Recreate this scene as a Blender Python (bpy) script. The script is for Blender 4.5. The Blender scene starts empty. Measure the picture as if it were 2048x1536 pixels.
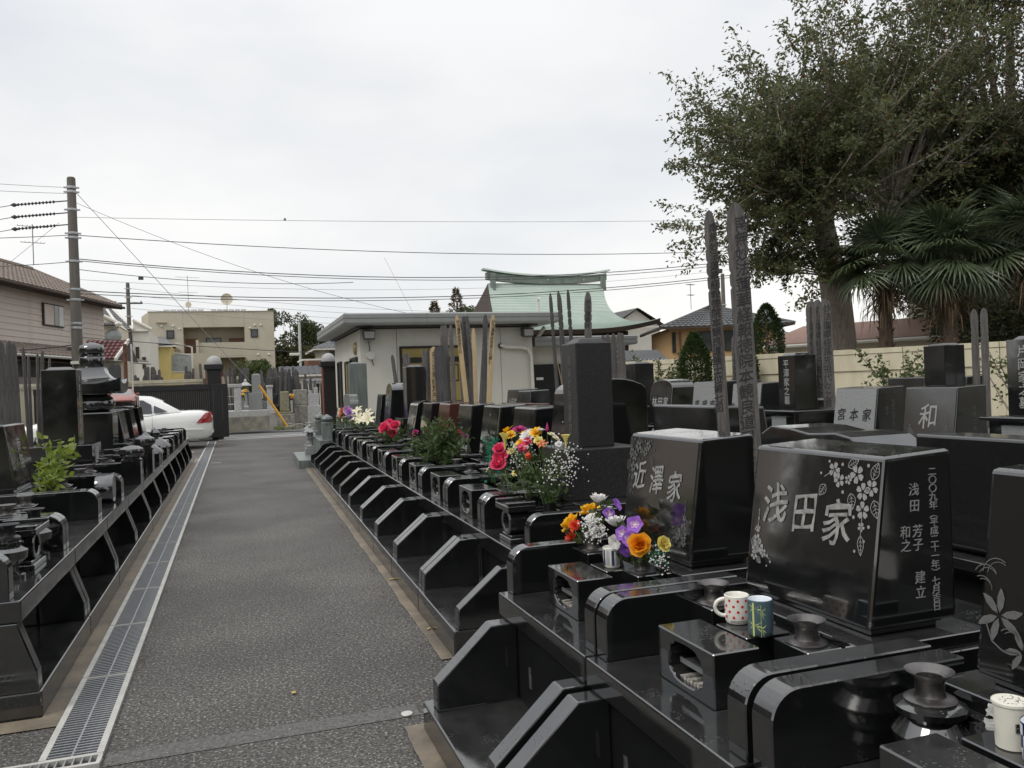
import bpy, bmesh, math, random
import numpy as np
from mathutils import Vector, Matrix
D = bpy.data
SC = bpy.context.scene
COL = SC.collection
R = random.Random(11)
rad = math.radians

# ---------------------------------------------------------------- camera
EYE = 1.42
cam = D.cameras.new("camera"); cam.sensor_width = 36.0; cam.sensor_fit = 'HORIZONTAL'; cam.lens = 29.11
cam.clip_start = 0.05; cam.clip_end = 900
camo = D.objects.new("camera", cam); COL.objects.link(camo)
camo.matrix_world = Matrix.Translation((0, 0, EYE)) @ Matrix.Rotation(rad(-18.6), 4, 'Z') @ Matrix.Rotation(rad(90), 4, 'X') @ Matrix.Rotation(rad(-2.1), 4, 'Z')
SC.camera = camo
SC.view_settings.view_transform = 'Standard'; SC.view_settings.look = 'None'
SC.view_settings.gamma = 1.0; SC.view_settings.use_curve_mapping = False
SC.view_settings.exposure = 0.2
SC.cycles.max_bounces = 10; SC.cycles.glossy_bounces = 4; SC.cycles.diffuse_bounces = 6
SC.cycles.transparent_max_bounces = 8; SC.cycles.sample_clamp_indirect = 6
SC.cycles.use_denoising = True

# ---------------------------------------------------------------- overcast sky and soft sun
SUN_EL, SUN_AZ = 52, 250        # the sun stands high behind the clouds, on the left
W = D.worlds.new("World"); SC.world = W; W.use_nodes = True
nt = W.node_tree; nt.nodes.clear()
def wn(t, **k):
    n = nt.nodes.new(t)
    for a, b in k.items(): setattr(n, a, b)
    return n
out = wn('ShaderNodeOutputWorld'); bg = wn('ShaderNodeBackground')
sky = wn('ShaderNodeTexSky', sky_type='NISHITA', sun_disc=False, sun_elevation=rad(SUN_EL), sun_rotation=rad(SUN_AZ))
tc = wn('ShaderNodeTexCoord'); sep = wn('ShaderNodeSeparateXYZ')
nt.links.new(tc.outputs['Generated'], sep.inputs[0])
ramp = wn('ShaderNodeValToRGB'); e = ramp.color_ramp.elements   # cloud deck brightening to the zenith (overcast)
e[0].position = 0.0; e[0].color = (8.6, 8.5, 8.15, 1); e[1].position = 1.0; e[1].color = (12.6, 12.7, 13.0, 1)
for p_, c_ in ((0.14, (8.5, 8.48, 8.35, 1)), (0.34, (7.5, 7.6, 7.72, 1)), (0.6, (8.7, 8.75, 8.9, 1))):
    q_ = e.new(p_); q_.color = c_
nt.links.new(sep.outputs['Z'], ramp.inputs['Fac'])
mp = wn('ShaderNodeMapping'); mp.inputs['Scale'].default_value = (1.1, 1.1, 2.8)
mp.inputs['Location'].default_value = (3.1, 0.4, 0.2)
nt.links.new(tc.outputs['Generated'], mp.inputs[0])
cn = wn('ShaderNodeTexNoise'); cn.inputs['Scale'].default_value = 1.6; cn.inputs['Detail'].default_value = 5; cn.inputs['Roughness'].default_value = 0.5
nt.links.new(mp.outputs[0], cn.inputs['Vector'])
cr = wn('ShaderNodeValToRGB'); ce = cr.color_ramp.elements
ce[0].position = 0.32; ce[0].color = (0.85, 0.875, 0.92, 1); ce[1].position = 0.62; ce[1].color = (1.10, 1.09, 1.075, 1)
nt.links.new(cn.outputs['Fac'], cr.inputs['Fac'])
mu = wn('ShaderNodeMix', data_type='RGBA', blend_type='MULTIPLY'); mu.inputs['Factor'].default_value = 1.0
nt.links.new(ramp.outputs['Color'], mu.inputs['A']); nt.links.new(cr.outputs['Color'], mu.inputs['B'])
mx = wn('ShaderNodeMix', data_type='RGBA'); mx.inputs['Factor'].default_value = 0.95    # thin blue showing through
nt.links.new(sky.outputs[0], mx.inputs['A']); nt.links.new(mu.outputs['Result'], mx.inputs['B'])
nt.links.new(mx.outputs['Result'], bg.inputs['Color']); bg.inputs['Strength'].default_value = 0.10
nt.links.new(bg.outputs[0], out.inputs[0])
sl = D.lights.new("sun", 'SUN'); sl.energy = 1.2; sl.angle = rad(22); sl.color = (1.0, 0.97, 0.92)
so = D.objects.new("sun", sl); COL.objects.link(so)
_a = rad(SUN_AZ); _d = Vector((math.sin(_a) * math.cos(rad(SUN_EL)), math.cos(_a) * math.cos(rad(SUN_EL)), math.sin(rad(SUN_EL))))
so.rotation_euler = _d.to_track_quat('Z', 'Y').to_euler(); so.location = _d * 60

# ---------------------------------------------------------------- materials
MATS = {}
def mat(name, col, rough=0.6, var=0.0, scale=6.0, bump=0.0, bscale=None, metal=0.0, spec=0.5, col2=None, detail=4, coord='Object',
        stretch=None, island=0.0, trans=0.0, speck=None, wet=False, ior=1.5, rvar=0.0, coat=0.0, blotch=0.0, film=0.0):
    """Principled material: base colour broken up by noise, fine relief, optional speckle, drops and per-piece tint."""
    m = D.materials.new(name); m.use_nodes = True; t = m.node_tree; N = t.nodes; L = t.links
    P = N['Principled BSDF']; P.inputs['Roughness'].default_value = rough; P.inputs['Metallic'].default_value = metal
    P.inputs['Specular IOR Level'].default_value = spec; P.inputs['IOR'].default_value = ior
    P.inputs['Coat Weight'].default_value = coat; P.inputs['Coat Roughness'].default_value = 0.04
    P.inputs['Base Color'].default_value = (*col, 1)
    c = N.new('ShaderNodeTexCoord'); src = c.outputs[coord]
    if stretch:
        mpn = N.new('ShaderNodeMapping'); mpn.inputs['Scale'].default_value = stretch; L.new(src, mpn.inputs[0]); src = mpn.outputs[0]
    color = None
    if var or col2:
        n = N.new('ShaderNodeTexNoise'); n.inputs['Scale'].default_value = scale; n.inputs['Detail'].default_value = detail
        n.inputs['Roughness'].default_value = 0.62; L.new(src, n.inputs['Vector'])
        r = N.new('ShaderNodeValToRGB'); r.color_ramp.elements[0].position = 0.3; r.color_ramp.elements[1].position = 0.7
        b = col2 or tuple(x * (1 + var) for x in col)
        r.color_ramp.elements[0].color = (*(x * (1 - var) for x in col), 1); r.color_ramp.elements[1].color = (*b, 1)
        L.new(n.outputs['Fac'], r.inputs['Fac']); color = r.outputs['Color']
        if rvar:
            mr = N.new('ShaderNodeMapRange'); mr.inputs['From Min'].default_value = 0.35; mr.inputs['From Max'].default_value = 0.7
            mr.inputs['To Min'].default_value = rough; mr.inputs['To Max'].default_value = rough + rvar
            L.new(n.outputs['Fac'], mr.inputs['Value']); L.new(mr.outputs[0], P.inputs['Roughness'])
    def mul(a, fac_out=None, c2=None, fac=1.0, blend='MULTIPLY'):
        x = N.new('ShaderNodeMix'); x.data_type = 'RGBA'; x.blend_type = blend; x.inputs['Factor'].default_value = fac
        if a is None: x.inputs['A'].default_value = (*col, 1)
        else: L.new(a, x.inputs['A'])
        if fac_out is not None: L.new(fac_out, x.inputs['Factor'])
        if c2 is not None:
            if isinstance(c2, tuple): x.inputs['B'].default_value = (*c2, 1)
            else: L.new(c2, x.inputs['B'])
        return x.outputs['Result']
    if speck:   # (scale, colour, threshold)
        v = N.new('ShaderNodeTexNoise'); v.inputs['Scale'].default_value = speck[0]; v.inputs['Detail'].default_value = 2; L.new(c.outputs[coord], v.inputs['Vector'])
        mr = N.new('ShaderNodeMapRange'); mr.inputs['From Min'].default_value = speck[2]; mr.inputs['From Max'].default_value = speck[2] + 0.12
        L.new(v.outputs['Fac'], mr.inputs['Value']); color = mul(color, mr.outputs[0], speck[1], blend='MIX')
    if blotch:   # broad uneven wear
        v = N.new('ShaderNodeTexNoise'); v.inputs['Scale'].default_value = 0.9; v.inputs['Detail'].default_value = 6; L.new(c.outputs[coord], v.inputs['Vector'])
        r = N.new('ShaderNodeValToRGB'); r.color_ramp.elements[0].position = 0.35; r.color_ramp.elements[1].position = 0.68
        r.color_ramp.elements[0].color = (1 - blotch,) * 3 + (1,); r.color_ramp.elements[1].color = (1 + blotch,) * 3 + (1,)
        L.new(v.outputs['Fac'], r.inputs['Fac']); color = mul(color, None, r.outputs['Color'])
    if film:    # dusty grey on faces that look up, painted to stand in for sky sheen; smudges change the gloss
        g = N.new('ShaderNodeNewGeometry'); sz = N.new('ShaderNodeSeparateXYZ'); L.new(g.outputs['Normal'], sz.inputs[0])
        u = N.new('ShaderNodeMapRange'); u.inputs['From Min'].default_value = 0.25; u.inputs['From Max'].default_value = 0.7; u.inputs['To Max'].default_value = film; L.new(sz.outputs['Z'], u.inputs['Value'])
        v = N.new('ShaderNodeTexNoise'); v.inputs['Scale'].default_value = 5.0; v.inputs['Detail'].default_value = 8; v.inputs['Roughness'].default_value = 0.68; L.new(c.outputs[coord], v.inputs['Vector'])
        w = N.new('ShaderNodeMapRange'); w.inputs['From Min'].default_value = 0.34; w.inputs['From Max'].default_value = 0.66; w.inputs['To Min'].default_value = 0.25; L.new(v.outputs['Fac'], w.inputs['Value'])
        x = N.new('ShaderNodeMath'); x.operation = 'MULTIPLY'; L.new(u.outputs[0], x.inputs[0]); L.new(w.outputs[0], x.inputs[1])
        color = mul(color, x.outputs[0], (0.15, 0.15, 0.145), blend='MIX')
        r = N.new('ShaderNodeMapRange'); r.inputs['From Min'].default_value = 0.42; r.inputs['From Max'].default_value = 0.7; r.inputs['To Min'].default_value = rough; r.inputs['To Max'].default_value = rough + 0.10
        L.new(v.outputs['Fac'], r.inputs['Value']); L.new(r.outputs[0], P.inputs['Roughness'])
    if island:
        g = N.new('ShaderNodeNewGeometry'); r = N.new('ShaderNodeValToRGB')
        r.color_ramp.elements[0].color = (1 - island, 1 - island * 0.9, 1 - island, 1); r.color_ramp.elements[1].color = (1 + island, 1 + island * 0.8, 1 + island * 0.3, 1)
        L.new(g.outputs['Random Per Island'], r.inputs['Fac']); color = mul(color, None, r.outputs['Color'])
    if color is not None: L.new(color, P.inputs['Base Color'])
    nrm = None
    if bump:
        n = N.new('ShaderNodeTexNoise'); n.inputs['Scale'].default_value = bscale or scale * 4; n.inputs['Detail'].default_value = 3; L.new(src, n.inputs['Vector'])
        bn = N.new('ShaderNodeBump'); bn.inputs['Strength'].default_value = bump; bn.inputs['Distance'].default_value = 0.01
        L.new(n.outputs['Fac'], bn.inputs['Height']); nrm = bn.outputs[0]
    if wet:     # rain drops standing on polished stone
        v = N.new('ShaderNodeTexVoronoi'); v.inputs['Scale'].default_value = 85; v.inputs['Randomness'].default_value = 1; L.new(c.outputs[coord], v.inputs['Vector'])
        n = N.new('ShaderNodeTexNoise'); n.inputs['Scale'].default_value = 9; L.new(c.outputs[coord], n.inputs['Vector'])
        a = N.new('ShaderNodeMapRange'); a.inputs['From Min'].default_value = 0.30; a.inputs['From Max'].default_value = 0.12; L.new(v.outputs['Distance'], a.inputs['Value'])
        b = N.new('ShaderNodeMapRange'); b.inputs['From Min'].default_value = 0.52; b.inputs['From Max'].default_value = 0.6; L.new(n.outputs['Fac'], b.inputs['Value'])
        x = N.new('ShaderNodeMath'); x.operation = 'MULTIPLY'; L.new(a.outputs[0], x.inputs[0]); L.new(b.outputs[0], x.inputs[1])
        gz = N.new('ShaderNodeNewGeometry'); sz = N.new('ShaderNodeSeparateXYZ'); L.new(gz.outputs['Normal'], sz.inputs[0])   # drops stand only where the stone looks up
        uz = N.new('ShaderNodeMapRange'); uz.inputs['From Min'].default_value = 0.3; uz.inputs['From Max'].default_value = 0.6; L.new(sz.outputs['Z'], uz.inputs['Value'])
        x2 = N.new('ShaderNodeMath'); x2.operation = 'MULTIPLY'; L.new(x.outputs[0], x2.inputs[0]); L.new(uz.outputs[0], x2.inputs[1]); x = x2
        bn = N.new('ShaderNodeBump'); bn.inputs['Strength'].default_value = 0.55; bn.inputs['Distance'].default_value = 0.0015; L.new(x.outputs[0], bn.inputs['Height'])
        if nrm is not None: L.new(nrm, bn.inputs['Normal'])
        nrm = bn.outputs[0]
    if nrm is not None: L.new(nrm, P.inputs['Normal'])
    if trans:
        tr = N.new('ShaderNodeBsdfTranslucent'); ms = N.new('ShaderNodeMixShader'); ms.inputs[0].default_value = trans
        if color is not None: L.new(color, tr.inputs['Color'])
        else: tr.inputs['Color'].default_value = (*col, 1)
        L.new(P.outputs[0], ms.inputs[1]); L.new(tr.outputs[0], ms.inputs[2]); L.new(ms.outputs[0], N['Material Output'].inputs['Surface'])
    MATS[name] = m
    return m
def M(n): return MATS[n]
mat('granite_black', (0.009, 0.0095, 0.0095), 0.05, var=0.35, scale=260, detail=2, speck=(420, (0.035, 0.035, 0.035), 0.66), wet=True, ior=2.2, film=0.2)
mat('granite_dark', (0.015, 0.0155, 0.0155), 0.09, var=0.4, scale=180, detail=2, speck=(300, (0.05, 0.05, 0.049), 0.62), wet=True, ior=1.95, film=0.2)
mat('granite_rough', (0.024, 0.024, 0.024), 0.36, var=0.5, scale=140, speck=(190, (0.10, 0.10, 0.097), 0.59), bump=0.25, bscale=300)
mat('granite_grey', (0.26, 0.27, 0.265), 0.22, var=0.2, scale=120, speck=(260, (0.08, 0.085, 0.085), 0.6), rvar=0.1)
mat('granite_pale', (0.42, 0.42, 0.41), 0.7, var=0.18, scale=9, speck=(90, (0.25, 0.25, 0.25), 0.62), bump=0.2, bscale=60)
mat('granite_green', (0.10, 0.115, 0.108), 0.3, col2=(0.20, 0.22, 0.205), scale=22, stretch=(1, 1, 0.12), speck=(160, (0.045, 0.05, 0.05), 0.6), rvar=0.1)
mat('granite_red', (0.075, 0.028, 0.022), 0.1, var=0.5, scale=150, speck=(190, (0.16, 0.07, 0.055), 0.6), ior=1.55)
mat('granite_pink', (0.33, 0.13, 0.105), 0.3, var=0.2, scale=60)
mat('old_stone', (0.24, 0.225, 0.19), 0.9, var=0.4, scale=5, bump=0.5, bscale=30, col2=(0.36, 0.345, 0.3))
mat('mossy_stone', (0.19, 0.175, 0.11), 0.95, col2=(0.32, 0.29, 0.2), scale=7, bump=0.6, bscale=30, speck=(10, (0.1, 0.12, 0.04), 0.56))
mat('carved', (0.15, 0.15, 0.145), 0.8, col2=(0.42, 0.42, 0.40), scale=30)
mat('etched', (0.30, 0.30, 0.295), 0.75, var=0.15, scale=60)
mat('faint_carved', (0.11, 0.11, 0.107), 0.8, var=0.2, scale=60)
mat('ink_carved', (0.016, 0.016, 0.016), 0.7)
mat('asphalt', (0.070, 0.066, 0.060), 0.66, var=0.85, scale=62, detail=2, bump=0.9, bscale=95, coord='Object', speck=(74, (0.29, 0.275, 0.25), 0.56), rvar=0.2, blotch=0.26)
mat('asphalt_patch', (0.105, 0.10, 0.094), 0.8, var=0.5, scale=60, bump=0.5, bscale=95, speck=(78, (0.26, 0.25, 0.24), 0.62))
mat('road_asphalt', (0.17, 0.17, 0.168), 0.75, var=0.16, scale=3, bump=0.3, bscale=120)
mat('concrete', (0.33, 0.32, 0.29), 0.85, var=0.22, scale=7, bump=0.3, bscale=60)
mat('concrete_wet', (0.075, 0.06, 0.042), 0.5, col2=(0.27, 0.225, 0.165), scale=3.2, detail=8, bump=0.3, bscale=50, rvar=0.3)
mat('concrete_dark', (0.16, 0.155, 0.13), 0.85, col2=(0.33, 0.31, 0.25), scale=3, bump=0.3, bscale=40)
mat('soil', (0.07, 0.06, 0.042), 0.95, col2=(0.1, 0.095, 0.05), scale=1.5, bump=0.6, bscale=20)
mat('gravel', (0.3, 0.29, 0.27), 0.9, var=0.4, scale=60, bump=0.8, bscale=60)
mat('white_paint', (0.74, 0.74, 0.72), 0.7, var=0.12, scale=12)
mat('steel', (0.42, 0.43, 0.44), 0.38, var=0.14, scale=14, metal=0.85, rvar=0.2)
mat('steel_frame', (0.50, 0.49, 0.45), 0.6, var=0.16, scale=7, metal=0.3)
mat('drain_dark', (0.02, 0.02, 0.02), 0.7)
mat('vase_metal', (0.17, 0.16, 0.155), 0.28, var=0.3, scale=20, metal=0.9, rvar=0.25)
mat('black_plastic', (0.012, 0.012, 0.013), 0.35)
mat('plank_grey', (0.068, 0.063, 0.059), 0.9, col2=(0.175, 0.164, 0.155), scale=14, stretch=(7, 7, 0.5), bump=0.4, bscale=60)
mat('plank_dark', (0.05, 0.049, 0.05), 0.9, col2=(0.125, 0.12, 0.12), scale=14, stretch=(7, 7, 0.5), bump=0.4, bscale=60)
mat('plank_new', (0.45, 0.32, 0.17), 0.8, col2=(0.58, 0.45, 0.27), scale=10, stretch=(6, 6, 0.4), bump=0.2, bscale=50)
mat('ink', (0.02, 0.019, 0.02), 0.8)
mat('ink_faded', (0.035, 0.034, 0.036), 0.85)
mat('cream_panel', (0.56, 0.545, 0.475), 0.6, col2=(0.62, 0.605, 0.53), scale=1.4, detail=7, stretch=(2.5, 2.5, 0.3))
mat('cream_wall', (0.50, 0.45, 0.32), 0.85, col2=(0.65, 0.60, 0.445), scale=1.6, detail=8, bump=0.1, bscale=40, stretch=(2.2, 2.2, 0.5))
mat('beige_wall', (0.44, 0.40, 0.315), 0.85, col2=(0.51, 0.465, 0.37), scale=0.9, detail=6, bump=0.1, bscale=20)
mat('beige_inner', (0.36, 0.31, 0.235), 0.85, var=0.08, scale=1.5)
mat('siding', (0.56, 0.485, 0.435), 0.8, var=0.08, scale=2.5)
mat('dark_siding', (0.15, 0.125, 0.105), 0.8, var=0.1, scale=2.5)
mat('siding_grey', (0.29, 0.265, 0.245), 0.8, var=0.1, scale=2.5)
mat('pale_siding', (0.60, 0.55, 0.44), 0.8, var=0.06, scale=2)
mat('white_wall', (0.68, 0.65, 0.58), 0.8, var=0.06, scale=2)
mat('yellow_wall', (0.68, 0.55, 0.22), 0.8, var=0.05, scale=2)
mat('orange_wall', (0.47, 0.30, 0.14), 0.8, var=0.07, scale=1.2)
mat('roof_metal', (0.30, 0.31, 0.30), 0.42, var=0.06, scale=3, metal=0.3)
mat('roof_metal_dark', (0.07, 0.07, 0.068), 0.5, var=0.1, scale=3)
mat('copper_green', (0.34, 0.42, 0.37), 0.65, col2=(0.42, 0.485, 0.435), scale=0.5, stretch=(1, 1, 1), detail=8, island=0.05)
mat('copper_dark', (0.12, 0.125, 0.115), 0.6, col2=(0.2, 0.25, 0.21), scale=2)
mat('brown_tile', (0.15, 0.118, 0.098), 0.75, col2=(0.225, 0.18, 0.152), scale=3, island=0.12)
mat('red_tile', (0.13, 0.036, 0.036), 0.4, var=0.3, scale=5, island=0.2)
mat('slate_tile', (0.15, 0.155, 0.17), 0.5, var=0.12, scale=4, island=0.1)
mat('dark_tile', (0.055, 0.057, 0.06), 0.35, var=0.2, scale=4, island=0.12)
mat('rust_roof', (0.27, 0.165, 0.125), 0.8, var=0.1, scale=1.3)
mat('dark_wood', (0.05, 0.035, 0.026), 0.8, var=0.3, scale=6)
mat('brown_wall', (0.17, 0.085, 0.052), 0.8, var=0.1, scale=3)
mat('glass', (0.035, 0.04, 0.045), 0.06, spec=0.8, var=0.3, scale=1.2)
mat('glass_pale', (0.30, 0.32, 0.31), 0.12, spec=0.8, var=0.25, scale=2.5)
mat('gold_film', (0.30, 0.235, 0.075), 0.35, var=0.1, scale=1.5, spec=0.6)
mat('bronze', (0.016, 0.014, 0.012), 0.4)
mat('white_pipe', (0.62, 0.61, 0.55), 0.5)
mat('gate_black', (0.012, 0.012, 0.013), 0.42, var=0.2, scale=6)
mat('gate_slat', (0.10, 0.09, 0.075), 0.5, metal=0.4)
mat('brick_red', (0.21, 0.06, 0.03), 0.7, var=0.3, scale=30, bump=0.2)
mat('dome_stone', (0.36, 0.355, 0.35), 0.6, var=0.1, scale=30, speck=(120, (0.2, 0.2, 0.2), 0.6))
mat('pole_concrete', (0.085, 0.077, 0.063), 0.85, col2=(0.13, 0.118, 0.10), scale=3, stretch=(4, 4, 0.4))
mat('pole_steel', (0.42, 0.43, 0.42), 0.5)
mat('wire', (0.05, 0.05, 0.052), 0.6)
mat('wire_pale', (0.22, 0.22, 0.225), 0.6)
mat('rust', (0.13, 0.055, 0.03), 0.8, var=0.4, scale=12)
mat('car_white', (0.80, 0.80, 0.77), 0.22, coat=0.7)
mat('rubber', (0.02, 0.02, 0.02), 0.8)
mat('lamp_red', (0.35, 0.012, 0.018), 0.15, coat=1.0)
mat('chrome', (0.6, 0.6, 0.6), 0.15, metal=1.0)
mat('yellow_guard', (0.72, 0.36, 0.03), 0.45, var=0.1, scale=8)
mat('bark', (0.21, 0.178, 0.145), 0.95, col2=(0.38, 0.33, 0.28), scale=9, stretch=(2, 2, 0.5), bump=0.7, bscale=25)
mat('palm_bark', (0.085, 0.06, 0.042), 0.95, col2=(0.15, 0.11, 0.08), scale=12, stretch=(3, 3, 1), bump=0.8, bscale=40)
LEAFK = dict(rough=0.36, island=0.42, trans=0.5, spec=0.45)
mat('leaf_big', (0.112, 0.128, 0.062), **LEAFK)
mat('leaf_dark', (0.062, 0.072, 0.036), **LEAFK)
mat('leaf_rust', (0.13, 0.062, 0.022), **LEAFK)
mat('leaf_brown', (0.115, 0.082, 0.042), **LEAFK)
mat('leaf_wood', (0.07, 0.09, 0.038), **LEAFK)
mat('leaf_conifer', (0.055, 0.088, 0.033), **LEAFK)
mat('leaf_shrub', (0.085, 0.115, 0.042), **LEAFK)
mat('leaf_fresh', (0.22, 0.29, 0.055), **LEAFK)
mat('leaf_bouquet', (0.07, 0.105, 0.04), **LEAFK)
mat('leaf_teal', (0.05, 0.28, 0.18), **LEAFK)
mat('palm_leaf', (0.095, 0.125, 0.07), 0.35, island=0.3, trans=0.2, spec=0.5)
mat('palm_dead', (0.14, 0.10, 0.062), 0.8, island=0.3)
mat('stem', (0.07, 0.13, 0.03), 0.6)
PETK = dict(rough=0.6, island=0.14, trans=0.25)
for _n, _c in dict(white=(0.80, 0.79, 0.80), cream=(0.78, 0.74, 0.55), yellow=(0.86, 0.52, 0.02), orange=(0.86, 0.40, 0.015), red=(0.75, 0.075, 0.03),
                   pink=(0.80, 0.09, 0.22), magenta=(0.45, 0.03, 0.2), purple=(0.33, 0.13, 0.62), violet=(0.14, 0.05, 0.33), lilac=(0.58, 0.36, 0.66), paleyellow=(0.78, 0.68, 0.22), rust=(0.6, 0.17, 0.05)).items():
    mat('petal_' + _n, _c, **PETK)
mat('ceramic_cream', (0.79, 0.77, 0.69), 0.22, coat=0.5)
mat('ceramic_white', (0.76, 0.80, 0.84), 0.2, coat=0.5)
mat('ceramic_teal', (0.055, 0.095, 0.115), 0.3, col2=(0.09, 0.15, 0.17), scale=8, stretch=(0.3, 0.3, 14), coat=0.3)
mat('glaze_blue', (0.035, 0.055, 0.13), 0.25, coat=0.4)
mat('glaze_navy', (0.012, 0.017, 0.085), 0.25, coat=0.4)
mat('glaze_red', (0.62, 0.025, 0.035), 0.25, coat=0.4)
mat('glaze_black', (0.018, 0.016, 0.018), 0.35)
mat('glaze_bamboo', (0.55, 0.62, 0.22), 0.4)
mat('paper_label', (0.72, 0.70, 0.60), 0.6, var=0.05, scale=30)
mat('cling_film', (0.72, 0.72, 0.70), 0.2, trans=0.5)
mat('ash', (0.42, 0.40, 0.36), 0.9, var=0.5, scale=60, bump=0.6)
mat('dead_leaf', (0.42, 0.32, 0.1), 0.7)
mat('marker', (0.55, 0.55, 0.52), 0.5, metal=0.4)

# ---------------------------------------------------------------- mesh helpers
class Shape:
    """Collects boxes, prisms, lathes, tubes and leaves; build() links them as ONE mesh object."""
    def __init__(s): s.v = []; s.f = []; s.m = []; s.slot = 0; s.T = None
    def add(s, vs, fs):
        o = len(s.v)
        if s.T is not None: vs = [tuple(s.T @ Vector(p)) for p in vs]
        s.v += [tuple(p) for p in vs]; s.f += [tuple(i + o for i in f) for f in fs]; s.m += [s.slot] * len(fs)
        return s
    def box(s, x0, x1, y0, y1, z0, z1):
        return s.add([(x0,y0,z0),(x1,y0,z0),(x1,y1,z0),(x0,y1,z0),(x0,y0,z1),(x1,y0,z1),(x1,y1,z1),(x0,y1,z1)],
                     [(0,3,2,1),(4,5,6,7),(0,1,5,4),(1,2,6,5),(2,3,7,6),(3,0,4,7)])
    def hexa(s, bottom, top):
        n = len(bottom)
        return s.add(list(bottom) + list(top), [tuple(range(n))[::-1], tuple(range(n, 2*n))] + [(i, (i+1) % n, n + (i+1) % n, n + i) for i in range(n)])
    def prism(s, pts, axis, a, b):
        w = {'x': lambda p, t: (t, p[0], p[1]), 'y': lambda p, t: (p[0], t, p[1]), 'z': lambda p, t: (p[0], p[1], t)}[axis]
        return s.hexa([w(p, a) for p in pts], [w(p, b) for p in pts])
    def lathe(s, prof, n=20, c=(0, 0, 0), axis='z', cap=True):
        vs = []; fs = []
        for r, z in prof:
            for k in range(n):
                a = 2 * math.pi * k / n
                x, y = r * math.cos(a), r * math.sin(a)
                p = (x, y, z) if axis == 'z' else ((z, x, y) if axis == 'x' else (x, z, y))
                vs.append((c[0] + p[0], c[1] + p[1], c[2] + p[2]))
        for i in range(len(prof) - 1):
            for k in range(n):
                k2 = (k + 1) % n
                fs.append((i*n + k, i*n + k2, (i+1)*n + k2, (i+1)*n + k))
        if cap:
            if prof[0][0] > 1e-5: fs.append(tuple(range(n))[::-1])
            if prof[-1][0] > 1e-5: fs.append(tuple((len(prof)-1)*n + k for k in range(n)))
        return s.add(vs, fs)
    def tube(s, pts, r, n=6, cap=True):
        pts = [Vector(p) for p in pts]; vs = []; fs = []
        rs = r if isinstance(r, (list, tuple)) else [r] * len(pts)
        up = Vector((0.13, 0.21, 0.97))
        for i, p in enumerate(pts):
            d = (pts[min(i+1, len(pts)-1)] - pts[max(i-1, 0)])
            if d.length < 1e-9: d = Vector((0, 0, 1))
            d.normalize(); u = d.cross(up)
            if u.length < 0.05: u = d.cross(Vector((1, 0, 0)))
            u.normalize(); w = d.cross(u)
            for k in range(n):
                a = 2 * math.pi * k / n
                vs.append(p + u * (rs[i] * math.cos(a)) + w * (rs[i] * math.sin(a)))
        for i in range(len(pts) - 1):
            for k in range(n):
                k2 = (k + 1) % n; fs.append((i*n + k, i*n + k2, (i+1)*n + k2, (i+1)*n + k))
        if cap: fs.append(tuple(range(n))[::-1]); fs.append(tuple((len(pts)-1)*n + k for k in range(n)))
        return s.add(vs, fs)
    def ball(s, c, r, n=8, sz=1.0):
        m = max(3, n // 2)
        return s.lathe([(max(1e-6, r * math.sin(math.pi * i / m)), -r * sz * math.cos(math.pi * i / m)) for i in range(m + 1)], n, c, cap=False)
    def quad(s, a, b, c, d): return s.add([a, b, c, d], [(0, 1, 2, 3)])
    def build(s, name, m, parent=None, bevel=0.0, seg=1, smooth=None, loc=None, fix=True):
        me = D.meshes.new(name); me.from_pydata(s.v, [], s.f)
        ms = m if isinstance(m, (list, tuple)) else [m]
        for x in ms: me.materials.append(MATS[x] if isinstance(x, str) else x)
        if len(ms) > 1: me.polygons.foreach_set('material_index', s.m)
        if bevel or fix:
            bm = bmesh.new(); bm.from_mesh(me)
            bmesh.ops.recalc_face_normals(bm, faces=bm.faces)
            if bevel:
                ed = [e for e in bm.edges if len(e.link_faces) == 2 and e.calc_face_angle(0) > 0.5]
                bmesh.ops.bevel(bm, geom=ed, offset=bevel, segments=seg, profile=0.5, affect='EDGES', clamp_overlap=True)
            bm.to_mesh(me); bm.free()
        if smooth:
            me.polygons.foreach_set('use_smooth', [True] * len(me.polygons)); me.set_sharp_from_angle(angle=rad(smooth))
        return link(name, me, parent, loc)
def link(name, me, parent=None, loc=None):
    o = D.objects.new(name, me); COL.objects.link(o)
    if parent is not None: o.parent = parent; KIDS.setdefault(parent.name, []).append(o)
    if loc is not None: o.location = loc
    return o
def tag(o, label=None, cat=None, group=None, kind=None):
    for k, v in (('label', label), ('category', cat), ('group', group), ('kind', kind)):
        if v: o[k] = v
    return o
def thing(name, label, cat, loc=(0, 0, 0), rz=0.0, group=None):
    o = D.objects.new(name, None); COL.objects.link(o); o.location = loc; o.rotation_euler = (0, 0, rz); o.empty_display_size = 0.1
    return tag(o, label, cat, group)
KIDS = {}
def copy_tree(o, parent=None, loc=None, rz=None, label=None):
    c = o.copy(); COL.objects.link(c)
    if parent is not None: c.parent = parent; KIDS.setdefault(parent.name, []).append(c)
    if loc is not None: c.location = loc
    if rz is not None: c.rotation_euler = (0, 0, rz)
    if label: c['label'] = label
    for ch in list(KIDS.get(o.name, [])): copy_tree(ch, c)
    return c
def shared(name, me, parent, loc=(0, 0, 0), rz=0.0):
    o = link(name, me, parent, loc); o.rotation_euler = (0, 0, rz); return o
DG = None
TXT = {}
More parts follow.
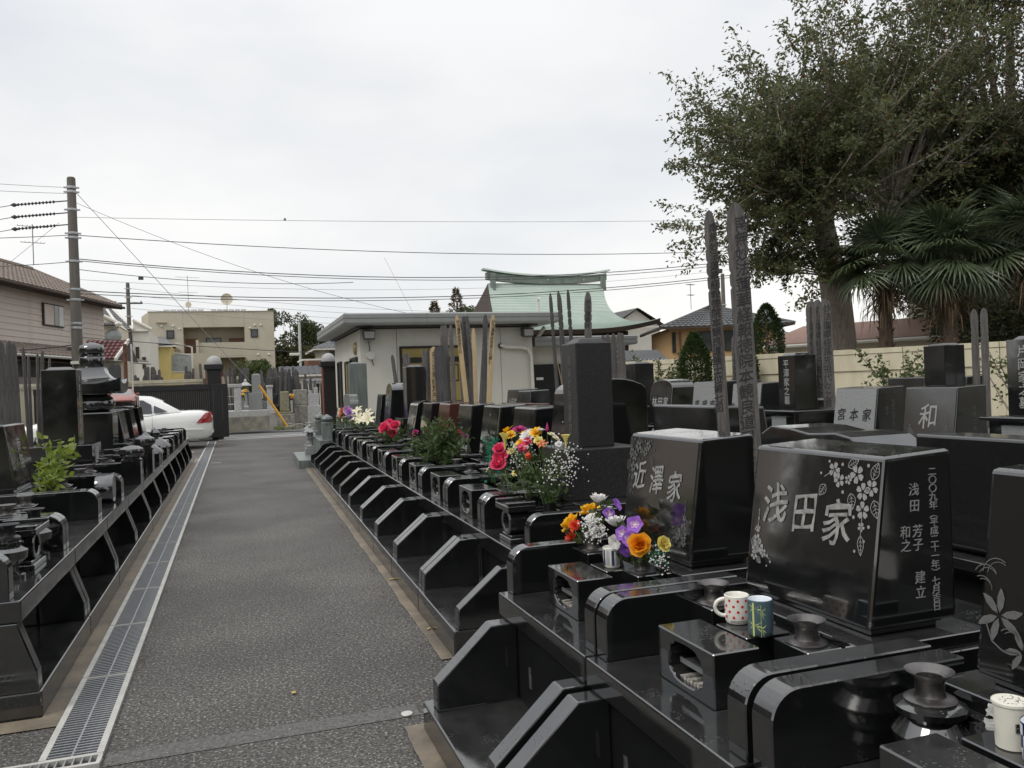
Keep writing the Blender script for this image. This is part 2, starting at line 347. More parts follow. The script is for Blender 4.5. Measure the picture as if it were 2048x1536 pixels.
def letters(s, size, mname, xs=1.0, off=0.0, shear=0.0, pitch=1.0, brush=False):
    """Writing as a thin flat mesh in the xy plane, centred; newlines stack the characters."""
    key = (s, size, mname, xs, off, shear, pitch, brush)
    if key in TXT: return TXT[key]
    c = D.curves.new('writing', 'FONT'); c.body = s; c.size = size; c.align_x = 'CENTER'; c.align_y = 'CENTER'
    c.offset = off * size; c.shear = shear; c.space_line = pitch; c.resolution_u = 2; c.extrude = 0.0006
    o = D.objects.new('writing', c); COL.objects.link(o)
    me = D.meshes.new_from_object(o.evaluated_get(bpy.context.evaluated_depsgraph_get()))
    D.objects.remove(o); D.curves.remove(c)
    if brush:   # hand-cut look: strokes climb to the right and waver
        for v in me.vertices:
            x, y = v.co.x / size, v.co.y / size
            v.co.y += size * (.13 * x + .022 * math.sin(9 * x + 4 * y)); v.co.x += size * (.028 * math.sin(7 * y + 3 * x) + .04 * y)
    if xs != 1.0: me.transform(Matrix.Diagonal((xs, 1, 1, 1)))
    me.materials.clear(); me.materials.append(MATS[mname]); TXT[key] = me
    return me
def frame(origin, right, up):
    """Matrix taking the xy plane of a flat mesh onto a face: x -> right, y -> up."""
    r = Vector(right).normalized(); u = Vector(up); u = (u - r * u.dot(r)).normalized(); n = r.cross(u)
    return Matrix(((r.x, u.x, n.x, origin[0]), (r.y, u.y, n.y, origin[1]), (r.z, u.z, n.z, origin[2]), (0, 0, 0, 1)))
def put(name, me, parent, mtx):
    o = link(name, me, parent); o.matrix_local = mtx; return o
def vert(s): return "\n".join(s)
def leaf_mesh(name, centers, dirs, length, width, m, parent=None, seed=1, droop=0.3, fold=0.25):
    """Many leaves as one mesh: each a folded four-cornered blade along its own direction."""
    g = np.random.RandomState(seed); C_ = np.asarray(centers, float); n = len(C_)
    d = np.asarray(dirs, float); d = d + g.normal(0, 0.55, (n, 3)); d[:, 2] -= droop; d /= np.linalg.norm(d, axis=1)[:, None] + 1e-9
    r = g.normal(0, 1, (n, 3)); s = np.cross(d, r); s /= np.linalg.norm(s, axis=1)[:, None] + 1e-9
    up = np.cross(s, d)
    L = length * g.uniform(0.7, 1.25, (n, 1)); Wd = width * g.uniform(0.75, 1.2, (n, 1))
    a = C_; b = C_ + d * L * 0.45 + s * Wd * 0.5 + up * Wd * fold; c = C_ + d * L; e = C_ + d * L * 0.45 - s * Wd * 0.5 + up * Wd * fold
    V = np.stack([a, b, c, e], 1).reshape(-1, 3)
    me = D.meshes.new(name); me.vertices.add(4 * n); me.vertices.foreach_set('co', V.astype(np.float32).ravel())
    i = np.arange(n) * 4
    F = np.stack([i, i + 1, i + 2, i, i + 2, i + 3], 1).ravel().astype(np.int32)
    me.loops.add(6 * n); me.loops.foreach_set('vertex_index', F)
    me.polygons.add(2 * n); me.polygons.foreach_set('loop_start', (np.arange(2 * n) * 3).astype(np.int32))
    me.update(calc_edges=True); me.validate()
    me.materials.append(MATS[m])
    return link(name, me, parent)

# ---------------------------------------------------------------- the ground
def sheet(name, x0, x1, y0, y1, z, m, th=0.0):
    s = Shape()
    if th: s.box(x0, x1, y0, y1, z - th, z)
    else: s.quad((x0, y0, z), (x1, y0, z), (x1, y1, z), (x0, y1, z))
    return tag(s.build(name, m), kind='structure')
sheet('ground', -400, 400, -300, 500, -0.03, 'soil')
sheet('asphalt_path', -7.0, 6.4, -6, 27.3, 0.0, 'asphalt')
sheet('cemetery_ground', 2.6, 30, -8, 27.3, 0.004, 'gravel')
sheet('asphalt_seam', -0.53, 0.72, 3.545, 3.675, 0.0025, 'asphalt_patch')
sheet('road', -60, 80, 27.7, 33.6, 0.004, 'road_asphalt')
sheet('threshold_strip', -0.5, 60, 27.3, 27.72, 0.002, 'concrete')
sheet('road_edge_line', -60, 80, 28.25, 28.40, 0.008, 'white_paint')
sheet('parking_line', -2.6, -1.0, 22.25, 22.37, 0.006, 'white_paint')
sheet('far_pavement', -60, 80, 33.75, 60, 0.10, 'soil', 0.1)
ks = sheet('road_kerb', -60, 80, 33.6, 33.75, 0.13, 'concrete_dark', 0.13)
# stained concrete beside the stones
sheet('concrete_strip', -0.862, -0.775, 4.2, 20.0, 0.006, 'concrete_wet')
sheet('concrete_strip', -1.6, -0.775, 4.06, 4.2, 0.006, 'concrete_wet')
def ragged(xa, xb, y0, y1, step=.06, z=.006, wob=.003):
    s = Shape(); n = int((y1 - y0) / step); vs = []; w = 0
    for k in range(n + 1):
        y = y0 + (y1 - y0) * k / n; f = k / n; w = .75 * w + R.gauss(0, wob); vs += [(xa[0] + (xa[1] - xa[0]) * f + w, y, z), (xb[0] + (xb[1] - xb[0]) * f, y, z)]
    s.add(vs, [(2*k, 2*k+1, 2*k+3, 2*k+2) for k in range(n)]); return tag(s.build('concrete_strip', 'concrete_wet'), kind='structure')
ragged((.595, .625), (.75, .75), .5, 3.44); ragged((.97, 1.24), (1.12, 1.40), 4.2, 17.5)
s = Shape()
for k in range(420):
    y = R.uniform(2.5, 15); side = R.choice((0, 1, 1)); x = (-.52 + abs(R.gauss(0, .02))) if side == 0 else ((.61 if y < 3.4 else .95 + .020 * (y - 4.2)) - abs(R.gauss(0, .05)))
    if 3.4 < y < 4.2 and side: continue
    q = R.uniform(.003, .008); s.add([(x - q, y - q*.6, .004), (x + q, y - q*.4, .005), (x + q*.5, y + q, .004), (x, y, .004 + q)], [(0, 1, 3), (1, 2, 3), (2, 0, 3)])
tag(s.build('edge_grit', 'palm_dead', fix=False), kind='stuff')
# broken edge of the concrete against the asphalt
# ---------------------------------------------------------------- drain grates along the left side of the path
def drain_panels():
    fb = Shape(); fb.box(-0.116, -0.090, 0, 0.994, -0.02, 0.012); fb.box(0.090, 0.116, 0, 0.994, -0.02, 0.012)
    fb.box(-0.09, 0.09, 0, 0.007, -0.02, 0.010); fb.box(-0.09, 0.09, 0.987, 0.994, -0.02, 0.010)
    rib = Shape(); rib.box(-0.004, 0.004, 0.012, 0.982, -0.016, 0.008)
    bar = Shape(); bar.box(-0.09, 0.09, -0.004, 0.004, -0.016, 0.009)
    pan = Shape(); pan.box(-0.09, 0.09, 0.012, 0.982, -0.024, -0.018)
    proto = None; bm_ = None
    many = Shape()
    for k in range(34): many.box(-0.09, 0.09, 0.03 + k * 0.0285 - 0.004, 0.03 + k * 0.0285 + 0.004, -0.016, 0.009)
    where = ['nearest the cross drain'] + [w + ' from the cross drain' for w in 'second third fourth fifth sixth seventh eighth ninth tenth eleventh twelfth'.split()]
    mefr = merib = mepan = memany = mebar = None
    for i in range(23):
        y = 3.66 + i
        lab = ('galvanised drain grate panel in the path, ' + where[i]) if i < 12 else 'galvanised drain grate panel in the far half of the row beside the path'
        t = thing('drain_grate', lab, 'drain grate', (-0.655, y, 0.006), 0, 'drain grates along the path')
        if mefr is None:
            a = fb.build('grate_frame', 'steel_frame', t); b = rib.build('centre_rib', 'steel', t); c = pan.build('drain_channel', 'drain_dark', t)
            mefr, merib, mepan = a.data, b.data, c.data
        else:
            shared('grate_frame', mefr, t); shared('centre_rib', merib, t); shared('drain_channel', mepan, t)
        if i < 3:
            for k in range(34):
                if mebar is None: mebar = bar.build('grate_bar', 'steel', t, loc=(0, 0.03 + k * 0.0285, 0)).data
                else: shared('grate_bar', mebar, t, (0, 0.03 + k * 0.0285, 0))
        else:
            if memany is None: memany = tag(many.build('grate_bars', 'steel', t), kind='stuff').data
            else: tag(shared('grate_bars', memany, t), kind='stuff')
    t = thing('drain_grate', 'galvanised cross drain grate with wide cells at the near end of the drain row', 'drain grate', (-0.60, 3.61, 0.006))
    f = Shape(); f.box(-1.2, 0.06, -0.06, -0.04, -.02, .012); f.box(-1.2, 0.06, 0.028, 0.046, -.02, .012); f.box(0.045, 0.062, -0.04, 0.028, -.02, .012)
    f.build('grate_frame', 'steel_frame', t)
    f = Shape(); f.box(-1.2, 0.045, -0.04, 0.028, -0.03, -0.024); f.build('drain_channel', 'drain_dark', t)
    f = Shape(); f.box(-0.003, 0.003, -0.04, 0.028, -0.02, 0.010); me = None
    for k in range(20):
        if me is None: me = f.build('grate_bar', 'steel', t, loc=(0.02, 0, 0)).data
        else: shared('grate_bar', me, t, (0.02 - k * 0.03, 0, 0))
drain_panels()
s = Shape(); s.box(-0.50, -0.30, 18.3, 18.36, 0, 0.008); tag(s.build('drain_outlet_bar', 'steel_frame'), 'flat pale steel strip lying across the path beside the drain', 'steel strip')
s = Shape(); s.lathe([(0.0, 0.006), (0.024, 0.006), (0.026, 0.004), (0.026, 0)], 20, (0.665, 3.57, 0.004)); s.lathe([(0.0, .0072), (0.008, .0072), (0.009, .006)], 10, (0.665, 3.57, .004))
tag(s.build('survey_marker', 'marker', smooth=40), 'small round metal survey marker set in the asphalt by the near plinth', 'survey marker')

# ---------------------------------------------------------------- graves
def mokko(n, a, b, c):
    """A four-lobed opening, as on incense boxes."""
    pts = []
    for k in range(n):
        t = 2 * math.pi * (k + .5) / n
        r = 1.0 + 0.07 * abs(math.cos(2 * t)) ** 0.5
        p = 3.2
        x = math.copysign(abs(math.cos(t)) ** (2 / p), math.cos(t)); z = math.copysign(abs(math.sin(t)) ** (2 / p), math.sin(t))
        pts.append((a * x * r * .95, c + b * z * r * .95))
    return pts
def incense_box(parent, x, cy, z, w=0.33, d=0.16, h=0.165, m='granite_black', tray=True):
    n = 28; inn = mokko(n, w * .30, h * .36, z + h * .5)
    outp = []
    for k in range(n):
        t = 2 * math.pi * (k + .5) / n; c_, s_ = math.cos(t), math.sin(t)
        q = 1 / max(abs(c_), abs(s_)); outp.append((c_ * q * w / 2, z + h / 2 + s_ * q * h / 2))
    s = Shape()
    ring = []
    for (pp, xx) in ((outp, x), (inn, x), (inn, x + d * .85), (outp, x + d)):
        ring.append([(xx, cy + p[0], p[1]) for p in pp])
    vs = [p for r_ in ring for p in r_]; fs = []
    for j in range(2):
        for k in range(n): fs.append((j*n + k, j*n + (k+1) % n, (j+1)*n + (k+1) % n, (j+1)*n + k))
    fs.append(tuple(2*n + k for k in range(n)))          # back of the opening
    for k in range(n): fs.append((k, 3*n + k, 3*n + (k+1) % n, (k+1) % n))
    fs.append(tuple(3*n + k for k in range(n)))
    s.add(vs, fs)
    o = s.build('incense_box', m, parent, bevel=0.004)
    if tray:
        s = Shape(); s.box(x + .03, x + d*.8, cy - w*.22, cy + w*.22, z + h*.44, z + h*.47); s.box(x + .026, x + .03, cy - w*.22, cy + w*.22, z + h*.42, z + h*.52)
        s.build('incense_tray', 'steel', o)
        s = Shape()
        for k in range(7): s.box(x + .02, x + d*.8, cy - w*.2 + k*w*.06, cy - w*.2 + k*w*.06 + w*.035, z + h*.13 , z + h*(.19 + .03*(k % 2)))
        s.build('ash', 'ash', o)
    return o
VASE = [(0.058, 0.0), (0.060, 0.004), (0.050, 0.010), (0.036, 0.012), (0.033, 0.02), (0.033, 0.045), (0.037, 0.055), (0.055, 0.068), (0.056, 0.071), (0.05, 0.069), (0.031, 0.055), (0.028, 0.02), (0.0, 0.02)]
def vase_block(parent, x, y, z0, z1, m='granite_black', vm='vase_metal', dx=.12, dy=.16):
    s = Shape(); s.box(x - dx/2, x + dx/2, y - dy/2, y + dy/2, z0, z1)
    o = s.build('vase_block', m, parent, bevel=0.003)
    v = Shape(); v.lathe(VASE if vm == 'vase_metal' else [(0.05, 0), (0.05, .006), (0.037, .01), (0.037, .06), (0.04, .064), (0.035, .062), (0.03, .03), (0, .03)], 22, (x, y, z1), cap=False)
    v.build('vase', vm, o, smooth=40); return o
def arc(cx, cz, r, a0, a1, n=8): return [(cx + r * math.cos(rad(a0 + (a1 - a0) * k / n)), cz + r * math.sin(rad(a0 + (a1 - a0) * k / n))) for k in range(n + 1)]
def writing(parent, s, size, mname, x, y, z, up=(0, 0, 1), face='front', name='inscription', **k):
    r = {'front': (0, -1, 0), 'right': (1, 0, 0), 'left': (-1, 0, 0)}[face]
    n = Vector(r).cross(Vector(up)).normalized()
    p = Vector((x, y, z)) + n * 0.0012
    return put(name, letters(s, size, mname, **k), parent, frame(p, r, up))
def grave(label, loc, rz, w, led=0.45, ph=0.12, sb=0.42, depth=1.72, wall='slant', so=0.58, arch=True, low=True, m='granite_black', stone='slant', inc=True,
          vases=2, sw=0.62, sh=0.515, sm=None, st=0.33, plat=0.15, group='black stone graves in rows', name='grave', cyo=0.0, vyo=0.0, near=0.0):
    t = thing(name, label, 'grave', loc, rz, group); sm = sm or m; cy = w / 2 + cyo
    lb = led - .10
    if low:
        W_, SB, LE, LB_, DP = (w, sb, led, lb, depth) if not near else (w * near, .345, .53, .438, depth * near)
        s = Shape(); s.box(0, SB + .3, .004, W_ - .004, 0, ph); s.build('plinth', m, t, bevel=.009, seg=2)
        sk = SB + .03 if wall != 'steep' else .26
        s = Shape(); s.box(sk, DP - .01, .008, W_ - .008, ph, LB_); s.build('foundation', m, t)
        for y0 in (.006, W_ - .088):
            if near: pts = [(.03, ph), (SB + .028, ph), (SB + .028, LB_ - .002), (.265, LB_ - .002), (.03, ph + .105)]
            elif wall == 'slant': pts = [(.025, ph), (SB - .002, ph), (SB - .002, LE - .05), (.265, LE - .05), (.03, ph + .105)]
            elif wall == 'curve': pts = [(.025, ph), (SB - .002, ph), (SB - .002, LE - .04), (.31, LE - .04), (.24, LE - .07), (.19, LE - .14), (.13, LE - .21), (.06, LE - .235), (.025, LE - .25)]
            else: pts = [(.012, ph), (.258, ph), (.258, LB_ - .002), (.09, LB_ - .002), (.016, ph + .09)]
            if near: y0 = max(.0, y0 - .028 - (.035 if y0 > .3 and w >= 1.0 else 0))
            s = Shape(); s.prism(pts, 'y', y0, y0 + .082); s.build('slanted_wall', m, t, bevel=.006, seg=2)
    s = Shape(); s.box(sb, depth, .003, w - .003, lb, led); s.build('ledge', m, t, bevel=.007, seg=2)
    if arch:
        h = .215; r = .085
        for y0 in (.005, w - .087):
            x0 = sb + .045
            pts = [(x0, led), (x0 + so + .02, led), (x0 + so + .02, led + h)] + arc(x0 + r, led + h - r, r, 90, 180)
            s = Shape(); s.prism(pts, 'y', y0, y0 + .082); s.build('side_wall', m, t, bevel=.004)
    pz = led + plat
    s = Shape(); s.box(sb + so - .10, depth - .03, .09, w - .09, led, pz); s.build('inner_platform', m, t, bevel=.003)
    if inc: incense_box(t, sb + (.15 if led < .48 else .075), cy, led, m=m, **({} if led < .48 else dict(w=.36, h=.20, d=.18)))
    if vases:
        s = Shape(); s.box(sb + .318, sb + so - .104, cy - .085, cy + .085, led, led + .168); s.build('offering_plate', m, t, bevel=.003)
        for sy in ((-1, 1) if vases == 2 else (1,)): vase_block(t, sb + .445, cy + vyo + sy * .25, led, led + .172, m=m)
    bx = sb + so - .07
    hs = None
    if stone:
        s = Shape(); s.box(bx, bx + st + .13, cy - sw/2 - .06, cy + sw/2 + .06, pz, pz + .04); s.box(bx + .1, bx + st + .02, cy - sw/2 + .03, cy + sw/2 - .03, pz + .04, pz + .062)
        s.build('base_slab', m, t, bevel=.003)
    zb = pz + .062; x0 = sb + so; zt = zb + sh
    if stone == 'slant':
        s = Shape(); s.prism([(x0, zb), (x0 + st, zb), (x0 + st, zt), (x0 + .076, zt - .012)], 'y', cy - sw/2, cy + sw/2)
        hs = s.build('headstone', sm, t, bevel=.014, seg=3)
    elif stone == 'roundfront':     # a slab whose top rolls over to the back
        pts = [(x0, zb), (x0 + st, zb), (x0 + st, zt - .09)] + arc(x0 + .09 + (st - .09) / 2, zt - .09, (st - .09) / 2 if st < .3 else .12, 0, 180, 10)
        pts = [(x0, zb), (x0 + st, zb), (x0 + st, zt - .10)] + [(x0 + .08 + (st - .08) * (0.5 + .5 * math.cos(rad(a))), zt - .10 + .10 * math.sin(rad(a))) for a in range(18, 181, 18)]
        s = Shape(); s.prism(pts, 'y', cy - sw/2, cy + sw/2); hs = s.build('headstone', sm, t, bevel=.006, seg=2)
    elif stone == 'archface':       # arched top seen from the front
        top = [(cy + sw/2 * math.cos(rad(a)), zt - .12 + .12 * math.sin(rad(a))) for a in range(0, 181, 18)]
        b = [(cy - sw/2, zb), (cy + sw/2, zb)] + top
        s = Shape(); s.hexa([(x0 + .09 * (p[1] - zb) / sh, p[0], p[1]) for p in b], [(x0 + st, p[0], p[1]) for p in b]); hs = s.build('headstone', sm, t, bevel=.008, seg=2)
    return t, hs, dict(cy=cy, x0=x0, zb=zb, zt=zt, bx=bx, pz=pz, up=(.076, 0, sh), sb=sb, led=led)
def column(t, x, y, z, a, h, m, base=(), cap=True, name='headstone', ay=None):
    """A square stele on stepped bases with a low domed top."""
    ay = ay or a
    for k, (bw, bh) in enumerate(base):
        s = Shape(); s.box(x - bw/2, x + bw/2, y - bw/2, y + bw/2, z, z + bh); s.build('base_stone', m, t, bevel=.006, seg=2); z += bh
    s = Shape(); s.box(x - a/2, x + a/2, y - ay/2, y + ay/2, z, z + h)
    if cap:
        q = a * .40; s.hexa([(x - q, y - q, z + h), (x + q, y - q, z + h), (x + q, y + q, z + h), (x - q, y + q, z + h)],
                            [(x - q*.72, y - q*.72, z + h + .028), (x + q*.72, y - q*.72, z + h + .028), (x + q*.72, y + q*.72, z + h + .028), (x - q*.72, y + q*.72, z + h + .028)])
    return s.build(name, m, t, bevel=.006, seg=2), z
# ---- etched flowers
def blossom(s, cx, cy, r, rot=0.0):
    for k in range(5):
        a = rot + k * 2 * math.pi / 5; ca, sa = math.cos(a), math.sin(a)
        P = [(.16, 0), (.42, -.25), (.75, -.33), (.98, -.17), (.90, 0), (.98, .17), (.75, .33), (.42, .25)]
        vs = [(cx + r * (p[0] * ca - p[1] * sa), cy + r * (p[0] * sa + p[1] * ca), 0) for p in P]
        s.add(vs, [(0, 1, 2, 3, 4), (0, 4, 5, 6, 7)])
def stroke(s, pts, w):
    for (a, b) in zip(pts[:-1], pts[1:]):
        dx, dy = b[0] - a[0], b[1] - a[1]; l = math.hypot(dx, dy) or 1; nx, ny = -dy / l * w / 2, dx / l * w / 2
        s.quad((a[0] + nx, a[1] + ny, 0), (a[0] - nx, a[1] - ny, 0), (b[0] - nx, b[1] - ny, 0), (b[0] + nx, b[1] + ny, 0))
def leafline(s, cx, cy, l, w, a, lw=.0022):
    ca, sa = math.cos(a), math.sin(a); f = lambda x, y: (cx + x * ca - y * sa, cy + x * sa + y * ca)
    up = [f(l * t, w * math.sin(math.pi * t ** .8)) for t in (0, .15, .35, .55, .75, .9, 1)]; dn = [f(l * t, -w * math.sin(math.pi * t ** .8)) for t in (0, .15, .35, .55, .75, .9, 1)]
    stroke(s, up, lw); stroke(s, dn, lw); stroke(s, [f(0, 0), f(l, 0)], lw * .8)
    for t in (.25, .45, .65): stroke(s, [f(l * t, 0), f(l * (t + .12), w * .7 * math.sin(math.pi * t))], lw * .7); stroke(s, [f(l * t, 0), f(l * (t + .12), -w * .7 * math.sin(math.pi * t))], lw * .7)
def dot(s, x, y, r, n=6): s.add([(x + r * math.cos(2*math.pi*k/n), y + r * math.sin(2*math.pi*k/n), 0) for k in range(n)], [tuple(range(n))])
def etched(parent, pts, mname, mtx, leaves=(), buds=(), lines=(), name='etched_blossoms'):
    s = Shape()
    for k, (x, y, r) in enumerate(pts): blossom(s, x, y, r, k * .7)
    for l in leaves: leafline(s, *l)
    for b in buds: dot(s, *b)
    for l in lines: stroke(s, l, .0022)
    o = s.build(name, mname, parent, fix=False); o.matrix_local = mtx; return o
BIG = dict(pts=[(-.165, -.035, .026), (-.14, -.065, .024), (-.10, -.06, .016), (-.065, -.04, .03), (-.035, -.09, .028), (0, -.075, .026), (-.03, -.145, .028), (-.03, -.195, .015)],
           leaves=[(-.20, -.085, .045, .016, -2.2), (-.105, -.02, .05, .014, .5), (-.085, -.10, .05, .017, -1.3), (0, -.05, .055, .017, 1.2), (.012, -.11, .055, .019, -1.2), (-.03, -.22, .06, .013, -1.45)],
           buds=[(-.225, -.05, .005), (-.19, -.01, .005), (-.13, -.015, .006), (-.02, -.01, .006), (-.12, -.1, .006), (-.065, -.17, .006), (0, -.19, .006), (-.05, -.27, .005), (-.015, -.235, .005)],
           lines=[[(-.21, -.06), (-.165, -.035)], [(-.03, -.16), (-.03, -.23)]])
SMALL = dict(pts=[(.035, .075, .022), (.03, .045, .022), (.05, .055, .024), (.075, .035, .017), (.035, .115, .014), (.025, .02, .018)],
             leaves=[(.01, .05, .035, .012, 1.3), (.04, .015, .03, .01, -.6)],
             buds=[(.035, .15, .005), (.035, .18, .004), (.10, .03, .005), (.118, .012, .005), (.10, -.005, .004), (.02, .11, .004)],
             lines=[[(.035, .1), (.035, .185)], [(.07, .035), (.115, .02)]])
def moved(spec, dx, dy, sx=1, sy=1, k=1):
    f = lambda x, y: (dx + sx * x * k, dy + sy * y * k)
    return dict(pts=[(*f(x, y), r * k) for x, y, r in spec['pts']],
                leaves=[(*f(x, y), l * k, w * k, math.atan2(sy * math.sin(a), sx * math.cos(a))) for x, y, l, w, a in spec['leaves']],
                buds=[(*f(x, y), r * k) for x, y, r in spec['buds']], lines=[[f(*p) for p in l] for l in spec['lines']])
# ======== near right: three graves in front of the camera
NX = 0.70; NK = .918
def near_fit(t):
    """The near graves are a size smaller above the ledge than the others."""
    for o in KIDS[t.name]:
        if o.name.split('.')[0] in ('plinth', 'foundation', 'slanted_wall', 'skirt_letters'): continue
        o.scale = (NK, NK, NK); o.location = (.345 - .42 * NK + o.location.x * NK, o.location.y * NK, .53 - .45 * NK + o.location.z * NK)
UP = Vector((.076, 0, .515)).normalized()
def face_frame(g, y, z, dn=.0015):
    """Frame on the slanted front of a headstone."""
    x = g['x0'] + .076 * (z - g['zb']) / (g['zt'] - g['zb'])
    return frame((x - dn, y, z), (0, -1, 0), g['up'])
G = 'near graves on the right of the path'
t, hs, g = grave('black granite grave with etched cherry blossoms, red-dotted mug and bamboo cup', (NX, 1.78 * NK, 0), 0, 0.91, near=NK, group=G, cyo=.025, vyo=.045)
for ch, yo, zz in (('浅', .17, .30), ('田', .015, .292), ('家', -.14, .28)):
    put('inscription', letters(ch, .148, 'carved', .92, .010, 0, 1, True), hs, face_frame(g, g['cy'] + yo, g['zb'] + zz))
etched(hs, mtx=face_frame(g, g['cy'] - .275, g['zt'] - .03), mname='etched', **BIG)
etched(hs, mtx=face_frame(g, g['cy'] + .29, g['zb'] + .10), mname='etched', **moved(SMALL, 0, 0))
ys = g['cy'] - .31
writing(hs, vert('二〇〇九年︵平成二十一年︶七月吉日'), .0285, 'etched', g['x0'] + .252, ys, g['zt'] - .268, face='right', pitch=.885, xs=1.15, up=(-.04, 0, 1))
writing(hs, vert('浅田'), .040, 'etched', g['x0'] + .18, ys, g['zt'] - .14, face='right', pitch=1.2, shear=.08)
writing(hs, vert('芳子'), .040, 'etched', g['x0'] + .188, ys, g['zt'] - .26, face='right', pitch=1.0, shear=.08)
writing(hs, vert('和之'), .040, 'etched', g['x0'] + .143, ys, g['zt'] - .26, face='right', pitch=1.0, shear=.08)
writing(hs, vert('建立'), .040, 'etched', g['x0'] + .192, ys, g['zt'] - .40, face='right', pitch=1.1, shear=.08)
t, hs, g = grave('black granite grave with blossom bouquets and striped teacup, next to a tall bouquet grave', (NX, 2.70 * NK, 0), 0, 1.0, near=NK, group=G, cyo=.06, vyo=.09)
for ch, yo, zz in (('近', .18, .305), ('澤', .02, .30), ('家', -.14, .285)):
    put('inscription', letters(ch, .136, 'carved', .9, .010, 0, 1, True), hs, face_frame(g, g['cy'] + yo, g['zb'] + zz))
etched(hs, mtx=face_frame(g, g['cy'] + .28, g['zt'] - .03), mname='faint_carved', **moved(BIG, 0, 0, -1, 1, .95))
etched(hs, mtx=face_frame(g, g['cy'] - .28, g['zb'] + .06), mname='faint_carved', **moved(SMALL, 0, 0, -1, 1, 1.05))
t, hs, g = grave('black granite grave with etched lilies at the right edge, checked and paper cups on it', (NX, .80 * NK, 0), 0, 0.965, near=NK, group=G, vases=0)
N3 = t
def lily(s, cx, cy, r, rot):
    for k in range(6):
        a = rot + k * math.pi / 3 + (.12 if k % 2 else -.1); ca, sa = math.cos(a), math.sin(a)
        P = [(.1, 0), (.35, -.15), (.7, -.19), (1.0, -.05), (1.06, .03), (.7, .14), (.35, .12)]
        vs = [(cx + r * (p[0] * ca - p[1] * sa), cy + r * (p[0] * sa + p[1] * ca), 0) for p in P]; s.add(vs, [tuple(range(7))])
s = Shape(); lily(s, .055, .155, .062, .4); lily(s, .125, .085, .05, .1); lily(s, .2, .1, .05, .7)
for (a0, cx, cy, r) in ((0, .0, .21, .03), (.6, .01, .235, .035), (1.0, .04, .25, .04), (0.3, .085, .10, .03)):
    stroke(s, [(cx + r * math.cos(a0 + q * .35), cy + r * math.sin(a0 + q * .35)) for q in range(7)], .0025); stroke(s, [(cx + .006 + r * .8 * math.cos(a0 + q * .35), cy + r * .8 * math.sin(a0 + q * .35)) for q in range(7)], .002)
stroke(s, [(.02, .13), (.04, .09), (.07, .075), (.12, .08)], .004)
o = s.build('etched_lilies', 'faint_carved', hs, fix=False); o.matrix_local = face_frame(g, g['cy'] + .305, g['zb'] + .0)
put('inscription', letters('心', .2, 'carved', .95, .006, 0, 1, True), hs, face_frame(g, g['cy'] + .04, g['zb'] + .28))
s = Shape(); vz = g['led']
vx, vy = g['sb'] + .42, g['cy'] + .29
s.lathe([(.055, vz), (.06, vz + .01), (.05, vz + .03), (.085, vz + .07), (.088, vz + .10), (.06, vz + .135), (.062, vz + .145), (.08, vz + .15), (.082, vz + .165), (.05, vz + .178), (.0, vz + .178)], 28, (vx, vy, 0), cap=False)
vo = s.build('vase_block', 'granite_black', t, smooth=40)
s = Shape(); s.lathe(VASE, 24, (vx, vy, vz + .176), cap=False); s.build('vase', 'vase_metal', vo, smooth=40)
# flat shelf for the cups on the third grave
s = Shape(); s.box(g['sb'] + .33, g['sb'] + .475, g['cy'] - .26, g['cy'] + .12, vz, vz + .168); s.build('offering_plate', 'granite_black', t, bevel=.003)
# near-end cheek of the far group is made with its first grave
for y0_, tx in ((1.78, '浅田家'), (2.70, '近澤家')):
    gg = [o for o in COL.objects if o.get('category') == 'grave' and abs(o.location.y - y0_ * NK) < .01 and abs(o.location.x - NX) < .01][0]
    writing(gg, vert(tx), .03, 'faint_carved', .3745, .62, .25, pitch=.95, name='skirt_letters'); near_fit(gg)
near_fit(N3)
# ======== farther right: the long row
FA = -.021
def frow(y): return 1.055 + .021 * (y - 5)
G = 'black graves farther along the right row'
FB = [4.17, 5.16, 6.2, 7.2, 8.23, 9.28, 10.3, 11.35, 12.4, 13.5, 14.6, 15.7]
KW = dict(led=.50, ph=.15, sb=.385, depth=1.75, so=.80, group=G)
FT = [None] * 12
# the column grave
t, _, g = grave('grave with tall rough grey granite column and the large mixed bouquets', (frow(FB[0]), FB[0], 0), FA, FB[1] - FB[0], stone=None, inc=False, vases=0, **dict(KW, so=.5))
m = 'granite_dark'
s = Shape(); s.box(.80, 1.5, .12, FB[1] - FB[0] - .09, .65, .72); s.build('base_slab', m, t, bevel=.004)
hs, z = column(t, 1.03, .57, .72, .235, .635, 'granite_rough', base=((.47, .30),))
writing(hs, vert('南無妙法蓮華経'), .07, 'faint_carved', 1.03 - .1175, .57, z + .31, pitch=.98, xs=.9, brush=True)
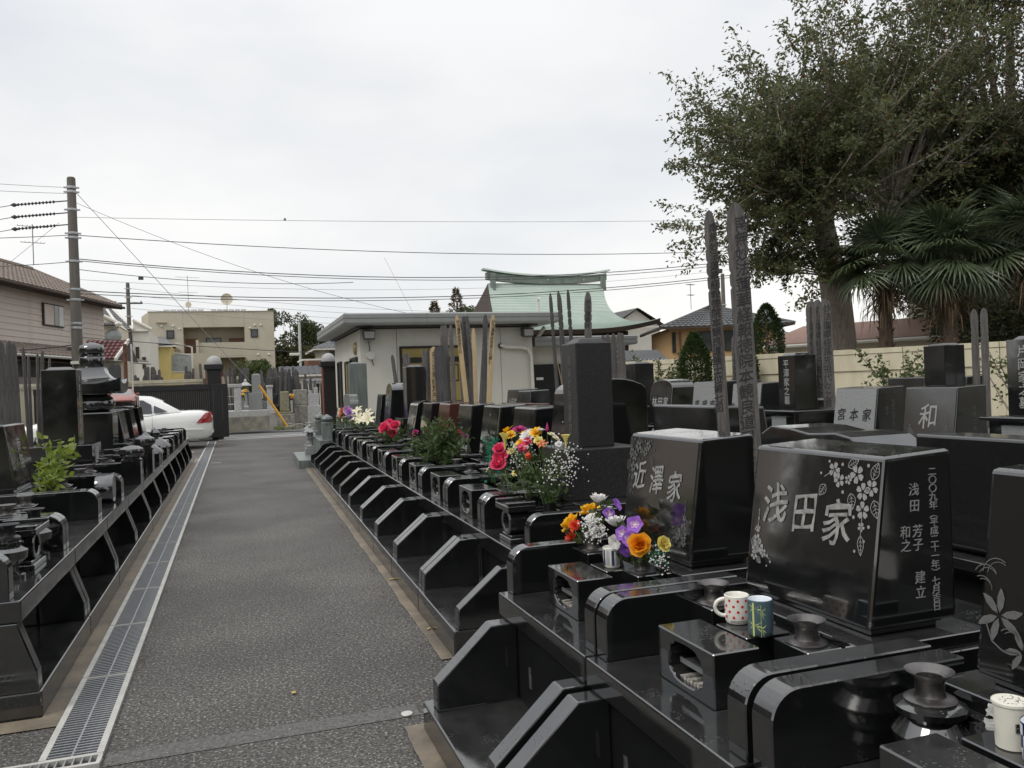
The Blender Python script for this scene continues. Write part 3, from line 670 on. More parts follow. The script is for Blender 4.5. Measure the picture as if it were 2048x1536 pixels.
# carved table-shaped incense burner and moulded flower stands
def footed_burner(parent, x, y, z, m, w=.30, d=.2):
    s = Shape(); s.box(x - d*.42, x + d*.42, y - w*.42, y + w*.42, z, z + .03); s.box(x - d*.34, x + d*.34, y - w*.34, y + w*.34, z + .03, z + .045)
    n = 20; cz = z + .115; R1, R2 = .075, .05
    ro = [(y + R1 * 1.25 * math.cos(2*math.pi*k/n), cz + R1 * math.sin(2*math.pi*k/n)) for k in range(n)]; ri = [(y + R2 * 1.15 * math.cos(2*math.pi*k/n), cz + R2 * math.sin(2*math.pi*k/n)) for k in range(n)]
    vs = []; fs = []
    for pp, xx in ((ro, x - d*.36), (ri, x - d*.36), (ri, x + d*.34), (ro, x + d*.36)): vs += [(xx, p[0], p[1]) for p in pp]
    for j in range(2):
        for k in range(n): fs.append((j*n+k, j*n+(k+1) % n, (j+1)*n+(k+1) % n, (j+1)*n+k))
    fs.append(tuple(2*n + k for k in range(n)))
    for k in range(n): fs.append((k, 3*n+k, 3*n+(k+1) % n, (k+1) % n))
    s.add(vs, fs)
    s.box(x - d*.5, x + d*.5, y - w*.5, y + w*.5, z + .185, z + .22); s.box(x - d*.5, x + d*.5, y - w*.5, y - w*.36, z + .22, z + .24); s.box(x - d*.5, x + d*.5, y + w*.36, y + w*.5, z + .22, z + .24)
    o = s.build('incense_burner', m, parent, bevel=.004); return o
o = footed_burner(t, .50, .46, .50, 'granite_dark', w=.26, d=.17)
s = Shape(); s.box(.45, .53, .41, .51, .565, .572); s.build('incense_tray', 'steel', o)
def flower_stand(parent, x, y, z, m):
    s = Shape()
    for hw, z0, z1 in ((.085, 0, .025), (.07, .025, .04), (.05, .04, .09), (.075, .09, .105), (.085, .105, .14), (.06, .14, .155)): s.box(x - hw, x + hw, y - hw, y + hw, z + z0, z + z1)
    o = s.build('vase_block', m, parent, bevel=.003); v = Shape(); v.lathe([(.04, 0), (.042, .004), (.036, .01), (.036, .055), (.039, .06), (.034, .058), (.03, .02), (0, .02)], 20, (x, y, z + .155), cap=False)
    v.build('vase', 'black_plastic', o, smooth=40)
flower_stand(t, .69, .39, .50, m); flower_stand(t, .69, .71, .50, m)
# near end wall of the long row
# graves 1..
spec = [  # label, stone, material, extras
 ('black grave with a tall round-topped headstone half hidden behind the rough column', 'roundfront', None, dict(sh=.72, st=.58)),
 ('black grave with plain unlettered glossy headstone, the first one left of the column', 'slant', None, {}),
 ('black grave with grey grasses etched low on its headstone, beside the plain unlettered one', 'slant', None, {}),
 ('black grave with a leaning dark headstone right behind the green leafy bush', 'slant', None, {}),
 ('black grave with a dark red polished headstone face behind the green bush', 'slant', 'granite_red', {}),
 ('black grave with plain glossy headstone between the red one and the round-topped one', 'slant', None, {}),
 ('black grave with round-topped headstone bearing three white characters behind the pink roses', 'roundfront', None, dict(sh=.52)),
]
for i, (lab, stone, smt, ex) in enumerate(spec):
    y0, y1 = FB[i + 1], FB[i + 2]
    kw = dict(KW); kw.update(ex)
    t, hs, g = grave(lab, (frow(y0), y0, 0), FA, y1 - y0, stone=stone, sm=smt, sw=.58, wall='slant', **kw)
    FT[i + 1] = (t, hs, g)
t, hs, g = FT[1]
writing(hs, vert('二〇〇七年十二月'), .055, 'faint_carved', g['x0'] + .25, g['cy'] - .29, g['zt'] - .30, face='right', pitch=.85)
writing(hs, vert('塚本'), .05, 'faint_carved', g['x0'] + .15, g['cy'] - .29, g['zt'] - .3, face='right', pitch=1.2)
writing(hs, vert('建之'), .05, 'faint_carved', g['x0'] + .15, g['cy'] - .29, g['zt'] - .46, face='right', pitch=1.1)
t, hs, g = FT[3]
s = Shape()
for k in range(9):
    x = -.22 + k * .055; stroke(s, [(x, -.12), (x + .008, -.03), (x, .0)], .005); leafline(s, x, -.05, .05, .012, .6 + .3 * (k % 3)); dot(s, x, .01, .008)
o = s.build('etched_grasses', 'faint_carved', hs, fix=False); o.matrix_local = face_frame(g, g['cy'], g['zb'] + .22)
for k, ch in enumerate('心'): put('inscription', letters(ch, .04, 'etched'), hs, face_frame(g, g['cy'] + .02, g['zt'] - .1))
t, hs, g = FT[7]
for k, ch in enumerate('木村家'): put('inscription', letters(ch, .13, 'etched', .9, .01, 0, 1, True), hs, face_frame(g, g['cy'] + .16 - .15 * k, g['zb'] + .22))
# the grey stele grave, the gold-reflecting arched grave, the granite grave at the end
y0, y1 = FB[8], FB[9]
t, _, g = grave('grave with a tall smooth grey-green stele on a square base, behind white lilies', (frow(y0), y0, 0), FA, y1 - y0, stone=None, **KW)
hs, z = column(t, 1.50, .60, .65, .30, .80, 'granite_dark', base=((.56, .30),))
s = Shape(); s.box(1.50 - .283, 1.50 - .2805, .48, .72, .70, .90); s.build('crest_panel', 'carved', t)
y0, y1 = FB[9], FB[10]
t, hs, g = grave('grave with a leaning arched headstone mirroring pale sky, left of the grey stele', (frow(y0), y0, 0), FA, y1 - y0, stone='archface', sh=.80, sw=.60, st=.45, **{k: v for k, v in KW.items()})
writing(hs, vert('先祖'), .11, 'carved', g['x0'] + .05, g['cy'] + .07, g['zb'] + .5, up=(.09, 0, .8), pitch=1.0, off=.01)
writing(hs, vert('代々'), .11, 'carved', g['x0'] + .05, g['cy'] - .09, g['zb'] + .5, up=(.09, 0, .8), pitch=1.0, off=.01)
y0, y1 = FB[10], FB[11]
t, hs, g = grave('small black grave with low slanted headstone beside the shouldered granite slab', (frow(y0), y0, 0), FA, y1 - y0, stone='slant', sw=.5, sh=.62, wall='curve', **KW)
t = thing('grave', 'light green granite grave with wide shouldered slab and ball-topped posts at row end', 'grave', (frow(15.75) - .18, 15.75, 0), FA, G)
gm = 'granite_green'
s = Shape(); s.box(0, 2.2, 0.01, 2.3, 0, .15); s.box(.385, 2.2, .012, 2.28, .15, .5); s.build('plinth', gm, t, bevel=.006)
cy = 1.05; pr = [(cy - .62, .5), (cy + .62, .5), (cy + .62, 1.15), (cy + .60, 1.2), (cy + .53, 1.22), (cy + .50, 1.30), (cy + .44, 1.33), (cy - .44, 1.33), (cy - .50, 1.30), (cy - .53, 1.22), (cy - .60, 1.2), (cy - .62, 1.15)]
s = Shape(); s.prism(pr, 'x', 1.02, 1.18); s.build('shouldered_slab', gm, t, bevel=.006)
hs, z = column(t, 1.35, 1.9, .5, .36, 1.02, gm, base=((.6, .45),))
for (px, py, hh) in ((.55, .2, .52), (.55, 2.0, .5), (1.0, 2.0, .5)):
    s = Shape(); s.box(px - .10, px + .10, py - .10, py + .10, .5, .5 + hh - .22); z = .5 + hh - .22
    s.lathe([(.115, z), (.115, z + .02), (.075, z + .035), (.10, z + .06), (.115, z + .09), (.10, z + .125), (.05, z + .15), (.015, z + .175), (0, z + .18)], 16, (px, py, 0), cap=False)
    s.build('ball_post', gm, t, smooth=40)
def lantern(lab, x, y, z0, k, m='granite_grey'):
    t = thing('stone_lantern', lab, 'stone lantern', (x, y, z0), 0, 'small stone lanterns at the end of the right row')
    s = Shape(); s.box(-.17*k, .17*k, -.17*k, .17*k, 0, .2*k); s.box(-.13*k, .13*k, -.13*k, .13*k, .2*k, .26*k); s.build('pedestal', m, t, bevel=.006)
    s = Shape(); s.lathe([(.10*k, .26*k), (.075*k, .30*k), (.07*k, .44*k), (.10*k, .48*k), (.14*k, .50*k), (.14*k, .52*k)], 6, cap=True); s.build('shaft', m, t)
    s = Shape()
    for a in range(6):
        b = a * math.pi / 3 + math.pi / 6; s.box(.085*k*math.cos(b) - .02*k, .085*k*math.cos(b) + .02*k, .085*k*math.sin(b) - .02*k, .085*k*math.sin(b) + .02*k, .52*k, .66*k)
    s.lathe([(.06*k, .52*k), (.06*k, .66*k)], 8); s.build('fire_box', m, t)
    s = Shape(); s.lathe([(.19*k, .67*k), (.215*k, .665*k), (.215*k, .69*k), (.14*k, .74*k), (.07*k, .80*k), (.05*k, .815*k)], 6); 
    for a in range(6):
        b = a * math.pi / 3; s.ball((.205*k*math.cos(b), .205*k*math.sin(b), .70*k), .03*k, 6)
    s.build('lantern_roof', m, t)
    s = Shape(); s.lathe([(.035*k, .81*k), (.06*k, .83*k), (.05*k, .86*k), (.055*k, .88*k), (.03*k, .91*k), (0, .935*k)], 10, cap=False); s.build('finial', m, t, smooth=50)
lantern('small stone lantern on the kerb, foremost of the group at the right row end', 1.44, 17.2, .15, .66)
lantern('small stone lantern behind the foremost one at the right row end', 1.52, 18.2, .15, .68)
lantern('stone lantern with ball finial beside the ball-topped post at the right row end', 1.78, 18.4, .50, .5)

# ======== second row, seen from behind, and third row facing the path
G = 'graves in the rows behind the near ones'
def back_grave(lab, y0, y1, xb=2.6, stone='slant', sh=.53, sw=.8, st=.36, top=None, m='granite_dark', led=.52, **k):
    x_back = .40 + .58 + st
    t, hs, g = grave(lab, (xb + x_back, y1, 0), math.pi, y1 - y0, led=led, ph=.12, sb=.40, depth=1.36, so=.58, stone=stone, sh=sh, sw=sw, st=st, sm=m, m=m, group=G, vases=0, inc=False, **k)
    return t, hs, g
back_grave('dark grave slab seen from behind with a low square block, past the two tall planks', 3.98, 4.92, sh=.52, sw=.82)
back_grave('dark grave slab seen from behind with a long drooping curved top', 2.75, 3.72, stone=None)
t = [o for o in COL.objects if o.get('label', '').endswith('drooping curved top')][0]
s = Shape(); top = [(.02, .0), (.02, .62), (.10, .66), (.26, .655), (.40, .635), (.58, .645), (.68, .63), (.80, .56), (.90, .45), (.93, .0)]
s.prism([(p[0], .495 + p[1]) for p in top], 'x', .98, 1.33); s.build('headstone', 'granite_dark', t, bevel=.008, seg=2)
back_grave('wide dark grave slab seen from behind at right, behind the lily stone', 1.75, 2.68, sh=.43, sw=.88)
back_grave('dark grave slab seen from behind at the far right edge of the row', .7, 1.68, sh=.43, sw=.86)
back_grave('rounded dark grave slab back beside the rough column foot', 5.95, 6.9, sh=.40, sw=.8)
for k, (a, b, lab) in enumerate(((7.0, 8.0, 'low black grave slab back in front of the cream office, nearest its pipe'), (8.05, 9.05, 'reddish granite grave slab seen from behind left of the column'),
                                 (9.1, 10.1, 'second reddish granite slab back under the office wall'), (10.2, 11.2, 'low black slab back under the office window, right end'), (11.3, 12.3, 'low black slab back under the office window, left end'))):
    back_grave(lab, a, b, xb=2.85 + .02 * k, sh=.45 + .03 * (k % 2), m='granite_red' if k in (1, 2) else 'granite_dark')
def facing(lab, x, yc, w=1.0, led=.5, stone='slant', sh=.55, sw=.60, st=.40, m='granite_dark', chars='', cm='ink_carved', csize=.13, plate=False, **k):
    sb, so = .40, .58
    t, hs, g = grave(lab, (x - sb - so, yc - w/2, 0), 0, w, led=led, ph=.12, sb=sb, depth=1.45, so=so, stone=stone, sh=sh, sw=sw, st=st, m=m, group=G, vases=0, inc=False, **k)
    if plate: q_ = Shape(); q_.hexa([(g['x0'] - .006, g['cy'] - sw/2 + .012, g['zb'] + .01), (g['x0'] - .002, g['cy'] - sw/2 + .012, g['zb'] + .01), (g['x0'] - .002, g['cy'] + sw/2 - .012, g['zb'] + .01), (g['x0'] - .006, g['cy'] + sw/2 - .012, g['zb'] + .01)], [(g['x0'] + .0685, g['cy'] - sw/2 + .012, g['zt'] - .022), (g['x0'] + .0735, g['cy'] - sw/2 + .012, g['zt'] - .022), (g['x0'] + .0735, g['cy'] + sw/2 - .012, g['zt'] - .022), (g['x0'] + .0685, g['cy'] + sw/2 - .012, g['zt'] - .022)]); q_.build('grey_face', 'granite_grey', hs)  # thin grey plate laid over the leaning front
    n = len(chars)
    for q, ch in enumerate(chars):
        put('inscription', letters(ch, csize, cm, .95, .004, 0, 1, True), hs, face_frame(g, g['cy'] + (n - 1) * sw * .15 - q * sw * .30, g['zb'] + sh * .47, .0095 if plate else .0015))
    return t, hs, g
t, hs, g = facing('grave with one large white character on a mirror-dark leaning headstone', 5.95, 5.94, chars='和', cm='etched', csize=.24)
etched(hs, mtx=face_frame(g, g['cy'] + .24, g['zb'] + .09), mname='faint_carved', **moved(SMALL, 0, 0, 1, 1, .9)); etched(hs, mtx=face_frame(g, g['cy'] - .24, g['zb'] + .09), mname='faint_carved', **moved(SMALL, 0, 0, -1, 1, .9))
writing(hs, vert('平成二十年'), .05, 'faint_carved', g['x0'] + .25, g['cy'] - .30, g['zt'] - .3, face='right', pitch=.9)
t, hs, g = facing('grave with three dark characters on a grey leaning face, left of the single-character one', 5.95, 6.89, chars='宮本家', plate=True, m='granite_dark', csize=.135)
writing(hs, vert('平成十七年八月'), .045, 'faint_carved', g['x0'] + .25, g['cy'] - .30, g['zt'] - .27, face='right', pitch=.85); writing(hs, vert('宮本'), .045, 'faint_carved', g['x0'] + .17, g['cy'] - .30, g['zt'] - .25, face='right', pitch=1.1)
t, hs, g = facing('grave with two dark characters on a grey face, half hidden by the widest tall plank', 6.0, 8.85, chars='倶会一処', plate=True, sw=.62, sh=.60, led=.52, csize=.11)
t, hs, g = facing('grave with three dark characters on a grey face left of the tall planks', 6.0, 9.79, chars='高岡家', plate=True, sw=.64, sh=.62, led=.53, csize=.14)
t, hs, g = facing('grave with arched glossy headstone and three white characters, right of the round-topped stone', 6.0, 11.05, stone='archface', sh=.66, sw=.66, st=.45, led=.53, m='granite_black')
for q, ch in enumerate('林田家'): writing(hs, ch, .15, 'etched', g['x0'] + .045, g['cy'] + .17 - .17 * q, g['zb'] + .32, up=(.09, 0, .66), off=.012)
def stele(lab, x, yc, a, h, z0, base, chars='', m='granite_black', crest=True, cz=.15):
    t = thing('grave', lab, 'grave', (x, yc, 0), 0, G)
    s = Shape(); s.box(-.9, .6, -.5, .5, 0, z0 - .02); s.build('foundation', 'granite_dark', t, bevel=.01)
    bw, bh = base
    hs, z = column(t, 0, 0, z0 - .02, a, h, m, base=(base,))
    s = Shape(); s.box(-bw/2 - .05, bw/2 + .05, -bw/2 - .05, bw/2 + .05, z - .035, z - .006); s.build('base_stone', m, t, bevel=.004)
    if chars: writing(hs, vert(chars), h / len(chars) * .82, 'carved', -a/2, 0, z + h * .5, pitch=1.02, off=.01)
    if crest:
        b = [o for o in KIDS[t.name] if o.name.startswith('base_stone')][0]
        s = Shape(); s.box(-bw/2 - .004, -bw/2 - .001, -.13, .13, z - bh + .03, z - .07); cp = s.build('crest_panel', 'granite_grey', b)
        s = Shape(); c_ = z - bh/2 - .02
        n = 20; vs = []
        for rr in (.085, .066):
            for k in range(n): vs.append((-bw/2 - .006, rr * math.cos(2*math.pi*k/n), c_ + rr * math.sin(2*math.pi*k/n)))
        s.add(vs, [(k, (k+1) % n, n + (k+1) % n, n + k) for k in range(n)])
        for dy, dz, r in ((0, .035, .02), (-.032, -.018, .02), (.032, -.018, .02), (0, -.045, .012), (0, 0, .014)): s.add([(-bw/2 - .006, dy + r*.8*math.cos(q*math.pi/4), c_ + dz + r*1.2*math.sin(q*math.pi/4)) for q in range(8)], [tuple(range(8))])
        s.build('crest', 'ink_carved', b, fix=False)
    return t
stele('grave with tall black stele of five white characters at the right edge of the photo', 6.15, 4.98, .30, .62, .55, (.50, .48), '片岡家之墓')
stele('grave with tall black stele and crest panel, left of the three joined planks', 6.15, 7.98, .30, .62, .55, (.54, .48), '平澤家之墓')
stele('grave with dark blue-grey stele standing behind the grey three-character stone', 8.6, 8.25, .33, .72, .55, (.6, .46), '', m='granite_dark', crest=False)
stele('grave with tall olive-grey stele behind the round-topped stone, left of the leafy sapling', 6.6, 12.75, .36, .72, .55, (.6, .44), '', m='granite_dark', crest=False)
for (x, y, sw, sh, mm, lab) in ((9.0, 13.6, .7, .62, 'granite_dark', 'low dark grave slab before the column conifer'), (9.0, 12.3, .6, .58, 'granite_pink', 'low pink granite grave slab behind the first tall plank'),
                                (9.4, 9.8, .7, .60, 'granite_dark', 'low dark grave slab before the pale wall, right of the tall planks'), (9.2, 7.2, .75, .62, 'granite_grey', 'grey grave slab under the hanging basket on the pale wall'),
                                (8.2, 5.75, .8, .62, 'granite_dark', 'dark grave slab left of the five-character stele'), (9.0, 8.6, .5, .60, 'granite_dark', 'small dark grave slab at the foot of the leafy sapling'),
                                (7.6, 11.9, .7, .62, 'granite_dark', 'dark grave slab between the arched stone and the first tall plank'), (4.6, 13.8, .7, .62, 'granite_dark', 'black grave slab with white letters before the office door'), (4.4, 12.7, .6, .6, 'granite_dark', 'black grave slab right of the lettered one before the office door')):
    t, hs, g = facing(lab, x, y, sw=sw, sh=sh, m=mm, led=.5)
    if 'white letters' in lab: writing(hs, '山田家', .15, 'etched', g['x0'] + .04, g['cy'], g['zb'] + .38, up=g['up'])

# ======== left row
G = 'black graves along the left side of the path'
LB = [4.21 + 1.33 * k for k in range(12)]
LK = dict(led=.535, ph=.12, sb=.07, depth=1.5, wall='steep', so=.66, group=G)
left = [
 ('nearest black grave on the left with moulded round flower stands', None, {}),
 ('second black grave on the left, just beyond the moulded round flower stands', None, {}),
 ('black grave on the left with leaning headstone and round drum behind the fresh green sprig', 'slant', {}),
 ('black grave on the left between the leaning stone and the tall flat stele', None, {}),
 ('black grave on the left with tall dark stele on a crested base', None, {}),
 ('black grave on the left between the stele and the ring-stacked pagoda', None, {}),
 ('black grave on the left carrying a five-tier ring-stacked pagoda stone', None, {}),
 ('black grave on the left with leaning headstone right of the pagoda stone', 'slant', dict(sh=.5)),
 ('black grave on the left with a curved sloping headstone near the white car', 'slant', dict(sh=.5)),
 ('black grave on the left whose headstone top carries the carved pink sports car', 'slant', dict(sh=.52)),
 ('last black grave on the left, in front of the white sedan', None, {}),
]
LT = []
for i, (lab, stone, ex) in enumerate(left):
    kw = dict(LK); kw.update(ex); y1 = LB[i + 1]
    t, hs, g = grave(lab, (-.861, y1, 0), math.pi, 1.33, stone=stone, inc=(i > 3 and i not in (1,)), vases=0 if i == 0 else 2, sw=.66, **kw)
    LT.append((t, hs, g))
t, hs, g = LT[0]
def ornate_vase(parent, x, y, z, k=1.0, m='granite_black'):
    s = Shape(); s.lathe([(.075*k, z), (.075*k, z + .02), (.045*k, z + .035), (.04*k, z + .06), (.085*k, z + .10), (.09*k, z + .14), (.06*k, z + .165), (.07*k, z + .175), (.07*k, z + .185), (.055*k, z + .19), (.06*k, z + .205), (.0, z + .205)], 24, (x, y, 0), cap=False)
    o = s.build('vase_block', m, parent, smooth=40); v = Shape(); v.lathe(VASE, 20, (x, y, z + .203), cap=False); v.build('vase', 'black_plastic', o, smooth=40)
ornate_vase(t, .24, .78, .535); ornate_vase(t, .24, .19, .535)
o = footed_burner(t, .25, .48, .535, 'granite_black', w=.34, d=.22)
t, hs, g = LT[2]
s = Shape(); s.lathe([(.11, -.07), (.115, -.06), (.115, .06), (.11, .07)], 28, (0, 0, 0), axis='x'); 
s.T = None; dr = s.build('incense_drum', 'granite_black', t, smooth=40, loc=(.20, .42, .655))
writing(hs, vert('南無'), .13, 'carved', g['x0'] + .04, g['cy'], g['zb'] + .26, up=g['up'], off=.012)
t, hs, g = LT[4]
hs, z = column(t, .92, .66, .685, .34, .82, 'granite_black', base=((.64, .25),))
writing(hs, vert('南無妙法蓮華経'), .085, 'carved', .92 - .17, .66, z + .43, pitch=1.1, off=.01)
s = Shape(); s.box(.92 - .324, .92 - .3205, .54, .78, .72, .90); s.build('crest_panel', 'carved', t)
t, hs, g = LT[6]
s = Shape(); s.box(.73, 1.27, .39, .93, .685, 1.24); s.build('earth_block', 'granite_black', t, bevel=.02, seg=2)
s = Shape(); s.lathe([(.20, 1.24), (.27, 1.29), (.285, 1.36), (.26, 1.43), (.18, 1.49)], 24, (1.0, .66, 0)); s.build('water_globe', 'granite_black', t, smooth=50)
s = Shape(); rows = []
for k, (hw, z, lift) in enumerate(((.37, 1.49, .03), (.40, 1.50, .05), (.40, 1.63, .075), (.33, 1.66, .02), (.24, 1.71, .01), (.19, 1.78, 0), (.165, 1.86, 0))):
    ring = []
    for e_ in range(4):
        for q in range(5):
            u = q / 5 * 2 - 1; lft = lift * abs(u) ** 2.5
            p = {0: (u, -1), 1: (1, u), 2: (-u, 1), 3: (-1, -u)}[e_]; ring.append((1.0 + hw * p[0], .66 + hw * p[1], z + lft))
    rows.append(ring)
vs = [p for r_ in rows for p in r_]; n = 20
s.add(vs, [(j*n + k, j*n + (k+1) % n, (j+1)*n + (k+1) % n, (j+1)*n + k) for j in range(len(rows) - 1) for k in range(n)] + [tuple(range(n))[::-1], tuple((len(rows)-1)*n + k for k in range(n))])
s.build('fire_roof', 'granite_black', t, smooth=35)
s = Shape(); s.lathe([(.14, 1.86), (.155, 1.88), (.165, 1.95), (.165, 2.0), (.15, 2.02), (.165, 2.025), (.165, 2.04), (.145, 2.045)], 22, (1.0, .66, 0)); s.build('wind_bowl', 'granite_black', t, smooth=50)
s = Shape(); s.lathe([(.12, 2.045), (.16, 2.07), (.17, 2.12), (.15, 2.17), (.08, 2.20), (.02, 2.215), (0, 2.22)], 22, (1.0, .66, 0), cap=False); s.build('sky_jewel', 'granite_black', t, smooth=50)
def knob_post(parent, x, y, z, h, k=1.0):
    s = Shape(); s.box(x - .09*k, x + .09*k, y - .09*k, y + .09*k, z, z + h); q = z + h
    s.lathe([(.10*k, q), (.10*k, q + .015), (.08*k, q + .03), (.085*k, q + .04), (.115*k, q + .06), (.125*k, q + .09), (.115*k, q + .125), (.07*k, q + .15), (0, q + .16)], 18, (x, y, 0), cap=False)
    s.build('ball_post', 'granite_black', parent, smooth=40)
knob_post(LT[3][0], .15, .25, .535, .24); knob_post(LT[4][0], .15, .28, .535, .28)
for i in (5, 6):     # small pagoda-roofed lamps on the row
    t = LT[i][0]; s = Shape()
    s.box(.14, .32, .52, .70, .535, .70); s.lathe([(.22, .70), (.21, .73), (.10, .82), (.05, .84), (.05, .86), (.07, .88), (.07, .91), (.04, .95), (0, .985)], 16, (.23, .61, 0), cap=False); s.build('lamp_roof_stone', 'granite_black', t, smooth=35)
# low roof stone carved like a sports car on the tenth grave
t, hs, g = LT[9]

# ---------------------------------------------------------------- memorial planks
PM = {}
def plank(label, x, y, z, L, w, rz=0.0, m='plank_grey', chars=None, lean=(0.0, 0.0), group='wooden memorial planks behind the graves', th=.012, ink='ink_faded'):
    key = (round(L, 3), round(w, 3), m, th)
    if key not in PM:
        h = w / 2; nt_ = .0
        right = [(h, 0), (h, L - .42)]
        for q in (.40, .33, .26, .19):          # notched head
            right += [(h, L - q - .012 + .0), (h - .007, L - q), (h * .985, L - q + .012)]
        right += [(h * .96, L - .10), (h * .82, L - .05), (h * .45, L - .012), (0, L)]
        pts = right + [(-a, b) for a, b in right[-2::-1]]
        s = Shape(); s.prism(pts, 'y', -th / 2, th / 2); o = s.build('memorial_plank', m, None, loc=(x, y, z)); PM[key] = o.data
    else: o = link('memorial_plank', PM[key], None, (x, y, z))
    o.rotation_euler = (lean[1], lean[0], rz); tag(o, label, 'memorial plank', group)
    if chars:
        n = len(chars); zz = L - .07 - w * .80 * .98 * 1.0 * n / 2
        put('lettering', letters(vert(chars), w * .80, ink, .95, .004, 0, .98, True), o, frame((0, -th/2 - .001, zz), (1, 0, 0), (0, 0, 1)))
    return o
SUTRA = '南無妙法蓮華経報徳院本観良道居士位第七回忌'
plank('tall weathered memorial plank with black brush lettering, narrower left one of the two tall planks', 2.315, 3.55, 0.45, 1.80, .060, rad(-34), 'plank_grey', SUTRA[:20], (-.03, 0), group='two tall planks behind the near graves')
plank('tallest and widest weathered memorial plank with bold black brush lettering', 2.32, 3.335, 0.45, 1.79, .092, rad(-30), 'plank_grey', '南無妙法蓮華経報徳院本観良道居士位第七', (-.03, 0), group='two tall planks behind the near graves', th=.018)
def bundle(names, spots, m, chars=None, group='wooden memorial planks behind the graves', w=.07, rz=-.45, z=.5, ink='ink_faded'):
    for lab, (x, y, top, lean) in zip(names, spots):
        plank(lab, x, y, z, top - z, w, rz + R.uniform(-.2, .2), m, chars, (lean, R.uniform(-.02, .02)), group, ink=ink)
ORD = ['leftmost', 'second', 'third', 'fourth', 'fifth', 'sixth', 'seventh', 'eighth']
X1 = 2.85
GW = 'wooden memorial planks before the cream office'
bundle(['short grey plank tip left of the stele, leaning left'], [(X1, 14.62, 2.03, -.10)], 'plank_grey', None, GW)
bundle([ORD[k] + ' plank of the grey bundle just right of the grey stele' for k in range(3)], [(X1, 14.17, 2.01, -.01), (X1 + .02, 14.02, 2.02, -.02), (X1, 13.88, 2.02, -.03)], 'plank_grey', None, GW, .085)
bundle(['grey plank standing alone against the office window, left half'], [(X1, 12.95, 2.02, .04)], 'plank_grey', None, GW, .08)
bundle(['dark grey plank touching the broad yellow plank on its left'], [(X1, 12.36, 2.01, 0)], 'plank_dark', '妙法蓮華経院居士', GW, .105)
bundle(['broad new yellow plank with black characters, before the office window'], [(X1, 12.06, 2.02, 0)], 'plank_new', '妙法蓮華経爲先祖代々', GW, .13, -.45, .5, 'ink')
bundle(['narrow new yellow plank edge just right of the broad yellow one'], [(X1, 11.83, 2.01, .01)], 'plank_new', '妙法蓮華経爲先祖代々', GW, .05, -.45, .5, 'ink')
bundle([ORD[k] + ' plank of the tall dark row, right half of the office window' for k in range(4)], [(X1, 11.43, 2.29, -.02), (X1, 11.32, 2.285, -.02), (X1, 11.19, 2.29, -.02), (X1, 10.92, 2.265, -.02)], 'plank_grey', None, GW, .06)
bundle([ORD[k] + ' plank of the short dense dark bundle before the office window' for k in range(4)], [(X1 - .05, 11.50, 1.99, -.03), (X1 - .05, 11.40, 2.0, -.02), (X1 - .05, 11.28, 2.0, -.02), (X1 - .05, 11.16, 2.0, -.03)], 'plank_dark', None, GW, .085)
bundle(['thin grey plank at the right jamb of the office window'], [(X1, 10.43, 1.99, -.02)], 'plank_grey', None, GW, .05)
bundle(['dark wide plank at the left of the tallest office cluster'], [(X1, 10.17, 2.31, -.02)], 'plank_dark', '南無妙法蓮華経院居士位', GW, .085)
bundle(['yellow plank leaning left in the tallest office cluster'], [(X1 - .03, 10.02, 2.32, -.075)], 'plank_new', '妙法蓮華経爲居士位', GW, .06, -.45, .5, 'ink')
bundle(['brown plank right behind the left-leaning yellow one'], [(X1 + .03, 9.96, 2.305, -.05)], 'plank_dark', None, GW, .05)
bundle(['shorter pale yellow plank standing straight in the tallest office cluster'], [(X1, 9.9, 2.14, 0)], 'plank_new', None, GW, .05)
bundle(['grey plank leaning right in the tallest office cluster, left one of two'], [(X1, 9.88, 2.27, .09)], 'plank_grey', None, GW, .06)
bundle(['grey plank leaning right in the tallest office cluster, right one of two'], [(X1, 9.66, 2.28, .05)], 'plank_dark', None, GW, .06)
bundle(['yellow lettered plank leaning right, rightmost of the tallest office cluster'], [(X1, 9.55, 2.27, .085)], 'plank_new', '妙法蓮華経爲居士位第七', GW, .062, -.45, .5, 'ink')
GC = 'wooden memorial planks around the rough column'
bundle([ORD[k] + ' dark plank rising behind the left half of the rough column' for k in range(4)], [(2.9, 7.20, 2.26, -.035), (2.96, 7.13, 2.25, -.035), (2.9, 7.03, 2.265, -.03), (2.94, 6.90, 2.255, -.03)], 'plank_dark', None, GC, .034)
bundle(['single brownish plank rising behind the right half of the rough column'], [(2.9, 6.62, 2.2, .03)], 'plank_grey', '妙法蓮華経', GC, .065)
bundle([ORD[k] + ' grey plank of the bundle right of the rough column' for k in range(5)], [(5.0, 10.40, 2.06, -.09), (5.02, 10.36, 2.07, -.07), (5.0, 10.34, 2.07, -.015), (5.02, 10.26, 2.075, 0), (5.0, 10.13, 2.06, 0)], 'plank_grey', None, GC, .075)
G3 = 'three joined planks by the crested stele'
for k, (yy, nm) in enumerate(((7.98, 'left'), (7.87, 'middle'), (7.74, 'right'))):
    plank(nm + ' one of three joined lettered grey planks beside the crested stele', 6.4, yy, .5, 1.76, .125, -.62, 'plank_grey', '妙法蓮華経爲先祖代々之霊', (-.012, 0), G3)
s = Shape(); s.box(-.25, .25, -.012, .012, -.012, .012); o = s.build('plank_rail', 'steel', None, loc=(6.36, 7.84, 1.12)); o.rotation_euler = (0, 0, -.62); tag(o, 'pale metal rail crossing the three joined planks', 'rail')
bundle(['left plank of the pair behind the blue-grey stele', 'right plank of the pair behind the blue-grey stele'], [(8.85, 8.0, 2.15, 0), (8.85, 7.86, 2.15, 0)], 'plank_grey', None, 'pair behind the blue-grey stele', .085, -.6)
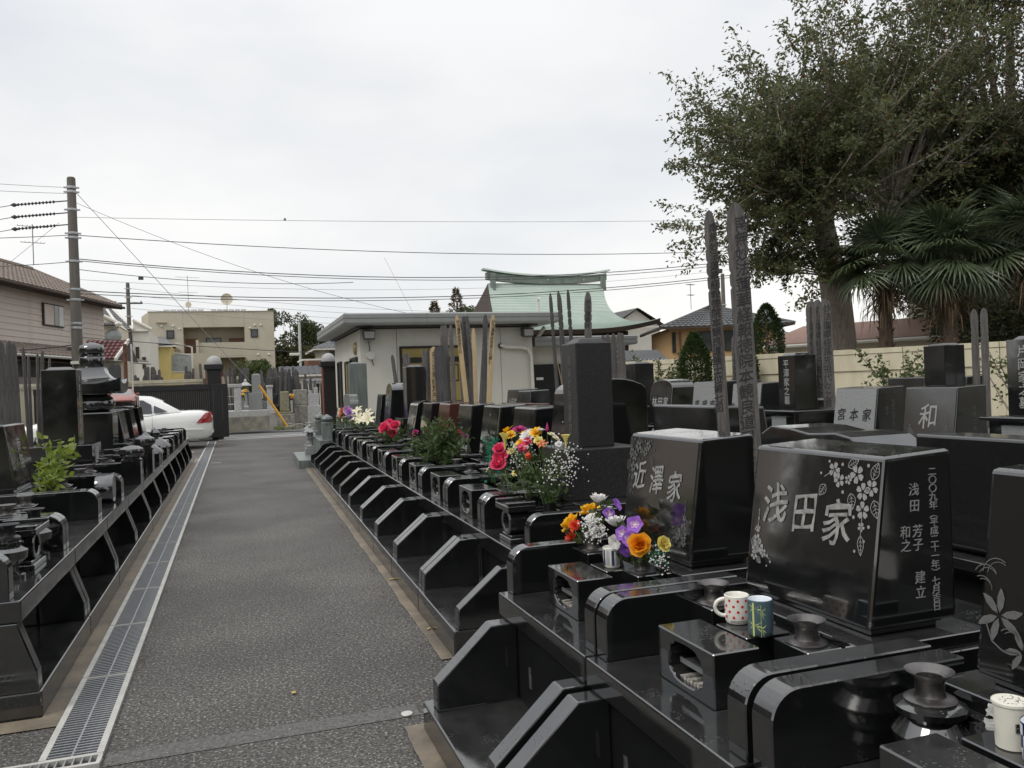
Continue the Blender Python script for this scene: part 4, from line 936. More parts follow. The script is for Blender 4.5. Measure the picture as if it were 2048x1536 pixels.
bundle(['left grey lettered plank seen between the two tall planks', 'right grey lettered plank seen between the two tall planks'], [(7.0, 10.44, 2.02, -.01), (7.0, 10.30, 2.02, -.01)], 'plank_grey', '妙法蓮華経爲居士', 'planks between the two tall ones', .12, -.5)
GL = 'wooden memorial planks at the far left'
XL = -2.6
bundle([ORD[k] + ' of the three tallest grey planks at the left edge' for k in range(3)], [(XL, 11.42, 2.16, -.02), (XL, 11.66, 2.18, -.02), (XL + .02, 11.92, 2.17, -.02)], 'plank_grey', None, GL, .10, .9)
for k in range(7): plank(('leftmost', 'second', 'third', 'fourth', 'fifth', 'sixth', 'rightmost')[k] + ' thin leaning plank left of the tall flat stele on the left', XL - .03 * (k % 2), 12.0 + .27 * k, .5, 1.55 + .05 * (k % 3), .048, .9 + R.uniform(-.2, .2), 'plank_grey', None, (-.08 + .025 * k, .0), GL)
bundle(['left dark plank between the pagoda stone and the rusty pole', 'right dark plank between the pagoda stone and the rusty pole'], [(-2.6, 20.75, 2.22, 0), (-2.55, 21.3, 2.22, 0)], 'plank_dark', None, 'planks right of the pagoda stone', .15, .3)
plank('long thin dark plank leaning at the very left edge of the photo', -2.75, 11.9, .5, 2.2, .05, .3, 'plank_dark', None, (-.05, 0), GL)
s = Shape(); s.tube([(0, 0, 0), (0, 0, 2.85)], .05, 10); tag(s.build('rusty_pole', 'rust', None, loc=(-2.68, 24, 0), smooth=40), 'slender rust brown pole standing before the white sedan', 'pole')
s = Shape(); s.tube([(0, 0, 0), (0, 0, 2.85)], .022, 8); tag(s.build('white_pole', 'white_pipe', None, loc=(-2.53, 24.05, 0), smooth=40), 'thin white pole touching the rust brown pole', 'pole')

# ---------------------------------------------------------------- flowers
def petal_ring(s, c, ax, n, L, wd, a0, a1, rot=0.0, jit=.12, base=.06, tip=.25):
    ax = Vector(ax).normalized(); u = ax.orthogonal().normalized(); v = ax.cross(u); c = Vector(c)
    for k in range(n):
        t = rot + 2 * math.pi * k / n + R.uniform(-jit, jit); er = u * math.cos(t) + v * math.sin(t); es = ax.cross(er)
        Lk = L * R.uniform(.88, 1.1); p = c + er * L * base; vs = []
        prof = ((0, .25), (.33, .85), (.7, 1.0), (1.0, tip)); prev = 0
        for tt, wk in prof:
            a = rad(a0 + (a1 - a0) * tt + R.uniform(-5, 5)); p = p + (ax * math.cos(a) + er * math.sin(a)) * Lk * (tt - prev); prev = tt
            e1 = es * wd * wk * .5; cup = (ax * .12 - er * .05) * wd * wk
            vs += [p + e1 + cup, p, p - e1 + cup]
        s.add(vs, [(3*j + i, 3*j + i + 1, 3*j + i + 4, 3*j + i + 3) for j in range(3) for i in range(2)])
def flower(kind, c, ax, r, col, parent, centre=None):
    s = Shape()
    if kind == 'rose':
        petal_ring(s, c, ax, 4, r * .7, r * .8, 14, -8, 0, tip=.75); petal_ring(s, c, ax, 5, r * .85, r * 1.1, 30, 6, .6, tip=.8); petal_ring(s, c, ax, 6, r * .98, r * 1.25, 52, 30, .2, tip=.8); petal_ring(s, c, ax, 7, r * 1.05, r * 1.25, 74, 66, .5, tip=.75)
    elif kind == 'bellflower': petal_ring(s, c, ax, 5, r * 1.1, r * 1.05, 42, 88, R.uniform(0, 1), tip=.12, base=.02)
    elif kind == 'chrysanthemum': petal_ring(s, c, ax, 13, r * 1.15, r * .44, 76, 38, 0, tip=.5); petal_ring(s, c, ax, 10, r * 1.0, r * .42, 56, 18, .3, tip=.5); petal_ring(s, c, ax, 7, r * .8, r * .36, 30, 4, .1, tip=.5)
    elif kind == 'daisy': petal_ring(s, c, ax, 14, r, r * .4, 60, 80, 0, tip=.6); petal_ring(s, c, ax, 12, r * .75, r * .36, 35, 45, .2, tip=.6); petal_ring(s, c, ax, 7, r * .45, r * .3, 15, 15)
    elif kind == 'lily': petal_ring(s, c, ax, 6, r * 1.25, r * .5, 30, 100, R.uniform(0, 1), tip=.1)
    elif kind == 'carnation':
        for k in range(4): petal_ring(s, c, ax, 6, r * (.6 + .13 * k), r * .6, 10 + 18 * k, 20 + 18 * k, k * .4, tip=1.0)
    elif kind == 'celosia': s.lathe([(0.0, 0), (r * .5, r * .3), (r * .45, r * .9), (r * .2, r * 1.8), (0, r * 2.4)], 7, c, cap=False)
    elif kind == 'calla': s.lathe([(r * .12, -r * 1.6), (r * .2, -r * .6), (r * .38, 0), (r * .75, r * .5), (r * .8, r * .55)], 9, c, cap=False); s.tube([Vector(c) + Vector((0, 0, -r * .4)), Vector(c) + Vector((0, 0, r * .35))], r * .12, 5)
    elif kind == 'bud': s.lathe([(0, -r), (r * .7, -r * .4), (r * .75, .1 * r), (r * .45, r * .8), (0, r)], 7, c, cap=False); petal_ring(s, Vector(c) + Vector(ax).normalized() * r * .3, ax, 5, r * .9, r * .7, 30, 50, tip=.5)
    o = s.build(kind, 'petal_' + col, parent, fix=False, smooth=70)
    if kind == 'bellflower' and centre:
        q = Shape(); petal_ring(q, Vector(c) + Vector(ax).normalized() * r * .10, ax, 5, r * .62, r * .5, 46, 84, 0, tip=.05, base=.02); q.build('petal_hearts', 'petal_lilac', o, fix=False)
        q = Shape(); petal_ring(q, Vector(c) + Vector(ax).normalized() * r * .16, ax, 5, r * .26, r * .14, 40, 60, .6, tip=.1); q.build('stamens', 'petal_white', o, fix=False)
    elif centre:
        q = Shape(); q.ball(Vector(c) + Vector(ax).normalized() * r * .25, r * .16, 6); q.build('flower_centre', 'petal_' + centre, o)
    return o
def leaves_at(parent, pts, L, wd, m, n=6, spread=.02, seed=1, out=None, name='foliage'):
    cs = []; ds = []
    for p in pts:
        for k in range(n):
            cs.append([p[0] + R.gauss(0, spread), p[1] + R.gauss(0, spread), p[2] + R.gauss(0, spread)])
            ds.append([R.gauss(0, .8), R.gauss(0, .8), R.uniform(0, .9)] if out is None else [p[0] - out[0] + R.gauss(0, .02), p[1] - out[1] + R.gauss(0, .02), p[2] - out[2]])
    o = leaf_mesh(name, cs, ds, L, wd, m, parent, seed, droop=.0, fold=.15); o['kind'] = 'stuff'; return o
def stems(parent, root, tips, r=.0022, m='stem'):
    s = Shape()
    for t in tips:
        a = Vector(root) + Vector((R.uniform(-.02, .02), R.uniform(-.02, .02), 0)); b = Vector(t); mid = (a + b) / 2 + Vector((R.uniform(-.015, .015), R.uniform(-.015, .015), .01))
        s.tube([a, mid, b], r, 4, cap=False)
    o = s.build('stems', m, parent, fix=False); o['kind'] = 'stuff'; return o
def balls(parent, pts, r, m, name='baby_breath'):
    s = Shape()
    for p in pts:
        q = r * R.uniform(.7, 1.2); x, y, z = p
        s.add([(x+q,y,z),(x-q,y,z),(x,y+q,z),(x,y-q,z),(x,y,z+q),(x,y,z-q)], [(0,2,4),(2,1,4),(1,3,4),(3,0,4),(2,0,5),(1,2,5),(3,1,5),(0,3,5)])
    o = s.build(name, m, parent, fix=False); o['kind'] = 'stuff'; return o
def bouquet(label, root, heads, group=None, fit=1.0):
    """heads: (kind, dx, y, z, r, colour, axis, centre) with y,z in the world and dx from the root."""
    t = thing('flower_bouquet', label, 'bouquet', root, 0, group); tips = []
    for (k, dx, y, z, r, col, ax, cen) in heads:
        p = (dx, y - root[1], z - root[2]); flower(k, p, ax, r, col, t, cen); tips.append(p)
    stems(t, (0, 0, -.03), tips)
    if fit != 1.0: t.scale = (fit, fit, fit); t.location = (root[0] * fit, root[1] * fit, EYE - (EYE - root[2]) * fit)
    return t, tips
CAMD = Vector((-.45, -.85, .25))
L1 = (1.565, 3.60, .68)
t, tips = bouquet('artificial bouquet of yellow roses, red buds and white baby breath left of the striped teacup', L1, [
    ('rose', -.02, 3.73, .72, .054, 'yellow', (-.5, .2, .5), None), ('rose', .03, 3.63, .785, .050, 'yellow', (-.2, .1, .9), None),
    ('carnation', -.05, 3.635, .735, .03, 'red', (-.5, -.5, .4), None), ('carnation', -.05, 3.69, .675, .028, 'red', (-.6, -.5, .3), None),
    ('chrysanthemum', .0, 3.478, .862, .046, 'white', (.05, 0, 1), None), ('bellflower', .02, 3.335, .865, .034, 'purple', (.5, -.6, .5), None), ('bellflower', .0, 3.375, .82, .036, 'purple', (.2, -.8, .4), 'lilac'),
    ('bud', .03, 3.43, .82, .03, 'white', (0, 0, 1), None), ('bellflower', .0, 3.545, .775, .035, 'white', (-.3, -.3, .7), None)], None, NK)
balls(t, [(-.04 + R.gauss(0, .022), -.155 + R.gauss(0, .036), .072 + R.gauss(0, .028)) for k in range(260)], .0058, 'petal_white')
leaves_at(t, [(.02, -.05, .14), (.02, -.14, .15), (.0, .0, .03), (-.03, -.05, .02), (0, .06, .0), (0, -.1, .05), (-.04, .09, -.01)], .055, .026, 'leaf_bouquet', 7, .018)
R1 = (1.565, 3.09, .68)
t, tips = bouquet('artificial bouquet of purple bellflowers and orange rose right of the striped teacup', R1, [
    ('chrysanthemum', -.02, 3.25, .79, .048, 'white', (-.1, .1, 1), None), ('bellflower', -.03, 3.052, .828, .036, 'purple', (-.5, -.8, .35), 'lilac'), ('bellflower', -.05, 3.128, .78, .034, 'purple', (-.6, -.7, .3), 'lilac'),
    ('bellflower', -.06, 3.05, .772, .034, 'purple', (-.5, -.85, .2), 'lilac'), ('bellflower', -.05, 3.10, .725, .032, 'violet', (-.4, -.8, -.1), None), ('bellflower', -.05, 3.195, .735, .036, 'white', (-.7, -.3, -.1), None),
    ('rose', -.06, 2.955, .765, .044, 'orange', (-.55, -.8, .25), None), ('rose', .0, 2.885, .772, .030, 'paleyellow', (.1, -.8, .4), None)], None, NK)
balls(t, [(.0 + R.gauss(0, .02), -.19 + R.gauss(0, .022), .035 + R.gauss(0, .02)) for k in range(60)], .0045, 'petal_white')
leaves_at(t, [(.0, .12, .10), (-.02, .09, .02), (-.03, .08, -.01), (.0, 0, .02), (-.02, -.05, .01), (0, -.1, .04)], .06, .03, 'leaf_bouquet', 7, .016)
leaves_at(t, [(0, -.17, .03), (0, -.18, .05)], .03, .008, 'leaf_teal', 14, .02)
# mixed bouquets on the column grave
k_ = .9
def sc(y, z): return y * k_, EYE - (EYE - z) * k_
def hd(kind, y, z, r, col, ax=(-.4, -.5, .7), cen=None, dx=0.0): return (kind, dx, *sc(y, z), r, col, ax, cen)
MR = (1.735, 4.565, .70); ML = (1.735, 4.88, .70)
t, tips = bouquet('large mixed bouquet with trailing baby breath in the right stand before the rough column', MR, [
    hd('daisy', 5.195, 1.085, .04, 'yellow', dx=-.02), hd('daisy', 5.276, 1.055, .045, 'white', dx=-.05), hd('carnation', 5.248, 1.02, .036, 'pink', dx=-.06), hd('bud', 5.36, .975, .026, 'pink', dx=-.07), hd('bud', 5.24, .975, .018, 'pink', dx=-.08),
    hd('bud', 5.114, .94, .024, 'red', dx=-.1), hd('celosia', 5.04, 1.10, .024, 'magenta', (0, 0, 1)), hd('daisy', 4.97, 1.08, .028, 'cream', (.2, -.3, .9)), hd('daisy', 4.90, 1.06, .026, 'cream', (.3, -.4, .8)),
    hd('calla', 4.733, 1.075, .035, 'paleyellow', (0, 0, 1)), hd('daisy', 5.10, 1.04, .03, 'paleyellow', dx=-.04), hd('lily', 5.03, 1.02, .03, 'rust', dx=-.04), hd('daisy', 5.16, 1.10, .028, 'white', (0, 0, 1)), hd('daisy', 4.85, 1.03, .022, 'white')])
def cloud(yc, zc, sy, sz, n, dx=0.0):
    out = []
    for k in range(n):
        y, z = sc(yc + R.gauss(0, sy), zc + R.gauss(0, sz)); out.append((dx + R.gauss(0, .05), y, z))
    return out
balls(t, [(a, y - MR[1], z - MR[2]) for a, y, z in cloud(4.80, .93, .10, .07, 150) + cloud(4.87, .84, .07, .04, 70)], .0055, 'petal_white')
leaves_at(t, [(R.gauss(0, .04), R.gauss(0, .1), R.uniform(.02, .28)) for k in range(26)], .055, .026, 'leaf_bouquet', 6, .02)
t, tips = bouquet('mixed bouquet of yellow and crimson flowers in the left stand before the rough column', ML, [
    hd('daisy', 5.87, 1.065, .05, 'yellow', (-.4, .2, .8)), hd('daisy', 5.80, 1.04, .04, 'yellow'), hd('daisy', 5.604, 1.08, .052, 'magenta', (-.1, -.2, .9)), hd('daisy', 5.50, 1.06, .035, 'yellow', (0, 0, 1)), hd('daisy', 5.40, 1.085, .03, 'white', (0, 0, 1)),
    hd('daisy', 5.393, 1.01, .038, 'yellow', dx=-.05), hd('calla', 5.81, 1.03, .05, 'paleyellow', (0, 0, 1), dx=-.04), hd('daisy', 5.68, .97, .024, 'cream'), hd('daisy', 5.60, .99, .024, 'white'), hd('daisy', 5.52, 1.02, .022, 'cream'), hd('daisy', 5.80, .92, .03, 'paleyellow'), hd('daisy', 5.47, .97, .02, 'white')])
balls(t, [(a, y - ML[1], z - ML[2]) for a, y, z in cloud(5.55, .92, .09, .06, 150)], .0055, 'petal_white')
leaves_at(t, [(R.gauss(0, .04), R.gauss(.05, .09), R.uniform(.02, .28)) for k in range(24)], .055, .024, 'leaf_bouquet', 6, .02)
def hs2(kind, y, z, r, col, ax=(-.4, -.5, .7), dx=0.0): return (kind, dx, y * .985, EYE - (EYE - z) * .985, r, col, ax, None)
t, tips = bouquet('pink artificial roses with green leaves in the vase left of the mixed bouquets', (1.86, 5.66, .70), [hs2('rose', 5.94, .865, .06, 'pink'), hs2('rose', 5.90, .815, .06, 'pink', dx=-.03), hs2('rose', 5.95, .925, .05, 'pink'), hs2('rose', 6.0, .82, .045, 'pink', (-.6, .2, .4)), hs2('daisy', 5.60, .78, .03, 'paleyellow')])
leaves_at(t, [(0, .1, .03), (0, .15, .08), (.0, .25, .04), (-.02, .08, .0), (0, -.04, .02)], .06, .03, 'leaf_bouquet', 9, .03)
t = thing('flower_bouquet', 'upright teal artificial leaf spray beside the pink roses', 'bouquet', (1.86, 6.08, .70)); stems(t, (0, 0, -.03), [(0, 0, .28), (0, .02, .2)])
leaves_at(t, [(R.gauss(0, .02), R.gauss(-.02, .03), .03 + .017 * k) for k in range(15)], .055, .024, 'leaf_teal', 8, .02); flower('daisy', (0, .07, .06), (-.5, .2, .6), .035, 'cream', t)
t, tips = bouquet('bright pink artificial roses in a vase on the right row, left of the leafy bush', (2.0, 11.07, .70), [
    ('rose', 0, 11.55, .875, .07, 'pink', (-.5, .3, .7), None), ('rose', 0, 11.25, .94, .07, 'pink', (-.2, 0, 1), None), ('rose', -.1, 10.98, .885, .085, 'pink', (-.6, -.6, .5), None), ('rose', 0, 10.82, .915, .075, 'pink', (-.3, -.6, .7), None), ('rose', 0, 10.95, .835, .07, 'pink', (-.5, -.5, .1), None)])
leaves_at(t, [(R.gauss(0, .06), R.gauss(.0, .25), R.uniform(.02, .14)) for k in range(16)], .10, .05, 'leaf_bouquet', 8, .05)
t = thing('flower_bouquet', 'two crimson buds low behind the leafy bush', 'bouquet', (2.1, 9.9, .70)); flower('carnation', (0, .1, .16), (-.5, -.5, .5), .045, 'magenta', t); flower('carnation', (.05, -.5, .18), (-.5, -.5, .5), .04, 'magenta', t); stems(t, (0, 0, -.03), [(0, .1, .16), (.05, -.5, .18)])
for (lab, x, y, w_) in (('leafy evergreen grave spray, left half of the big green bush on the right row', 1.98, 8.5, .17), ('leafy evergreen grave spray, right half of the big green bush on the right row', 1.98, 7.95, .17)):
    t = thing('evergreen_spray', lab, 'plant', (x, y, .70), 0, 'evergreen sprays on the right row'); tips = []
    for k in range(30):
        a = R.uniform(0, 6.28); rr = abs(R.gauss(0, w_ * 1.15)); tips.append((.8 * rr * math.cos(a), 1.5 * rr * math.sin(a), R.uniform(.06, .40) - rr * .25))
    stems(t, (0, 0, -.03), tips, .004)
    cs = []; ds = []
    for p in tips:
        for q in range(26):
            f = R.uniform(.35, 1.02); cs.append([p[0] * f + R.gauss(0, .03), p[1] * f + R.gauss(0, .035), p[2] * f + R.gauss(0, .03)]); ds.append([p[0] + R.gauss(0, .12), p[1] + R.gauss(0, .12), R.uniform(-.1, .3)])
    o = leaf_mesh('foliage', cs, ds, .085, .032, 'leaf_bouquet', t, 5, 0, .15); o['kind'] = 'stuff'
t, tips = bouquet('white lilies in a vase before the grey stele on the right row', (2.05, 14.35, .70), [('lily', R.uniform(-.1, .1), 14.35 + dy, z, .10, 'cream', (R.uniform(-.6, -.1), R.uniform(-.8, .3), .6), None) for dy, z in ((-.1, 1.05), (.25, .98), (.7, .94), (-.5, 1.0), (-1.1, .98), (-.7, .9), (.1, .86), (-.3, .93), (.45, .88), (-1.3, .93))])
leaves_at(t, [(R.gauss(0, .1), R.gauss(0, .35), R.uniform(.02, .2)) for k in range(12)], .11, .04, 'leaf_bouquet', 6, .05)
t, tips = bouquet('orange and lilac flowers in a vase at the end of the right row', (2.1, 16.5, .70), [('carnation', 0, 17.0, .98, .10, 'rust', (-.5, -.5, .5), None), ('carnation', 0, 17.05, .90, .10, 'rust', (-.5, -.5, .5), None), ('rose', 0, 16.3, 1.02, .085, 'lilac', (-.5, -.6, .6), None), ('rose', 0, 16.1, .98, .08, 'lilac', (-.5, -.6, .6), None), ('daisy', 0, 16.9, .83, .07, 'white', (-.5, -.5, .5), None), ('bellflower', 0, 15.8, .93, .09, 'violet', (-.5, -.6, .3), None)])
leaves_at(t, [(R.gauss(0, .1), R.gauss(0, .25), R.uniform(.02, .2)) for k in range(10)], .11, .04, 'leaf_bouquet', 6, .05)
# fresh green sprig on the left row
t = thing('sakaki_sprig', 'fresh light green leafy sprig leaning from a vase on the left row', 'plant', (-1.376, 7.29, .71)); tips = []
cs = []; ds = []; s = Shape()
for k in range(9):
    a = k / 8; tip = Vector((R.gauss(0, .05), -.30 + 1.15 * a, .10 + .17 * a + R.gauss(0, .04))); s.tube([(0, 0, -.03), tip * .5 + Vector((0, 0, .04)), tip], .004, 4)
    for q in range(22):
        f = R.uniform(.3, 1.05); p = tip * f; cs.append([p.x + R.gauss(0, .03), p.y + R.gauss(0, .05), p.z + .03 + R.gauss(0, .035)]); ds.append([R.gauss(0, .5), tip.y + R.gauss(0, .6), R.uniform(0, .6)])
s.build('stems', 'stem', t)['kind'] = 'stuff'
o = leaf_mesh('foliage', cs, ds, .095, .042, 'leaf_fresh', t, 8, 0, .12); o['kind'] = 'stuff'

# ---------------------------------------------------------------- cups
def cup(label, name, x, y, z, r, h, m_out, m_in, taper=1.0, foot=.0, rz=0.0):
    t = thing(name, label, 'cup', (x * NK, y * NK, EYE - (EYE - z) * NK + .0012), rz); t.scale = (NK, NK, NK)
    s = Shape(); s.lathe([(0, 0), (r * taper * .8, 0), (r * taper * .93, .004), (r * taper, .012), (r, h * .55), (r, h - .002), (r - .0025, h)], 36, cap=False); s.build('cup_body', m_out, t, smooth=40)
    s = Shape(); s.lathe([(r - .0025, h), (r - .005, h - .003), (r - .006, h * .5), (r * .7, h * .2), (0, h * .18)], 36, cap=False); s.build('cup_inside', m_in, t, smooth=50)
    return t
def on_cyl(s, r, u0, u1, z0, z1, n=4):
    vs = []
    for k in range(n + 1):
        a = u0 + (u1 - u0) * k / n; vs += [(r * math.cos(a), r * math.sin(a), z0), (r * math.cos(a), r * math.sin(a), z1)]
    s.add(vs, [(2*k, 2*k+2, 2*k+3, 2*k+1) for k in range(n)])
def disc_cyl(s, r, a, z, q):
    pts = [(r, a, z)] ; n = 12
    vs = [(r * math.cos(a), r * math.sin(a), z)] + [(r * math.cos(a + q / r * math.cos(2*math.pi*k/n)), r * math.sin(a + q / r * math.cos(2*math.pi*k/n)), z + q * math.sin(2*math.pi*k/n)) for k in range(n)]
    s.add(vs, [(0, k + 1, (k + 1) % n + 1) for k in range(n)])
VA = math.atan2(-2.3, -1.52)          # direction of the viewer seen from the cups
t = cup('white mug with red polka dots standing on the grave with etched cherry blossoms', 'dotted_mug', 1.525, 2.325, .618, .040, .092, 'ceramic_cream', 'ceramic_cream', .97)
s = Shape(); hp = []
for k in range(13):
    a = rad(-100 + 200 * k / 12); rr = .040 + .030 * math.cos(a) if math.cos(a) > -.4 else .030; hp.append((rr, .05 + .027 * math.sin(a)))
ha = VA - 1.45
s.tube([(p[0] * math.cos(ha), p[0] * math.sin(ha), p[1]) for p in hp], .0065, 10); s.build('handle', 'ceramic_cream', t, smooth=50)
s = Shape()
for j, z in enumerate((.078, .060, .043, .025)):
    for k in range(9): disc_cyl(s, .0404, VA - .62 + (k + .5 * (j % 2)) * .70, z, .0046)
s.build('red_dots', 'glaze_red', t, fix=False)
s = Shape(); on_cyl(s, .0403, VA - .55, VA + .95, .0095, .0145, 10); bd = s.build('printed_band', 'glaze_black', t, fix=False)
s = Shape()
for k in range(26): on_cyl(s, .0405, VA - .5 + k * .054, VA - .5 + k * .054 + .03, .0107, .0133, 1)
s.build('band_lettering', 'ceramic_cream', bd, fix=False)
t = cup('dark teal cylindrical teacup with pale green bamboo beside the dotted mug', 'bamboo_teacup', 1.515, 2.185, .618, .0385, .112, 'ceramic_teal', 'ceramic_white', .97)
s = Shape(); on_cyl(s, .0388, VA - .66, VA - .50, .004, .106, 2); on_cyl(s, .0388, VA + .02, VA + .05, .002, .10, 1)
for z in (.030, .082):
    for a0, a1, dz in ((-.5, .1, .012), (-.45, .25, -.006), (-.4, .12, -.022), (-.62, -.95, .010), (-.62, -.9, -.014), (.05, .45, .012), (.05, .42, -.012), (.05, .3, -.026)):
        r = .0389; zz = z + (.008 if a0 < 0 else -.002); vs = [(r * math.cos(VA + a), r * math.sin(VA + a), zz + w_) for a, w_ in ((a0, 0), ((a0 + a1) / 2, dz * .5 + .0022), (a1, dz), ((a0 + a1) / 2, dz * .5 - .0022))]
        s.add(vs, [(0, 1, 2, 3)])
s.build('bamboo_print', 'glaze_bamboo', t, fix=False)
t = cup('cream teacup with dark blue vertical stripes between the two artificial bouquets', 'striped_teacup', 1.515, 3.24, .618, .040, .088, 'ceramic_cream', 'ceramic_cream', .90)
s = Shape()
for k in range(6):
    a = VA - .85 + k * 1.047; on_cyl(s, .0404, a - .12, a + .16, .014, .078, 3)
    for d in (.34, .42, .50, .58, .68): on_cyl(s, .0404, a + d, a + d + .025, .014, .078, 1)
s.build('blue_stripes', 'glaze_blue', t, fix=False)
t = cup('white cup with navy checks at the right edge of the photo', 'checked_teacup', 1.505, 1.235, .618, .039, .088, 'ceramic_white', 'ceramic_white', .95)
s = Shape()
for j in range(3):
    for k in range(4): a = VA + .2 + (k + .5 * (j % 2)) * math.pi / 2; on_cyl(s, .0394, a, a + math.pi / 4, .010 + .026 * j, .036 + .026 * j, 4)
s.lathe([(.0394, .084), (.0396, .088), (.039, .0885)], 30, cap=False); s.build('navy_checks', 'glaze_navy', t, fix=False)
t = thing('paper_cup', 'sealed cream paper cup wrapped in torn cling film beside the checked cup', 'cup', (1.525 * NK, 1.325 * NK, EYE - (EYE - .618) * NK + .0012)); t.scale = (NK, NK, NK)
s = Shape(); s.lathe([(.028, 0), (.030, .002), (.0335, .09), (.036, .092), (.036, .097), (.0345, .099), (.034, .0975), (0, .0975)], 30, cap=True); s.build('cup_body', 'paper_label', t, smooth=35)
for k, (st_, da, z) in enumerate((('お供え', -.35, .038), ('清酒', .1, .05), ('合掌', .45, .045))):
    a = VA + da; r = .0332; put('printed_text', letters(vert(st_), .010, 'glaze_black', 1, .01), t, frame((r * math.cos(a), r * math.sin(a), z), (-math.sin(a), math.cos(a), 0), (0, 0, 1))) if k == 1 else None
s = Shape()
for k in range(34):
    a = R.uniform(0, 6.28); q = .028 * math.sqrt(R.random()); stroke(s, [(q * math.cos(a), q * math.sin(a)), (q * math.cos(a) + R.uniform(-.005, .005), q * math.sin(a) + R.uniform(-.005, .005))], .0016)
o = s.build('lid_print', 'glaze_black', t, fix=False); o.location = (0, 0, .0982)
s = Shape(); 
for zz, q in ((.075, .012), (.045, .016)):
    a = VA - 1.5; c_, s_ = math.cos(a), math.sin(a); vs = []
    for j in range(5):
        for i in range(3): vs.append((c_ * (.033 + q * i * .55 + R.uniform(-.003, .003)), s_ * (.033 + q * i * .55) + R.uniform(-.004, .004), zz - .012 + .006 * j + R.uniform(-.003, .003)))
    s.add(vs, [(3*j+i, 3*j+i+1, 3*j+i+4, 3*j+i+3) for j in range(4) for i in range(2)])
s.build('cling_film', 'cling_film', t, fix=False)
# small fallen leaves
def fallen(lab, x, y, z, r):
    s = Shape(); s.add([(r, 0, .002), (.3*r, .5*r, .006), (-.6*r, .4*r, .003), (-r, 0, .006), (-.5*r, -.5*r, .003), (.4*r, -.4*r, .005)], [(0, 1, 3), (1, 2, 3), (3, 4, 5), (0, 3, 5)])
    o = s.build('fallen_leaf', 'dead_leaf', None, loc=(x, y, z), fix=False); o.rotation_euler = (0, 0, R.uniform(0, 6)); tag(o, lab, 'leaf')
fallen('small yellow fallen leaf alone on the asphalt in the middle foreground', .22, 4.04, .004, .022)
fallen('small dry leaf on the concrete strip by the near end of the far row', 1.03, 4.75, .010, .02)
fallen('small dry leaf at the asphalt edge beside the right plinths', 1.06, 6.1, .010, .03)
# the pink sports car carved in stone on the tenth left grave
t = thing('stone_sports_car', 'pink carved stone sports car sitting on top of a black headstone on the left', 'sculpture', (-1.93, 16.75, 1.255), rad(4))
s = Shape(); w_ = .24
secs = [(-.62, .06, .13, .21), (-.55, .03, .17, .235), (-.30, .03, .21, .245), (-.05, .03, .235, .245), (.30, .03, .23, .25), (.55, .04, .22, .245), (.62, .07, .18, .23)]
rows = [[(-hw * .96, y, zb), (-hw, y, zb + .05), (-hw, y, zt - .05), (-hw * .8, y, zt), (hw * .8, y, zt), (hw, y, zt - .05), (hw, y, zb + .05), (hw * .96, y, zb)] for y, zb, zt, hw in secs]
vs = [p for r_ in rows for p in r_]; s.add(vs, [(8*j+i, 8*j+(i+1) % 8, 8*j+8+(i+1) % 8, 8*j+8+i) for j in range(len(rows)-1) for i in range(8)] + [tuple(range(8)), tuple(48 + i for i in range(8))])
s.build('car_body', 'granite_pink', t, smooth=50)
s = Shape(); s.hexa([(-.205, -.10, .22), (.205, -.10, .22), (.205, .42, .22), (-.205, .42, .22)], [(-.145, .08, .335), (.145, .08, .335), (.145, .28, .335), (-.145, .28, .335)]); s.build('car_cabin', 'granite_pink', t, bevel=.012, seg=2)
s = Shape(); s.hexa([(-.17, -.093, .228), (.17, -.093, .228), (.17, -.097, .228), (-.17, -.097, .228)], [(-.13, .07, .322), (.13, .07, .322), (.13, .06, .326), (-.13, .06, .326)]); s.build('windscreen', 'granite_grey', t)
for sx in (-1, 1):
    s = Shape(); s.box(sx * .25 - .03, sx * .25 + .03, -.06, -.02, .22, .255); s.build('mirror', 'granite_pink', t, bevel=.008)
    for yy in (-.38, .38): s = Shape(); s.lathe([(.10, -.03), (.105, 0), (.10, .03)], 16, axis='x'); s.build('wheel', 'granite_red', t, smooth=40, loc=(sx * .225, yy, .095))
s = Shape(); s.box(-.26, .26, -.66, .66, -.02, .0); s.build('car_plinth', 'granite_black', t)
s = Shape(); s.box(-.22, .22, -.632, -.625, .05, .10); s.build('grille', 'granite_black', t)

